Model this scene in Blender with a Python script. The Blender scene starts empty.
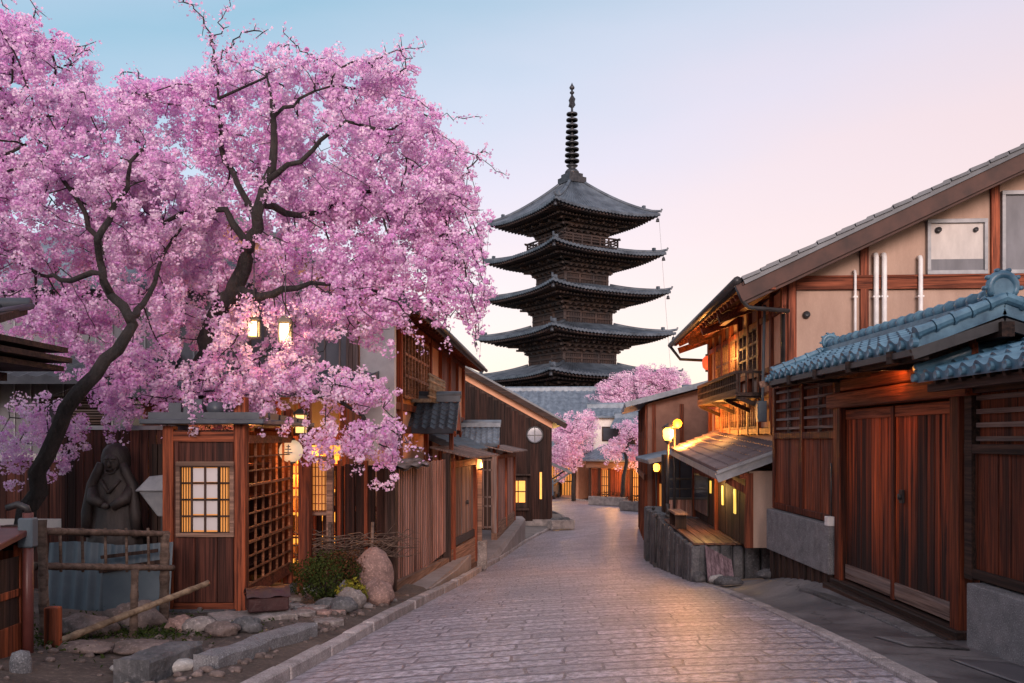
import bpy, math, random
import numpy as np
from mathutils import Vector, Matrix

scene = bpy.context.scene
COL = scene.collection
R = math.radians
FPX = 900.0          # focal length in pixels of the 1024 px wide photograph
HOR = 440.0          # image row of the horizon (camera is level, lens shifted)

# ------------------------------------------------------------------ camera
cam_d = bpy.data.cameras.new('camera')
cam = bpy.data.objects.new('camera', cam_d)
COL.objects.link(cam)
cam.location = (0, 0, 0)
cam.rotation_euler = (R(90), 0, 0)
cam_d.sensor_width = 36
cam_d.lens = 36 * FPX / 1024
cam_d.shift_y = (HOR - 341.5) / 1024
cam_d.clip_start = 0.05
cam_d.clip_end = 3000
scene.camera = cam

# ------------------------------------------------------------------ render
scene.render.engine = 'CYCLES'
scene.cycles.use_denoising = True
scene.cycles.max_bounces = 6
scene.cycles.diffuse_bounces = 3
scene.cycles.glossy_bounces = 3
scene.cycles.transmission_bounces = 3
scene.cycles.transparent_max_bounces = 6
scene.cycles.sample_clamp_indirect = 4
scene.view_settings.view_transform = 'Standard'
scene.view_settings.look = 'None'
scene.view_settings.exposure = 0.40
scene.view_settings.gamma = 1

# ------------------------------------------------------------------ world
def s2l(c):
    return tuple(((x / 255) / 12.92 if x / 255 <= 0.04045 else ((x / 255 + 0.055) / 1.055) ** 2.4) for x in c)

SUN_EL, SUN_AZ = R(14), R(179)      # azimuth clockwise from +Y: the sun is behind the camera, along the street
world = bpy.data.worlds.new('World')
scene.world = world
world.use_nodes = True
wt = world.node_tree
for n in list(wt.nodes):
    wt.nodes.remove(n)
wo = wt.nodes.new('ShaderNodeOutputWorld')
tc = wt.nodes.new('ShaderNodeTexCoord')
dot = wt.nodes.new('ShaderNodeVectorMath'); dot.operation = 'DOT_PRODUCT'
dot.inputs[1].default_value = (-0.33, 0.0, 1.0)
wt.links.new(tc.outputs['Generated'], dot.inputs[0])
wn = wt.nodes.new('ShaderNodeTexNoise'); wn.inputs['Scale'].default_value = 2.2; wn.inputs['Detail'].default_value = 5
wmp = wt.nodes.new('ShaderNodeMapping'); wmp.inputs['Scale'].default_value = (1, 1, 3.2)
wt.links.new(tc.outputs['Generated'], wmp.inputs[0]); wt.links.new(wmp.outputs[0], wn.inputs['Vector'])
wma = wt.nodes.new('ShaderNodeMath'); wma.operation = 'MULTIPLY_ADD'
wma.inputs[1].default_value = -0.15; wma.inputs[2].default_value = 0.075
wt.links.new(wn.outputs['Fac'], wma.inputs[0])
wad = wt.nodes.new('ShaderNodeMath'); wad.operation = 'ADD'
wt.links.new(dot.outputs['Value'], wad.inputs[0]); wt.links.new(wma.outputs[0], wad.inputs[1])
mr = wt.nodes.new('ShaderNodeMapRange')
mr.inputs['From Min'].default_value = -0.2; mr.inputs['From Max'].default_value = 1.0
wt.links.new(wad.outputs[0], mr.inputs['Value'])
ramp = wt.nodes.new('ShaderNodeValToRGB')
wt.links.new(mr.outputs[0], ramp.inputs['Fac'])
stops = [(-0.2, (255, 216, 196)), (0.0, (253, 214, 204)), (0.09, (254, 212, 200)), (0.17, (250, 216, 211)),
         (0.26, (236, 217, 224)), (0.36, (212, 213, 225)), (0.50, (152, 190, 208)), (0.60, (190, 205, 224)), (1.0, (240, 222, 226))]
el = ramp.color_ramp.elements
for i, (p, c) in enumerate(stops):
    q = (p + 0.2) / 1.2
    e = el[i] if i < 2 else el.new(q)
    e.position = q
for e, (p, c) in zip(el, stops):
    e.color = (*s2l(c), 1)
sky = wt.nodes.new('ShaderNodeTexSky')
sky.sky_type = 'NISHITA'; sky.sun_disc = False
sky.sun_elevation = SUN_EL; sky.sun_rotation = SUN_AZ
bg1 = wt.nodes.new('ShaderNodeBackground'); bg1.inputs['Strength'].default_value = 0.05
bg2 = wt.nodes.new('ShaderNodeBackground'); bg2.inputs['Strength'].default_value = 0.62
wt.links.new(sky.outputs[0], bg1.inputs['Color']); wt.links.new(ramp.outputs['Color'], bg2.inputs['Color'])
addw = wt.nodes.new('ShaderNodeAddShader')
wt.links.new(bg1.outputs[0], addw.inputs[0]); wt.links.new(bg2.outputs[0], addw.inputs[1])
wt.links.new(addw.outputs[0], wo.inputs['Surface'])

# ------------------------------------------------------------------ sun (broad, low dawn light)
sd = bpy.data.lights.new('sun', 'SUN'); sd.energy = 2.5; sd.angle = R(22); sd.color = (1.0, 0.80, 0.76)
sun = bpy.data.objects.new('sun', sd); COL.objects.link(sun)
_dir = -Vector((math.sin(SUN_AZ) * math.cos(SUN_EL), math.cos(SUN_AZ) * math.cos(SUN_EL), math.sin(SUN_EL)))
sun.rotation_euler = _dir.to_track_quat('-Z', 'Y').to_euler()

# ------------------------------------------------------------------ helpers
def P(px, py, Y):
    return Vector(((px - 512) * Y / FPX, Y, (HOR - py) * Y / FPX))

SPLIT = {'post', 'beam', 'white_pipe', 'glowing_slit', 'shop_post', 'leg', 'paper_screen', 'arm', 'picket', 'barge_board'}
class MB:
    """collects vertices and faces of ONE mesh"""
    def __init__(s):
        s.v = []; s.f = []; s.M = None; s.sm = []; s.cuts = []
    def add(s, vs, fs, smooth=False):
        b = len(s.v); s.cuts.append((b, len(s.f)))
        if s.M is not None:
            vs = [s.M @ Vector(v) for v in vs]
        s.v.extend([tuple(v) for v in vs])
        s.f.extend([tuple(i + b for i in f) for f in fs])
        s.sm.extend([smooth] * len(fs))
        return s
    def box(s, x0, x1, y0, y1, z0, z1):
        vs = [(x0, y0, z0), (x1, y0, z0), (x1, y1, z0), (x0, y1, z0), (x0, y0, z1), (x1, y0, z1), (x1, y1, z1), (x0, y1, z1)]
        return s.add(vs, [(0, 3, 2, 1), (4, 5, 6, 7), (0, 1, 5, 4), (1, 2, 6, 5), (2, 3, 7, 6), (3, 0, 4, 7)])
    def bar(s, p0, p1, w, h=None, up=(0, 0, 1), taper=1.0):
        h = w if h is None else h
        p0, p1 = Vector(p0), Vector(p1)
        d = (p1 - p0).normalized(); u = Vector(up)
        if abs(d.dot(u)) > 0.98:
            u = Vector((0, 1, 0))
        a = d.cross(u).normalized(); b = a.cross(d).normalized()
        vs = []
        for p, k in ((p0, 1), (p1, taper)):
            for sa, sb in ((-1, -1), (1, -1), (1, 1), (-1, 1)):
                vs.append(p + a * sa * w * k / 2 + b * sb * h * k / 2)
        return s.add(vs, [(0, 1, 2, 3), (7, 6, 5, 4), (0, 4, 5, 1), (1, 5, 6, 2), (2, 6, 7, 3), (3, 7, 4, 0)])
    def tube(s, pts, r, n=8, cap=True, smooth=True):
        pts = [Vector(p) for p in pts]
        rs = r if isinstance(r, (list, tuple)) else [r] * len(pts)
        vs = []; fs = []
        prev = None
        for i, p in enumerate(pts):
            d = (pts[min(i + 1, len(pts) - 1)] - pts[max(i - 1, 0)])
            d = d.normalized() if d.length > 1e-9 else Vector((0, 0, 1))
            if prev is None:
                u = Vector((0, 0, 1)) if abs(d.z) < 0.9 else Vector((1, 0, 0))
                a = d.cross(u).normalized()
            else:
                a = (prev - d * prev.dot(d))
                a = a.normalized() if a.length > 1e-6 else d.orthogonal().normalized()
            prev = a
            b = d.cross(a)
            for k in range(n):
                t = 2 * math.pi * k / n
                vs.append(p + (a * math.cos(t) + b * math.sin(t)) * rs[i])
        for i in range(len(pts) - 1):
            for k in range(n):
                k2 = (k + 1) % n
                fs.append((i * n + k, i * n + k2, (i + 1) * n + k2, (i + 1) * n + k))
        if cap:
            fs.append(tuple(range(n - 1, -1, -1)))
            fs.append(tuple(range((len(pts) - 1) * n, len(pts) * n)))
        return s.add(vs, fs, smooth)
    def lathe(s, prof, c=(0, 0, 0), n=20, smooth=True, axis='z'):
        vs = []; fs = []
        for r_, z_ in prof:
            for k in range(n):
                t = 2 * math.pi * k / n
                if axis == 'z': vs.append((c[0] + r_ * math.cos(t), c[1] + r_ * math.sin(t), c[2] + z_))
                elif axis == 'y': vs.append((c[0] + r_ * math.cos(t), c[1] + z_, c[2] + r_ * math.sin(t)))
                else: vs.append((c[0] + z_, c[1] + r_ * math.cos(t), c[2] + r_ * math.sin(t)))
        for i in range(len(prof) - 1):
            for k in range(n):
                k2 = (k + 1) % n
                fs.append((i * n + k, i * n + k2, (i + 1) * n + k2, (i + 1) * n + k))
        fs.append(tuple(range(n - 1, -1, -1))); fs.append(tuple(range((len(prof) - 1) * n, len(prof) * n)))
        return s.add(vs, fs, smooth)
    def prism(s, poly, a, b, axis='y'):
        """poly: 2-D outline; axis 'y' -> (x,z), 'x' -> (y,z), 'z' -> (x,y)"""
        def q(p, t):
            return (p[0], t, p[1]) if axis == 'y' else ((t, p[0], p[1]) if axis == 'x' else (p[0], p[1], t))
        n = len(poly)
        vs = [q(p, a) for p in poly] + [q(p, b) for p in poly]
        fs = [tuple(range(n)), tuple(range(2 * n - 1, n - 1, -1))]
        for i in range(n):
            j = (i + 1) % n
            fs.append((i, i + n, j + n, j))
        return s.add(vs, fs)
    def grid(s, rows, smooth=True):
        ni, nj = len(rows), len(rows[0])
        vs = [v for r_ in rows for v in r_]
        fs = [(i * nj + j, i * nj + j + 1, (i + 1) * nj + j + 1, (i + 1) * nj + j) for i in range(ni - 1) for j in range(nj - 1)]
        return s.add(vs, fs, smooth)
    def blob(s, c, rad, seed, rough=0.22, n=10, flat=0.0):
        rr = random.Random(seed); vs = []; fs = []
        ph = [(rr.uniform(0, 6.3), rr.uniform(0, 6.3), rr.uniform(0.6, 1)) for _ in range(5)]
        m = n * 2
        for i in range(n + 1):
            t = math.pi * i / n
            for k in range(m):
                p = 2 * math.pi * k / m
                d = Vector((math.sin(t) * math.cos(p), math.sin(t) * math.sin(p), math.cos(t)))
                k_ = 1 + rough * (sum(a3 * math.sin((q + 1.3) * d.x * 1.9 + a1) * math.cos((q + 1) * d.y * 1.7 + a2 + d.z * 2) for q, (a1, a2, a3) in enumerate(ph)) / 2.2)
                z = d.z * rad[2] * k_
                if d.z < 0: z *= (1 - flat)
                vs.append((c[0] + d.x * rad[0] * k_, c[1] + d.y * rad[1] * k_, c[2] + z))
        for i in range(n):
            for k in range(m):
                k2 = (k + 1) % m
                fs.append((i * m + k, (i + 1) * m + k, (i + 1) * m + k2, i * m + k2))
        return s.add(vs, fs, True)
    def build(s, name, mat, parent=None, bevel=0.0, loc=None, label=None):
        if parent is not None and name in SPLIT and len(s.cuts) > 1:      # every post, beam, pipe ... is a part of its own
            first = None
            ends = s.cuts[1:] + [(len(s.v), len(s.f))]
            for (v0, f0), (v1, f1) in zip(s.cuts, ends):
                q = MB(); q.v = s.v[v0:v1]; q.f = [tuple(i - v0 for i in f) for f in s.f[f0:f1]]; q.sm = s.sm[f0:f1]
                o = q.build(name, mat, parent, bevel, loc, label)
                first = first or o
            return first
        me = bpy.data.meshes.new(name)
        vs = s.v
        if loc is not None:
            vs = [(v[0] - loc[0], v[1] - loc[1], v[2] - loc[2]) for v in vs]
        me.from_pydata(vs, [], s.f)
        me.polygons.foreach_set('use_smooth', s.sm)
        me.materials.append(mat)
        me.update()
        o = bpy.data.objects.new(name, me); COL.objects.link(o)
        if loc is not None: o.location = loc
        if parent is not None: o.parent = parent
        if bevel:
            b = o.modifiers.new('bevel', 'BEVEL'); b.width = bevel; b.segments = 1; b.limit_method = 'ANGLE'; b.angle_limit = R(50)
        if label: o['label'] = label
        return o

def tag(o, label, cat, group=None, kind=None):
    o['label'] = label; o['category'] = cat
    if group: o['group'] = group
    if kind: o['kind'] = kind
    return o
def thing(name, label, cat, loc=(0, 0, 0), rotz=0.0, group=None):
    o = bpy.data.objects.new(name, None); COL.objects.link(o)
    o.location = loc; o.rotation_euler = (0, 0, rotz); o.empty_display_size = 0.2
    return tag(o, label, cat, group)
def struct(name, mb, mat, loc=None):
    o = mb.build(name, mat, loc=loc); o['kind'] = 'structure'; return o
def copy_thing(src, loc, rotz, label):
    r = src.copy(); COL.objects.link(r); r.location = loc; r.rotation_euler = (0, 0, rotz); r['label'] = label
    for ch in list(src.children):
        c = ch.copy(); COL.objects.link(c); c.parent = r
        for g in list(ch.children):
            d = g.copy(); COL.objects.link(d); d.parent = c
    return r
def frame(p0, p1):
    """local x runs p0 -> p1, local +y is the outward (left hand) side; returns rotz, length"""
    return math.atan2(p1[1] - p0[1], p1[0] - p0[0]), math.hypot(p1[0] - p0[0], p1[1] - p0[1])
def point_light(name, parent, loc, energy, color, radius=0.06):
    l = bpy.data.lights.new(name, 'POINT'); l.energy = energy; l.color = color; l.shadow_soft_size = radius
    o = bpy.data.objects.new(name, l); COL.objects.link(o); o.location = loc
    if parent is not None: o.parent = parent
    return o

# ------------------------------------------------------------------ materials
def new_mat(name):
    m = bpy.data.materials.new(name); m.use_nodes = True
    nt = m.node_tree; b = nt.nodes['Principled BSDF']
    return m, nt, b
def N(nt, t, **kw):
    n = nt.nodes.new('ShaderNode' + t)
    for k, v in kw.items():
        if k in n.inputs: n.inputs[k].default_value = v
        else: setattr(n, k, v)
    return n
def coords(nt, scale=(1, 1, 1), src='Object'):
    t = N(nt, 'TexCoord'); m = N(nt, 'Mapping'); m.inputs['Scale'].default_value = scale
    nt.links.new(t.outputs[src], m.inputs['Vector'])
    return m.outputs[0]
def mixc(nt, fac, a, b, blend='MIX'):
    m = nt.nodes.new('ShaderNodeMix'); m.data_type = 'RGBA'; m.blend_type = blend
    for sock, val in ((m.inputs[0], fac), (m.inputs[6], a), (m.inputs[7], b)):
        if hasattr(val, 'is_linked') or isinstance(val, bpy.types.NodeSocket): nt.links.new(val, sock)
        elif isinstance(val, (int, float)): sock.default_value = val
        else: sock.default_value = (*val, 1) if len(val) == 3 else val
    return m.outputs[2]
def mrange(nt, val, a, b, c=0.0, d=1.0):
    m = N(nt, 'MapRange'); m.inputs['From Min'].default_value = a; m.inputs['From Max'].default_value = b
    m.inputs['To Min'].default_value = c; m.inputs['To Max'].default_value = d
    nt.links.new(val, m.inputs['Value']); return m.outputs[0]
def math2(nt, op, a, b):
    m = nt.nodes.new('ShaderNodeMath'); m.operation = op
    for s_, v in ((m.inputs[0], a), (m.inputs[1], b)):
        if isinstance(v, (int, float)): s_.default_value = v
        else: nt.links.new(v, s_)
    return m.outputs[0]
def bump(nt, b, h, strength=0.3, dist=0.02):
    n = N(nt, 'Bump'); n.inputs['Strength'].default_value = strength; n.inputs['Distance'].default_value = dist
    nt.links.new(h, n.inputs['Height']); nt.links.new(n.outputs[0], b.inputs['Normal'])

def wood(name, dark, light, axis='z', fine=34, along=1.4, rough=0.62, isl=0.5, bmp=0.35, stain=None, grey=None):
    m, nt, b = new_mat(name)
    sc = {'z': (fine, fine, along), 'x': (along, fine, fine), 'y': (fine, along, fine)}[axis]
    v = coords(nt, sc)
    n1 = N(nt, 'TexNoise', Scale=1.0, Detail=7.0, Roughness=0.65, Distortion=0.35); nt.links.new(v, n1.inputs['Vector'])
    v2 = coords(nt, tuple(x * 0.16 for x in sc))
    n2 = N(nt, 'TexNoise', Scale=1.0, Detail=3.0); nt.links.new(v2, n2.inputs['Vector'])
    g = N(nt, 'NewGeometry')
    dark = tuple(x * 0.72 for x in dark); light = tuple(x * 0.86 for x in light)
    f = mrange(nt, n1.outputs['Fac'], 0.37, 0.66)
    c = mixc(nt, f, dark, light)
    # board-to-board tone
    iv = mrange(nt, g.outputs['Random Per Island'], 0, 1, 1 - isl, 1 + isl * 0.6)
    hs = N(nt, 'HueSaturation'); nt.links.new(iv, hs.inputs['Value']); nt.links.new(c, hs.inputs['Color'])
    c = hs.outputs[0]
    f2 = mrange(nt, n2.outputs['Fac'], 0.48, 0.68, 0, 0.8)
    c = mixc(nt, f2, c, tuple(x * 0.45 for x in dark))
    if grey:
        n3 = N(nt, 'TexNoise', Scale=2.1, Detail=5.0); nt.links.new(v2, n3.inputs['Vector'])
        c = mixc(nt, mrange(nt, n3.outputs['Fac'], 0.48, 0.66, 0, 0.7), c, grey)
    if stain:
        z0, z1, sc_col = stain            # weathered foot of the boards: z0 fully stained .. z1 clean
        t = N(nt, 'TexCoord'); sp = N(nt, 'SeparateXYZ'); nt.links.new(t.outputs['Object'], sp.inputs[0])
        off = math2(nt, 'ADD', sp.outputs['Z'], math2(nt, 'MULTIPLY', math2(nt, 'SUBTRACT', n1.outputs['Fac'], 0.5), 1.6))
        off = math2(nt, 'ADD', off, math2(nt, 'MULTIPLY', math2(nt, 'SUBTRACT', g.outputs['Random Per Island'], 0.5), 0.7))
        c = mixc(nt, mrange(nt, off, z0, z1, 0.92, 0), c, sc_col)
    b.inputs['Specular IOR Level'].default_value = 0.28
    nt.links.new(c, b.inputs['Base Color'])
    nt.links.new(mrange(nt, n1.outputs['Fac'], 0.3, 0.7, rough + 0.24, rough + 0.0), b.inputs['Roughness'])
    bump(nt, b, n1.outputs['Fac'], bmp, 0.012)
    return m
def rough_mat(name, c1, c2, scale=6, rough=0.85, bmp=0.3, dist=0.02, fine=60, speck=0.0, isl=0.0, stretch=(1, 1, 1), spec=None, metal=0.0):
    m, nt, b = new_mat(name)
    v = coords(nt, stretch)
    n1 = N(nt, 'TexNoise', Scale=scale, Detail=8.0, Roughness=0.6); nt.links.new(v, n1.inputs['Vector'])
    n2 = N(nt, 'TexNoise', Scale=fine, Detail=4.0, Roughness=0.7); nt.links.new(v, n2.inputs['Vector'])
    c = mixc(nt, mrange(nt, n1.outputs['Fac'], 0.33, 0.68), c1, c2)
    if speck:
        c = mixc(nt, mrange(nt, n2.outputs['Fac'], 0.54, 0.66, 0, speck), c, tuple(min(1, x * 2.2) for x in c2))
        c = mixc(nt, mrange(nt, n2.outputs['Fac'], 0.46, 0.34, 0, speck), c, tuple(x * 0.35 for x in c1))
    if isl:
        g = N(nt, 'NewGeometry'); hs = N(nt, 'HueSaturation')
        nt.links.new(mrange(nt, g.outputs['Random Per Island'], 0, 1, 1 - isl, 1 + isl), hs.inputs['Value'])
        nt.links.new(c, hs.inputs['Color']); c = hs.outputs[0]
    nt.links.new(c, b.inputs['Base Color'])
    b.inputs['Roughness'].default_value = rough; b.inputs['Metallic'].default_value = metal
    if spec is not None: b.inputs['Specular IOR Level'].default_value = spec
    h = math2(nt, 'ADD', n1.outputs['Fac'], math2(nt, 'MULTIPLY', n2.outputs['Fac'], 0.5))
    if bmp: bump(nt, b, h, bmp, dist)
    return m
def emit(name, col, strength, base=(0.8, 0.7, 0.5)):
    m, nt, b = new_mat(name)
    b.inputs['Base Color'].default_value = (*base, 1)
    v = coords(nt, (3, 3, 3))
    n1 = N(nt, 'TexNoise', Scale=1.3, Detail=3.0); nt.links.new(v, n1.inputs['Vector'])
    nt.links.new(mixc(nt, n1.outputs['Fac'], tuple(x * 0.7 for x in col), tuple(min(1, x * 1.15) for x in col)), b.inputs['Emission Color'])
    b.inputs['Emission Strength'].default_value = strength
    return m
def glass_mat(name, tint=(0.03, 0.035, 0.045), rough=0.08):
    m, nt, b = new_mat(name)
    v = coords(nt, (2, 2, 2)); n1 = N(nt, 'TexNoise', Scale=1.0, Detail=2.0); nt.links.new(v, n1.inputs['Vector'])
    nt.links.new(mixc(nt, n1.outputs['Fac'], tint, tuple(x * 2.2 for x in tint)), b.inputs['Base Color'])
    b.inputs['Roughness'].default_value = rough
    bump(nt, b, n1.outputs['Fac'], 0.05, 0.02)
    return m

M = {}
M['gate_wood'] = wood('gate_wood', (0.022, 0.006, 0.004), (0.66, 0.115, 0.027), 'z', 15, 0.5, 0.55, 0.75, 1.0, stain=(0.45, 2.0, (0.012, 0.008, 0.008)))
M['gate_beam'] = wood('gate_beam', (0.10, 0.024, 0.010), (0.38, 0.085, 0.026), 'x', 40, 1.2, 0.5, 0.3, 0.4)
M['gate_post'] = wood('gate_post', (0.030, 0.008, 0.005), (0.24, 0.048, 0.016), 'z', 36, 1.2, 0.55, 0.3, 0.4)
M['dark_beam'] = wood('dark_beam', (0.022, 0.014, 0.012), (0.075, 0.035, 0.024), 'x', 30, 1.2, 0.6, 0.3, 0.3)
M['dark_wood'] = wood('dark_wood', (0.024, 0.014, 0.012), (0.085, 0.042, 0.030), 'z', 30, 1.0, 0.6, 0.5, 0.35)
M['red_wood'] = wood('red_wood', (0.080, 0.019, 0.010), (0.42, 0.100, 0.038), 'z', 34, 1.2, 0.55, 0.35, 0.3)
M['red_beam'] = wood('red_beam', (0.080, 0.019, 0.010), (0.40, 0.100, 0.040), 'x', 34, 1.2, 0.55, 0.35, 0.3)
M['booth_wood'] = wood('booth_wood', (0.034, 0.010, 0.008), (0.155, 0.044, 0.026), 'z', 34, 0.9, 0.55, 0.4, 0.3)
M['fence_wood'] = wood('fence_wood', (0.20, 0.082, 0.064), (0.68, 0.35, 0.275), 'z', 40, 1.0, 0.65, 0.5, 0.4, grey=(0.36, 0.235, 0.215))
M['grey_wood'] = wood('grey_wood', (0.11, 0.062, 0.053), (0.36, 0.235, 0.195), 'z', 36, 1.0, 0.7, 0.5, 0.4, grey=(0.22, 0.19, 0.19))
M['grey_beam'] = wood('grey_beam', (0.085, 0.052, 0.045), (0.27, 0.185, 0.155), 'x', 36, 1.0, 0.7, 0.5, 0.4, grey=(0.22, 0.19, 0.19))
M['pale_beam'] = wood('pale_beam', (0.18, 0.10, 0.075), (0.40, 0.24, 0.17), 'x', 30, 1.0, 0.65, 0.3, 0.3)
M['cross_beam'] = wood('cross_beam', (0.080, 0.019, 0.010), (0.36, 0.090, 0.036), 'y', 34, 1.2, 0.6, 0.3, 0.3)
M['clad_wood'] = wood('clad_wood', (0.014, 0.005, 0.004), (0.060, 0.020, 0.012), 'z', 20, 0.6, 0.65, 0.55, 0.35)
M['bamboo'] = wood('bamboo', (0.20, 0.13, 0.085), (0.40, 0.29, 0.19), 'x', 16, 1.5, 0.5, 0.3, 0.2)
M['bamboo_old'] = wood('bamboo_old', (0.10, 0.065, 0.05), (0.24, 0.165, 0.13), 'x', 20, 1.5, 0.6, 0.35, 0.2)
M['verge_wood'] = rough_mat('verge_wood', (0.030, 0.012, 0.009), (0.085, 0.034, 0.024), 2.2, 0.7, 0.3, 0.01, 24)
M['plaster'] = rough_mat('plaster', (0.34, 0.225, 0.175), (0.47, 0.325, 0.255), 2.2, 0.9, 0.25, 0.01, 60, speck=0.06, stretch=(1, 1, 0.3))
M['plaster_orange'] = rough_mat('plaster_orange', (0.58, 0.27, 0.155), (0.70, 0.36, 0.22), 3.0, 0.85, 0.12, 0.01, 90)
M['plaster_white'] = rough_mat('plaster_white', (0.60, 0.54, 0.52), (0.74, 0.68, 0.65), 4.0, 0.85, 0.12, 0.01, 90)
M['panel_pale'] = rough_mat('panel_pale', (0.46, 0.42, 0.40), (0.60, 0.55, 0.52), 5.0, 0.7, 0.15, 0.01, 70, stretch=(1, 1, 0.4))
M['panel_grey'] = rough_mat('panel_grey', (0.11, 0.11, 0.125), (0.17, 0.17, 0.19), 4.0, 0.6, 0.15, 0.01, 60, stretch=(1, 1, 0.3))
M['tile_blue'] = rough_mat('tile_blue', (0.030, 0.085, 0.140), (0.115, 0.235, 0.32), 4.5, 0.36, 0.22, 0.01, 45, spec=0.55)
M['tile_grey'] = rough_mat('tile_grey', (0.075, 0.100, 0.135), (0.19, 0.235, 0.29), 2.2, 0.42, 0.2, 0.01, 40, spec=0.5)
M['tile_dark'] = rough_mat('tile_dark', (0.035, 0.042, 0.055), (0.085, 0.098, 0.12), 2.2, 0.45, 0.2, 0.01, 40, spec=0.5)
M['metal_roof'] = rough_mat('metal_roof', (0.11, 0.08, 0.082), (0.20, 0.15, 0.15), 2.0, 0.62, 0.15, 0.01, 30, stretch=(1, 1, 1))
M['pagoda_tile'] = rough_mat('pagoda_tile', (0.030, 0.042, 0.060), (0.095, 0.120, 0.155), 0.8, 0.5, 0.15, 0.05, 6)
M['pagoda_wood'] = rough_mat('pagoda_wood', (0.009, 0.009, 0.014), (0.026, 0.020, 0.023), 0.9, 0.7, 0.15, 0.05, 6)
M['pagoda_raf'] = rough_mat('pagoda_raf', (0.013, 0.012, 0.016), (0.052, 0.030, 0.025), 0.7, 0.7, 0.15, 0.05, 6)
M['bronze'] = rough_mat('bronze', (0.030, 0.034, 0.042), (0.075, 0.075, 0.085), 3, 0.45, 0.1, 0.02, 20, metal=0.6)
M['granite'] = rough_mat('granite', (0.11, 0.11, 0.12), (0.22, 0.215, 0.225), 5, 0.8, 0.55, 0.02, 75, speck=0.65)
M['kerb'] = rough_mat('kerb', (0.20, 0.172, 0.170), (0.42, 0.365, 0.36), 4, 0.85, 0.5, 0.02, 60, speck=0.4, isl=0.2)
M['stone'] = rough_mat('stone', (0.13, 0.11, 0.105), (0.31, 0.265, 0.25), 3.4, 0.85, 0.6, 0.03, 30, speck=0.35)
M['stone_brown'] = rough_mat('stone_brown', (0.085, 0.062, 0.055), (0.215, 0.160, 0.145), 3.4, 0.88, 0.65, 0.03, 30, speck=0.35)
M['orange_wood'] = wood('orange_wood', (0.20, 0.065, 0.028), (0.48, 0.20, 0.095), 'x', 20, 1.2, 0.55, 0.25, 0.25)
M['deck_wood'] = wood('deck_wood', (0.10, 0.040, 0.022), (0.30, 0.13, 0.07), 'x', 22, 1.0, 0.4, 0.4, 0.25)
M['stone_red'] = rough_mat('stone_red', (0.14, 0.085, 0.075), (0.34, 0.215, 0.185), 3.2, 0.85, 0.7, 0.03, 32, speck=0.4)
M['stone_dark'] = rough_mat('stone_dark', (0.035, 0.037, 0.042), (0.13, 0.125, 0.13), 3.2, 0.8, 0.7, 0.04, 28, speck=0.35, isl=0.35)
M['stone_pale'] = rough_mat('stone_pale', (0.30, 0.28, 0.27), (0.48, 0.45, 0.43), 3.4, 0.85, 0.4, 0.03, 40, speck=0.3)
M['concrete'] = rough_mat('concrete', (0.15, 0.135, 0.13), (0.255, 0.235, 0.23), 1.2, 0.75, 0.35, 0.02, 26, speck=0.12)
M['asphalt'] = rough_mat('asphalt', (0.085, 0.082, 0.092), (0.20, 0.185, 0.19), 0.9, 0.62, 0.45, 0.02, 34, speck=0.18)
def crack_asphalt(m):
    nt = m.node_tree; b = nt.nodes['Principled BSDF']
    v = coords(nt, (1, 1, 1))
    wob = N(nt, 'TexNoise', Scale=2.2, Detail=5.0); nt.links.new(v, wob.inputs['Vector'])
    wv = nt.nodes.new('ShaderNodeVectorMath'); wv.operation = 'MULTIPLY_ADD'; wv.inputs[1].default_value = (.7, .7, .7)
    nt.links.new(wob.outputs['Color'], wv.inputs[0]); nt.links.new(v, wv.inputs[2])
    vo = N(nt, 'TexVoronoi', Scale=0.55); vo.feature = 'DISTANCE_TO_EDGE'; nt.links.new(wv.outputs[0], vo.inputs['Vector'])
    n4 = N(nt, 'TexNoise', Scale=0.8, Detail=6.0, Roughness=0.62); nt.links.new(v, n4.inputs['Vector'])
    src = b.inputs['Base Color'].links[0].from_socket
    c = mixc(nt, mrange(nt, n4.outputs['Fac'], 0.46, 0.60, 0.0, 0.55), src, (0.045, 0.043, 0.05))
    c = mixc(nt, mrange(nt, vo.outputs['Distance'], 0.0, 0.012, 0.85, 0.0), c, (0.02, 0.02, 0.022))
    nt.links.new(c, b.inputs['Base Color'])
    nt.links.new(mrange(nt, n4.outputs['Fac'], 0.4, 0.62, 0.75, 0.42), b.inputs['Roughness'])
crack_asphalt(M['asphalt'])
M['pink_concrete'] = rough_mat('pink_concrete', (0.20, 0.165, 0.16), (0.30, 0.26, 0.255), 1.6, 0.8, 0.3, 0.02, 40, speck=0.15)
M['earth'] = rough_mat('earth', (0.035, 0.025, 0.021), (0.125, 0.090, 0.074), 1.5, 0.95, 0.7, 0.05, 22, speck=0.35)
M['sand'] = rough_mat('sand', (0.30, 0.215, 0.15), (0.44, 0.33, 0.25), 1.2, 0.85, 0.3, 0.02, 40, speck=0.15)
M['bark'] = rough_mat('bark', (0.007, 0.006, 0.007), (0.036, 0.028, 0.026), 7, 0.9, 1.0, 0.07, 26, speck=0.25, stretch=(1, 1, 0.4))
M['metal_dark'] = rough_mat('metal_dark', (0.018, 0.018, 0.020), (0.045, 0.042, 0.045), 6, 0.45, 0.08, 0.01, 60)
M['metal_red'] = rough_mat('metal_red', (0.085, 0.022, 0.020), (0.14, 0.045, 0.038), 6, 0.4, 0.08, 0.01, 60)
M['metal_grey'] = rough_mat('metal_grey', (0.20, 0.21, 0.23), (0.34, 0.34, 0.36), 5, 0.4, 0.08, 0.01, 60)
M['white_paint'] = rough_mat('white_paint', (0.62, 0.60, 0.60), (0.80, 0.78, 0.77), 5, 0.45, 0.05, 0.01, 60)
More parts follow.
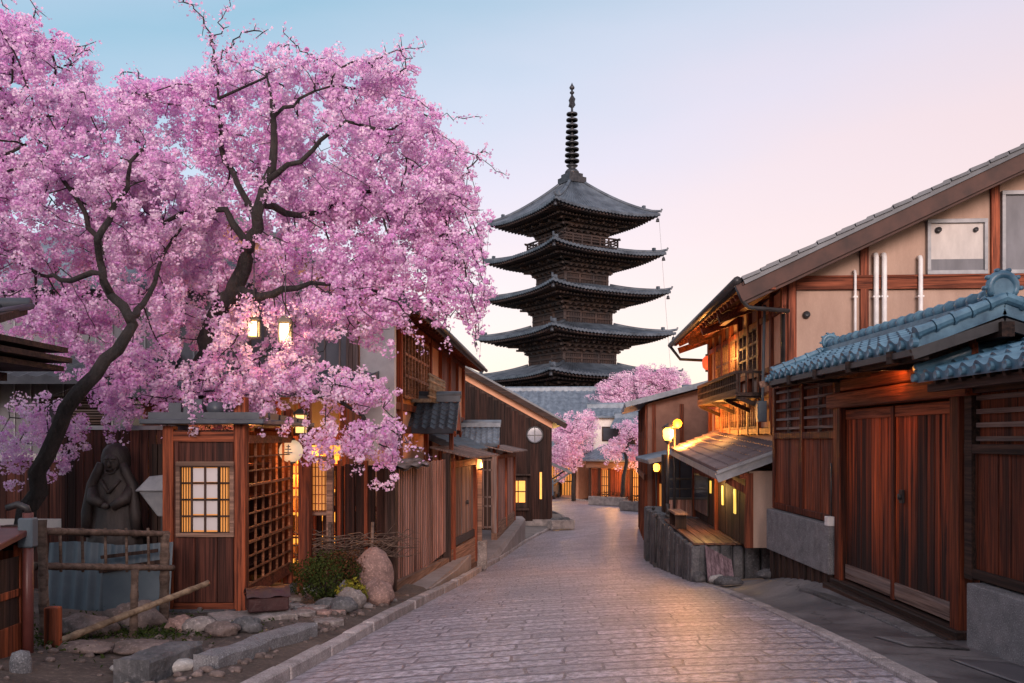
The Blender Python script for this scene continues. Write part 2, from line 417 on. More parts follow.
M['corrugated'] = rough_mat('corrugated', (0.055, 0.080, 0.105), (0.12, 0.15, 0.175), 1.6, 0.55, 0.15, 0.01, 30)
M['glass'] = glass_mat('glass')
M['glass_pale'] = glass_mat('glass_pale', (0.11, 0.115, 0.14), 0.18)
M['leather'] = rough_mat('leather', (0.028, 0.010, 0.011), (0.060, 0.024, 0.024), 6, 0.3, 0.4, 0.02, 30)
M['paper'] = emit('paper', (1.0, 0.78, 0.50), 0.9)
M['amber'] = emit('amber', (1.0, 0.36, 0.05), 1.3, (0.5, 0.25, 0.08))
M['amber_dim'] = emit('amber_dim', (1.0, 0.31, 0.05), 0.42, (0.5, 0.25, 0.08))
M['bulb'] = emit('bulb', (1.0, 0.37, 0.045), 5.5)
M['bulb_soft'] = emit('bulb_soft', (1.0, 0.52, 0.16), 1.5)
M['green_glow'] = emit('green_glow', (0.90, 0.55, 0.05), 0.9)
M['yellow_sign'] = emit('yellow_sign', (1.0, 0.50, 0.02), 0.22, (0.55, 0.32, 0.04))
M['red_lantern'] = emit('red_lantern', (1.0, 0.10, 0.03), 0.9, (0.5, 0.05, 0.03))
def leaf_mat(name, c1, c2, trans=0.35):
    m, nt, b = new_mat(name)
    nt.nodes.remove(b)
    at = N(nt, 'Attribute'); at.attribute_name = 'tint'
    c = mixc(nt, at.outputs['Fac'], c1, c2)
    d = N(nt, 'BsdfDiffuse'); t = N(nt, 'BsdfTranslucent'); mx = N(nt, 'MixShader'); mx.inputs[0].default_value = trans
    nt.links.new(c, d.inputs['Color']); nt.links.new(c, t.inputs['Color'])
    nt.links.new(d.outputs[0], mx.inputs[1]); nt.links.new(t.outputs[0], mx.inputs[2])
    nt.links.new(mx.outputs[0], nt.nodes['Material Output'].inputs['Surface'])
    return m
M['lilac_dark'] = rough_mat('lilac_dark', (.08, .078, .09), (.13, .125, .14), 2, .5, .2)
M['petal'] = leaf_mat('petal', (0.79, 0.37, 0.74), (0.98, 0.83, 0.96), 0.5)
M['petal_far'] = leaf_mat('petal_far', (0.76, 0.42, 0.64), (0.96, 0.78, 0.90), 0.42)
M['leaf'] = leaf_mat('leaf', (0.025, 0.045, 0.014), (0.085, 0.10, 0.03), 0.25)
M['leaf_yellow'] = leaf_mat('leaf_yellow', (0.10, 0.11, 0.02), (0.42, 0.36, 0.05), 0.25)
M['leaf_rust'] = leaf_mat('leaf_rust', (0.05, 0.025, 0.015), (0.16, 0.07, 0.035), 0.25)
# ================================================================== GROUND
_zy = np.array([-40, -10, 0, 6.65, 10, 12.6, 14.9, 18, 23.7, 27, 30, 36, 45, 55, 70, 100, 400.0])
_zz = np.array([1.2, -0.6, -1.28, -1.80, -2.07, -2.31, -2.52, -2.84, -3.40, -3.63, -3.80, -4.0, -4.12, -4.20, -4.32, -4.5, -6.0])
def road_z(y):
    return float(np.mean([np.interp(y + d, _zy, _zz) for d in (-1.2, -0.6, 0, 0.6, 1.2)]))
_L = [(-2.6, -6), (-2.12, 2), (-1.73, 6.65), (-1.50, 10), (-1.19, 14.9), (-1.02, 18), (-0.79, 23.7), (-0.45, 27), (-0.13, 30), (0.72, 36), (2.55, 45), (2.75, 50), (1.4, 56), (-1.5, 62), (-6, 68), (-16, 74)]
_Rr = [(2.2, -6), (2.55, 2), (2.90, 6.65), (3.15, 10), (3.42, 14.9), (3.52, 17.4), (3.86, 23.7), (4.17, 27), (4.53, 30), (5.6, 36), (7.0, 45), (7.5, 51), (6.9, 57), (5.2, 63), (0, 72), (-14, 82)]
def resample(pts, n):
    p = np.array(pts, float)
    d = np.concatenate([[0], np.cumsum(np.linalg.norm(np.diff(p, axis=0), axis=1))])
    # Catmull-Rom through the points
    out = []
    t = np.linspace(0, d[-1], n)
    for q in t:
        i = min(max(np.searchsorted(d, q) - 1, 0), len(p) - 2)
        u = (q - d[i]) / (d[i + 1] - d[i])
        p0, p1, p2, p3 = p[max(i - 1, 0)], p[i], p[i + 1], p[min(i + 2, len(p) - 1)]
        m1 = (p2 - p0) / 2; m2 = (p3 - p1) / 2
        if i == 0: m1 = p2 - p1
        if i + 2 >= len(p): m2 = p2 - p1
        L1 = d[i + 1] - d[i]
        m1 = m1 / max(np.linalg.norm(m1), 1e-6) * L1; m2 = m2 / max(np.linalg.norm(m2), 1e-6) * L1
        h = ((2 * u**3 - 3 * u**2 + 1) * p1 + (u**3 - 2 * u**2 + u) * m1 + (-2 * u**3 + 3 * u**2) * p2 + (u**3 - u**2) * m2)
        out.append(h)
    return np.array(out)
NR = 240
eL = resample(_L, NR); eR = resample(_Rr, NR)
def edge_x(e, y):
    k = e[:, 1] < 60
    return float(np.interp(y, e[k, 1], e[k, 0]))

# road sheet, UV in metres so that the paving courses follow the bend
rows = []; uvs = []
cen = (eL + eR) / 2
sv = np.concatenate([[0], np.cumsum(np.linalg.norm(np.diff(cen, axis=0), axis=1))])
NCR = 13
for i in range(NR):
    r_ = []
    for j in range(NCR):
        u = j / (NCR - 1)
        x, y = eL[i] * (1 - u) + eR[i] * u
        z = road_z((cen[i][1] * 0.5 + y * 0.5)) + 0.05 * (1 - (2 * u - 1) ** 2)
        r_.append((x, y, z)); uvs.append((u * np.linalg.norm(eR[i] - eL[i]), sv[i]))
    rows.append(r_)
mb = MB().grid(rows)
m, nt, b = new_mat('road_paving')
uvn = N(nt, 'UVMap'); mp = N(nt, 'Mapping'); mpb = N(nt, 'Mapping'); mpb.inputs['Scale'].default_value = (1, .45, 1); nt.links.new(uvn.outputs[0], mpb.inputs['Vector']); nt.links.new(uvn.outputs[0], mp.inputs['Vector'])
wob = N(nt, 'TexNoise', Scale=1.3, Detail=3.0); nt.links.new(mp.outputs[0], wob.inputs['Vector'])
wv = nt.nodes.new('ShaderNodeVectorMath'); wv.operation = 'MULTIPLY_ADD'
wv.inputs[1].default_value = (0.16, 0.055, 0); nt.links.new(wob.outputs['Color'], wv.inputs[0]); nt.links.new(mpb.outputs[0], wv.inputs[2])
br = N(nt, 'TexBrick'); nt.links.new(wv.outputs[0], br.inputs['Vector'])
br.offset = 0.5; br.offset_frequency = 2; br.squash = 0.72; br.squash_frequency = 3
br.inputs['Scale'].default_value = 1.0; br.inputs['Brick Width'].default_value = 0.92; br.inputs['Row Height'].default_value = 0.15
br.inputs['Mortar Size'].default_value = 0.015; br.inputs['Mortar Smooth'].default_value = 0.25; br.inputs['Bias'].default_value = 0.0
br.inputs['Color1'].default_value = (0.43, 0.388, 0.445, 1); br.inputs['Color2'].default_value = (0.82, 0.74, 0.815, 1)
br.inputs['Mortar'].default_value = (0.15, 0.128, 0.15, 1)
n1 = N(nt, 'TexNoise', Scale=0.55, Detail=4.0); nt.links.new(mp.outputs[0], n1.inputs['Vector'])
n2 = N(nt, 'TexNoise', Scale=13.0, Detail=6.0, Roughness=0.7); nt.links.new(mp.outputs[0], n2.inputs['Vector'])
mp3 = N(nt, 'Mapping'); mp3.inputs['Scale'].default_value = (1.0, 1.25, 1); nt.links.new(uvn.outputs[0], mp3.inputs['Vector'])
n3 = N(nt, 'TexNoise', Scale=11.0, Detail=6.0, Roughness=0.65); nt.links.new(mp3.outputs[0], n3.inputs['Vector'])
c = mixc(nt, mrange(nt, n1.outputs['Fac'], 0.35, 0.68, 0.0, 0.40), br.outputs['Color'], (0.32, 0.292, 0.335))
c = mixc(nt, mrange(nt, n2.outputs['Fac'], 0.40, 0.60, 0.0, 1.0), (0.21, 0.182, 0.21), c)
nt.links.new(c, b.inputs['Base Color'])
nt.links.new(mrange(nt, n3.outputs['Fac'], 0.35, 0.7, 0.26, 0.50), b.inputs['Roughness'])
hh = math2(nt, 'ADD', math2(nt, 'MULTIPLY', br.outputs['Fac'], -1.3), math2(nt, 'ADD', math2(nt, 'MULTIPLY', n2.outputs['Fac'], 0.75), math2(nt, 'MULTIPLY', n3.outputs['Fac'], 1.1)))
bump(nt, b, hh, 1.0, 0.03)
road = struct('road', mb, m)
ul = road.data.uv_layers.new(name='UVMap')
for lp in road.data.loops:
    ul.data[lp.index].uv = uvs[lp.vertex_index]

# kerbs: separate stones along each edge
rk = random.Random(5)
def kerb_run(e, side, name, w=0.14, h=0.07):
    mb = MB()
    d = np.concatenate([[0], np.cumsum(np.linalg.norm(np.diff(e, axis=0), axis=1))])
    s = 0.0
    while s < d[-1] - 1.2:
        L = rk.uniform(0.8, 1.15)
        a = np.array([np.interp(s + 0.008, d, e[:, 0]), np.interp(s + 0.008, d, e[:, 1])])
        c_ = np.array([np.interp(s + L - 0.008, d, e[:, 0]), np.interp(s + L - 0.008, d, e[:, 1])])
        t = (c_ - a) / np.linalg.norm(c_ - a); nrm = np.array([-t[1], t[0]]) * side
        hj = h + rk.uniform(-0.012, 0.012); j = rk.uniform(-0.012, 0.012)
        q = [a + nrm * j, c_ + nrm * j, c_ + nrm * (w + j), a + nrm * (w + j)]
        za, zc = road_z(a[1]), road_z(c_[1])
        zz = [za, zc, zc, za]
        vs = [(p[0], p[1], z - 0.2) for p, z in zip(q, zz)] + [(p[0], p[1], z + hj) for p, z in zip(q, zz)]
        mb.add(vs, [(0, 3, 2, 1), (4, 5, 6, 7), (0, 1, 5, 4), (1, 2, 6, 5), (2, 3, 7, 6), (3, 0, 4, 7)])
        s += L
    o = mb.build(name, M['kerb'], bevel=0.015); o['kind'] = 'structure'
    return o
kerb_run(eL, 1, 'kerb'); kerb_run(eR, -1, 'kerb')

# far ground sheet
rows = []
for y in (-60, -40, -20, -6, 0, 4, 8, 12, 16, 20, 25, 30, 35, 40, 46, 52, 60, 70, 85, 110, 160, 260, 500, 1200):
    rows.append([(x, y, road_z(min(y, 400)) - 0.22) for x in (-900, -200, -60, -20, -8, 0, 8, 20, 60, 200, 900)])
struct('ground', MB().grid(rows), M['earth'])

# left verge: earth and rough paving, gently uneven
rng = random.Random(11)
def hump(x, y):
    return 0.035 * math.sin(2.1 * x + 0.7 * y) + 0.03 * math.sin(1.3 * y - 2.7 * x + 1) + 0.012 * math.sin(6 * x + 5 * y)
rows = []
ys = np.linspace(2, 15.2, 60)
for y in ys:
    xl = edge_x(eL, y) - 0.142
    r_ = []
    for k in range(50):
        x = xl - (k / 49) ** 1.4 * 9.0
        edge = min(1.0, (xl - x) / 0.35)
        r_.append((x, y, road_z(y) + 0.035 + edge * (0.05 + hump(x, y)) + max(0, -x - 3.4) * 0.03))
    rows.append(r_)
def verge_z(x, y):
    xl = edge_x(eL, y) - 0.165
    edge = min(1.0, max(0, (xl - x)) / 0.35)
    return road_z(y) + 0.035 + edge * (0.05 + hump(x, y)) + max(0, -x - 3.4) * 0.03
struct('earth_verge', MB().grid(rows), M['earth'])

# right driveway: worn asphalt rising from the kerb to the gate sill
dz = [(2, -1.50), (5, -1.80), (6.65, -1.88), (8.7, -1.96), (10.5, -1.95), (12.1, -1.94), (13.5, -2.05), (14.6, -2.20), (15.6, -2.40), (16.4, -2.54)]
def drive_z(x, y):
    xr = edge_x(eR, y) + 0.142
    zi = float(np.interp(y, [a for a, _ in dz], [a for _, a in dz]))
    u = min(1, max(0, (x - xr) / (4.62 - xr))); s_ = u * u * (3 - 2 * u); zo = road_z(y) + 0.052
    return zo + (zi - zo) * s_ + min(1, u * 5) * (0.004 * math.sin(3 * y + 4 * u) + 0.004 * math.sin(7 * u + 2.2 * y))
rows = []
for y in np.linspace(2, 16.4, 110):
    xr = edge_x(eR, y) + 0.142
    rows.append([(xr + (4.62 - xr) * k / 31, y, drive_z(xr + (4.62 - xr) * k / 31, y)) for k in range(32)])
struct('driveway', MB().grid(rows), M['asphalt'])

# sandy recess beyond the driveway
rows = []
for y in np.linspace(15.3, 19.2, 22):
    xr = edge_x(eR, y) + 0.165
    rows.append([(xr + (7.0 - xr) * u, y, road_z(y) + 0.06 + 0.13 * min(1, u * 2.2) * math.exp(-((y - 15.6) / 2.2) ** 2) + 0.02 * math.sin(5 * u + 3 * y)) for u in np.linspace(0, 1, 16)])
struct('sand_path', MB().grid(rows), M['sand'])

# left: sloped concrete pavement in front of the fences, two wedges that stay high while the road drops
def wedge(pts_top, drop, name, mat):
    """pts_top: quad (near-inner, near-outer, far-outer, far-inner), extruded down"""
    mb = MB()
    n = len(pts_top)
    vs = [tuple(p) for p in pts_top] + [(p[0], p[1], p[2] - drop) for p in pts_top]
    fs = [tuple(range(n)), tuple(range(2 * n - 1, n - 1, -1))] + [(i, i + n, (i + 1) % n + n, (i + 1) % n) for i in range(n)]
    mb.add(vs, fs)
    o = mb.build(name, mat, bevel=0.02); o['kind'] = 'structure'; return o
wedge([(-2.1, 14.2, -2.47), (-1.42, 14.4, -2.45), (-1.18, 19.4, -2.78), (-1.03, 22.8, -2.88), (-0.98, 25.2, -2.95), (-2.1, 25.2, -2.95)], 1.3, 'pavement', M['pink_concrete'])
wedge([(-2.1, 25.5, -3.50), (-0.78, 25.5, -3.52), (-0.36, 28.2, -3.58), (0.52, 35.4, -3.10), (0.42, 36.2, -3.06), (-2.1, 36.2, -3.06)], 1.3, 'pavement', M['pink_concrete'])
rows = []
for y in np.linspace(36.0, 50, 12):
    xl = edge_x(eL, y) - 0.165
    rows.append([(xl - u * 4.0, y, road_z(y) + 0.06) for u in (0, 0.3, 1)])
struct('pavement', MB().grid(rows), M['concrete'])
# right kerbside pavement past the terrace
rows = []
for y in np.linspace(19, 60, 30):
    xr = edge_x(eR, y) + 0.165
    rows.append([(xr + u * 8, y, road_z(y) + 0.06) for u in (0, 0.05, 0.3, 1)])
struct('pavement', MB().grid(rows), M['concrete'])
# ================================================================== TREES
def resample3(pts, step):
    out = [np.array(pts[0], float)]
    for a, b in zip(pts[:-1], pts[1:]):
        a, b = np.array(a, float), np.array(b, float)
        n = max(1, int(np.linalg.norm(b[:3] - a[:3]) / step))
        for i in range(1, n + 1):
            out.append(a + (b - a) * i / n)
    return out

def quad_cloud(name, centers, normals, sizes, tints, mat, parent, rs, aspect=0.9, cup=0.35):
    """one mesh of small cupped petals (two triangles folded along the middle)"""
    n = len(centers)
    nrm = normals / (np.linalg.norm(normals, axis=1, keepdims=True) + 1e-9)
    t = rs.normal(size=(n, 3)); t -= nrm * np.sum(t * nrm, axis=1, keepdims=True)
    t /= np.linalg.norm(t, axis=1, keepdims=True) + 1e-9
    bt = np.cross(nrm, t)
    s = sizes[:, None]
    v = np.empty((n, 4, 3))
    v[:, 0] = centers - t * s * 0.5
    v[:, 1] = centers + bt * s * aspect * 0.5 + nrm * s * cup * 0.5
    v[:, 2] = centers + t * s * 0.5
    v[:, 3] = centers - bt * s * aspect * 0.5 + nrm * s * cup * 0.5
    idx = np.arange(n)[:, None] * 4
    tri = np.concatenate([idx + np.array([0, 2, 1]), idx + np.array([0, 3, 2])], axis=1).reshape(-1)
    me = bpy.data.meshes.new(name)
    me.vertices.add(n * 4); me.vertices.foreach_set('co', v.reshape(-1))
    me.loops.add(n * 6); me.loops.foreach_set('vertex_index', tri.astype(np.int32))
    me.polygons.add(n * 2); me.polygons.foreach_set('loop_start', np.arange(0, n * 6, 3, dtype=np.int32))
    at = me.attributes.new('tint', 'FLOAT', 'POINT')
    at.data.foreach_set('value', np.repeat(tints, 4).astype(np.float32))
    me.materials.append(mat)
    me.update(calc_edges=True)
    o = bpy.data.objects.new(name, me); COL.objects.link(o); o.parent = parent
    return o

def grow_tree(limbs, attr, step, kill, seed, iters=70, droop=0.0):
    """space colonisation from given limbs towards attraction points -> nodes, parents, given radii"""
    rs = np.random.RandomState(seed)
    pos, par, gr = [], [], []
    for limb in limbs:
        pts = resample3(limb, step)
        # attach to the nearest existing node if any
        last = -1
        if pos:
            d = np.linalg.norm(np.array(pos) - pts[0][:3], axis=1); last = int(np.argmin(d))
        for p in pts:
            j = rs.normal(size=3) * (0.10 * step + 0.06 * min(p[3], .12))
            pos.append(p[:3] + j); par.append(last); gr.append(p[3]); last = len(pos) - 1
    n0 = len(pos)
    A = attr.copy()
    nearest = np.full(len(A), -1); nd = np.full(len(A), 1e9)
    P_ = np.array(pos)
    for i in range(0, len(A), 200):
        D = np.linalg.norm(A[i:i + 200, None] - P_[None], axis=2)
        nearest[i:i + 200] = D.argmin(1); nd[i:i + 200] = D.min(1)
    alive = nd > kill
    for it in range(iters):
        if not alive.any(): break
        ids = np.where(alive)[0]
        dirs = {}
        for i in ids:
            k = nearest[i]
            d = A[i] - pos[k]; d = d / (np.linalg.norm(d) + 1e-9)
            dirs[k] = dirs.get(k, 0) + d
        new = []
        for k, d in dirs.items():
            d = np.asarray(d) + rs.normal(size=3) * 0.25
            d[2] -= droop
            d = d / (np.linalg.norm(d) + 1e-9)
            p = pos[k] + d * step
            pos.append(p); par.append(k); gr.append(0.0); new.append(len(pos) - 1)
        Q = np.array([pos[k] for k in new])
        D = np.linalg.norm(A[ids][:, None] - Q[None], axis=2)
        m_ = D.min(1); a_ = D.argmin(1)
        for q, i in enumerate(ids):
            if m_[q] < nd[i]:
                nd[i] = m_[q]; nearest[i] = new[a_[q]]
            if nd[i] < kill: alive[i] = False
        if len(pos) > 16000: break
    return np.array(pos), np.array(par), np.array(gr), n0

def tree_mesh(pos, par, gr, rmin, expo, parent, mat, bark_r):
    n = len(pos)
    rad = np.zeros(n); acc = np.zeros(n)
    kids = [[] for _ in range(n)]
    for i in range(n):
        if par[i] >= 0: kids[par[i]].append(i)
    for i in range(n - 1, -1, -1):
        r = max(rmin, acc[i] ** (1 / expo)) if acc[i] > 0 else rmin
        r = min(r, 0.05) if gr[i] == 0 else max(gr[i], 0)
        rad[i] = r
        if par[i] >= 0: acc[par[i]] += r ** expo if gr[i] == 0 else 0
    trunk, branch = MB(), MB()
    done = np.zeros(n, bool)
    for i in range(n):
        # start a chain at every child that is not the continuation of its parent
        p = par[i]
        if p >= 0:
            cont = max(kids[p], key=lambda k: rad[k])
            if cont == i: continue
        chain = [i] if p < 0 else [p, i]
        k = i
        while kids[k]:
            k = max(kids[k], key=lambda q: rad[q]); chain.append(k)
        rr = [rad[c] for c in chain]
        if p >= 0: rr[0] = min(rr[0], rr[1] * 1.15)
        rr[-1] *= 0.6
        big = rr[1 if len(rr) > 1 else 0] > bark_r
        (trunk if big else branch).tube([pos[c] for c in chain], rr, 8 if big else 4, cap=big)
    trunk.build('trunk', mat, parent)
    if branch.v: branch.build('branches', mat, parent)
    return rad

def blossom_tree(name, label, loc, limbs, lobes, n_attr, cfg, seed, group=None, petal='petal', bare=(), avoid=(), sprays=()):
    rs = np.random.RandomState(seed)
    root = thing(name, label, 'tree', loc, 0, group)
    L0 = np.array(loc, float)
    w = np.array([l[3] * l[4] * l[5] * (l[6] if len(l) > 6 else 1) for l in lobes]) ** 0.8
    w = w / w.sum()
    A = []
    for l, k in zip(lobes, (w * n_attr).astype(int)):
        q = rs.normal(size=(k, 3)); q /= np.linalg.norm(q, axis=1, keepdims=True)
        q *= (rs.uniform(0.12, 1.0, size=(k, 1))) ** 0.42
        A.append(np.array(l[:3]) + q * np.array(l[3:6]))
    A = np.concatenate(A)
    limbs_l = [[(p[0] - L0[0], p[1] - L0[1], p[2] - L0[2], p[3]) for p in lb] for lb in limbs]
    A = A - L0
    pos, par, gr, n0 = grow_tree(limbs_l, A, cfg['step'], cfg['kill'], seed, droop=cfg.get('droop', 0.1))
    # bare sprays that stick out of the crown
    pos, par, gr = list(pos), list(par), list(gr)
    bare_ids = []; spr_c = []; spr_r = []
    for path in bare:
        pts = [np.array(p) - L0 for p in path]
        last = int(np.argmin(np.linalg.norm(np.array(pos) - pts[0], axis=1)))
        ctl = np.array([pos[last]] + pts); tt = np.linspace(0, len(ctl) - 1, len(ctl) * 4)
        sm = np.stack([np.interp(tt, range(len(ctl)), ctl[:, q]) for q in range(3)], 1)
        sm[1:-1] = (sm[:-2] + 2 * sm[1:-1] + sm[2:]) / 4; sm[1:-1] = (sm[:-2] + 2 * sm[1:-1] + sm[2:]) / 4
        sm[1:] += rs.normal(size=(len(sm) - 1, 3)) * .02; pts = list(sm[1:])
        for a, b in zip([pos[last]] + pts[:-1], pts):
            n = max(1, int(np.linalg.norm(b - a) / cfg['step']))
            for i in range(1, n + 1):
                pos.append(a + (b - a) * i / n + rs.normal(size=3) * cfg['step'] * 0.10); par.append(last); gr.append(0.0); last = len(pos) - 1
                bare_ids.append(last)
                if rs.uniform() < .3:      # short side twig
                    d = rs.normal(size=3); d = d / np.linalg.norm(d) * rs.uniform(.06, .16)
                    pos.append(pos[last] + d); par.append(last); gr.append(0.0); bare_ids.append(len(pos) - 1)
    for path in sprays:            # thin drooping sprays, their flowers getting smaller towards the tip
        pts = [np.array(p) - L0 for p in path]
        last = int(np.argmin(np.linalg.norm(np.array(pos) - pts[0], axis=1)))
        cur = pos[last]; tot = 0; full = sum(np.linalg.norm(b - a) for a, b in zip(pts[:-1], pts[1:])) + np.linalg.norm(pts[0] - cur)
        for a, b in zip([cur] + pts[:-1], pts):
            n = max(1, int(np.linalg.norm(b - a) / 0.09))
            for i in range(1, n + 1):
                q = a + (b - a) * i / n + rs.normal(size=3) * 0.012
                pos.append(q); par.append(last); gr.append(0.0); last = len(pos) - 1; bare_ids.append(last)
                tot += np.linalg.norm(b - a) / n; u = tot / max(full, 1e-6)
                if rs.uniform() < 1.05 - 0.45 * u:
                    spr_c.append(q + rs.normal(size=3) * 0.03); spr_r.append((0.085 - 0.055 * u) * rs.uniform(.6, 1.2))
    pos, par, gr = np.array(pos), np.array(par), np.array(gr)
    rad = tree_mesh(pos, par, gr, cfg['rmin'], 2.3, root, M['bark'], cfg['bark_r'])
    isb = np.zeros(len(pos), bool); isb[bare_ids] = True
    # pompom centres: on thin wood and at the attraction points
    thin = np.where((rad < cfg['thin']) & (~isb) & (np.arange(len(pos)) >= n0))[0]
    thin = thin[rs.uniform(size=len(thin)) < 0.72]
    C = [pos[thin] + rs.normal(size=(len(thin), 3)) * cfg['pr'] * 0.45]
    C.append(A + rs.normal(size=A.shape) * cfg['pr'] * 0.4)
    if cfg.get('weep'):
        k = rs.choice(len(A), int(len(A) * cfg['weep']))
        for q in range(1, 4):
            C.append(A[k] + np.stack([rs.normal(size=len(k)) * .03, rs.normal(size=len(k)) * .03, -np.full(len(k), cfg['pr'] * 1.25 * q)], 1))
    C = np.concatenate(C)
    vo = np.sin(C[:, 0] * cfg['void'] + 1.3 * np.sin(C[:, 2] * cfg['void'] * .8)) + np.sin(C[:, 1] * cfg['void'] * 1.1 + 2) + np.sin(C[:, 2] * cfg['void'] * 1.2 + seed)
    C = C[vo + rs.normal(size=len(C)) * .35 < 1.15]
    for av in avoid:
        C = C[np.linalg.norm(C - (np.array(av[:3]) - L0), axis=1) > av[3]]
    thick = pos[gr > cfg['bark_r'] * 1.1]
    keep = np.ones(len(C), bool)
    if len(thick):
        for i in range(0, len(C), 400):
            keep[i:i + 400] = np.linalg.norm(C[i:i + 400, None] - thick[None], axis=2).min(1) > cfg['clear']
    C = C[keep]
    nC = len(C)
    pr = cfg['pr'] * rs.uniform(0.55, 1.25, nC)
    if spr_c:
        C = np.concatenate([C, np.array(spr_c)]); pr = np.concatenate([pr, spr_r]); nC = len(C)
    np_ = cfg['petals']
    d = rs.normal(size=(nC, np_, 3)); d /= np.linalg.norm(d, axis=2, keepdims=True)
    rr = rs.uniform(0.45, 1.0, (nC, np_, 1)) ** 0.6
    cen = (C[:, None] + d * rr * pr[:, None, None] * np.array([1, 1, 0.85])).reshape(-1, 3)
    nr = (d + rs.normal(size=d.shape) * 0.55).reshape(-1, 3)
    ct = rs.beta(1.6, 1.6, nC)
    # slow drift of tone through the tree plus a tone per pompom and per petal
    slow = 0.5 + 0.5 * np.sin(C[:, 0] * 1.1 + 0.7 * C[:, 2] + seed) * np.cos(C[:, 2] * 0.8 - C[:, 1] * 0.6)
    tint = np.clip((0.25 * slow + 0.75 * ct)[:, None] + rs.normal(size=(nC, np_)) * 0.22 + 0.02, 0, 1).reshape(-1)
    # a few loose petals on the bare sprays
    if bare_ids:
        bp = np.repeat(pos[bare_ids], 5, axis=0) + rs.normal(size=(len(bare_ids) * 5, 3)) * cfg['pr'] * 0.35
        cen = np.concatenate([cen, bp]); nr = np.concatenate([nr, rs.normal(size=bp.shape)]); tint = np.concatenate([tint, rs.uniform(0.3, 0.8, len(bp))])
    sz = cfg['psize'] * rs.uniform(0.7, 1.25, len(cen))
    quad_cloud('crown', cen, nr, sz, tint, M[petal], root, rs)
    return root

def LB(px, py, rx, ry, Y, depth, wgt=1.0):
    c = P(px, py, Y); k = Y / FPX
    return (c.x, c.y, c.z, rx * k, depth, ry * k, wgt)
def LM(*pts):
    return [(*P(a, b, Y), r) for a, b, Y, r in pts]
def BR(*pts):
    return [tuple(P(a, b, Y)) for a, b, Y in pts]

# --- the big tree whose trunk rises behind the booth and whose crown hangs over the street
limbs = [
    LM((186, 592, 12.9, .21), (188, 500, 12.9, .17), (184, 440, 12.8, .15), (190, 415, 12.6, .145), (200, 385, 12.3, .135), (206, 350, 12.0, .125), (215, 318, 11.8, .12), (236, 286, 11.4, .11), (246, 252, 11.2, .085), (258, 215, 11.0, .07), (266, 182, 11.0, .06), (276, 142, 11.0, .045), (272, 98, 11.0, .028), (266, 78, 11.0, .014)),
    LM((236, 288, 11.4, .07), (262, 296, 11.1, .055), (284, 289, 10.95, .042), (312, 283, 11.2, .028), (345, 290, 11.5, .018)),
    LM((186, 440, 12.8, .10), (205, 410, 12.5, .08), (222, 396, 12.2, .06), (232, 392, 12.0, .045), (270, 390, 11.6, .03), (330, 396, 11.3, .018)),
    LM((250, 245, 11.2, .05), (225, 212, 11.2, .042), (196, 205, 11.2, .035), (165, 222, 11.3, .022)),
    LM((266, 182, 11.0, .04), (300, 160, 10.8, .03), (345, 120, 10.8, .02)),
    LM((218, 100, 11.4, .02), (216, 60, 11.4, .012)),
    LM((262, 205, 11.0, .05), (310, 215, 11.6, .035), (370, 190, 11.8, .025), (430, 200, 11.8, .016)),
    LM((258, 220, 11.1, .04), (225, 160, 11.5, .035), (217, 105, 11.4, .022)),
    LM((272, 120, 11.0, .03), (300, 95, 11.2, .02), (330, 85, 11.2, .012)),
]
lobes = [LB(330, 150, 95, 75, 11.9, 1.3), LB(252, 125, 62, 62, 12.0, 1.2), LB(395, 175, 68, 68, 11.9, 1.2), LB(300, 245, 110, 68, 12.0, 1.3),
         LB(415, 250, 58, 70, 11.9, 1.0), LB(352, 300, 70, 36, 11.6, 0.9), LB(275, 335, 70, 36, 11.3, 0.8), LB(205, 300, 55, 50, 12.4, 0.9),
         LB(335, 386, 58, 27, 11.2, 0.7), LB(222, 385, 80, 34, 11.3, 0.7), LB(368, 425, 26, 22, 11.2, 0.4), LB(140, 380, 45, 42, 11.6, 0.7),
         LB(440, 200, 34, 55, 11.8, 0.8), LB(214, 88, 30, 28, 11.6, 0.6), LB(170, 230, 60, 60, 12.3, 1.0), LB(455, 285, 18, 45, 11.8, 0.5, 0.6),
         LB(345, 85, 55, 25, 11.6, 0.8), LB(225, 420, 32, 10, 11.4, 0.3, 0.8), LB(125, 412, 28, 10, 11.4, 0.3, 0.7), LB(160, 110, 40, 30, 12.0, 0.7), LB(395, 95, 22, 28, 11.6, 0.5)]
rq = random.Random(23)
for ax, ay in ((236, 62), (262, 70), (300, 74), (345, 66), (378, 70), (402, 86), (420, 112), (442, 132), (458, 158), (466, 190), (474, 222), (476, 256), (470, 290), (462, 305), (376, 392), (392, 440), (382, 452), (352, 446), (322, 424), (200, 66), (180, 92), (150, 90), (128, 96), (330, 60), (395, 68), (436, 150), (410, 130), (280, 62)):
    q = rq.uniform(9, 19); lobes.append(LB(ax + rq.uniform(-7, 7), ay + rq.uniform(-7, 7), q, q * rq.uniform(.7, 1), 11.6 + rq.uniform(-.6, .6), rq.uniform(.2, .4), 1.6))
sprays = []
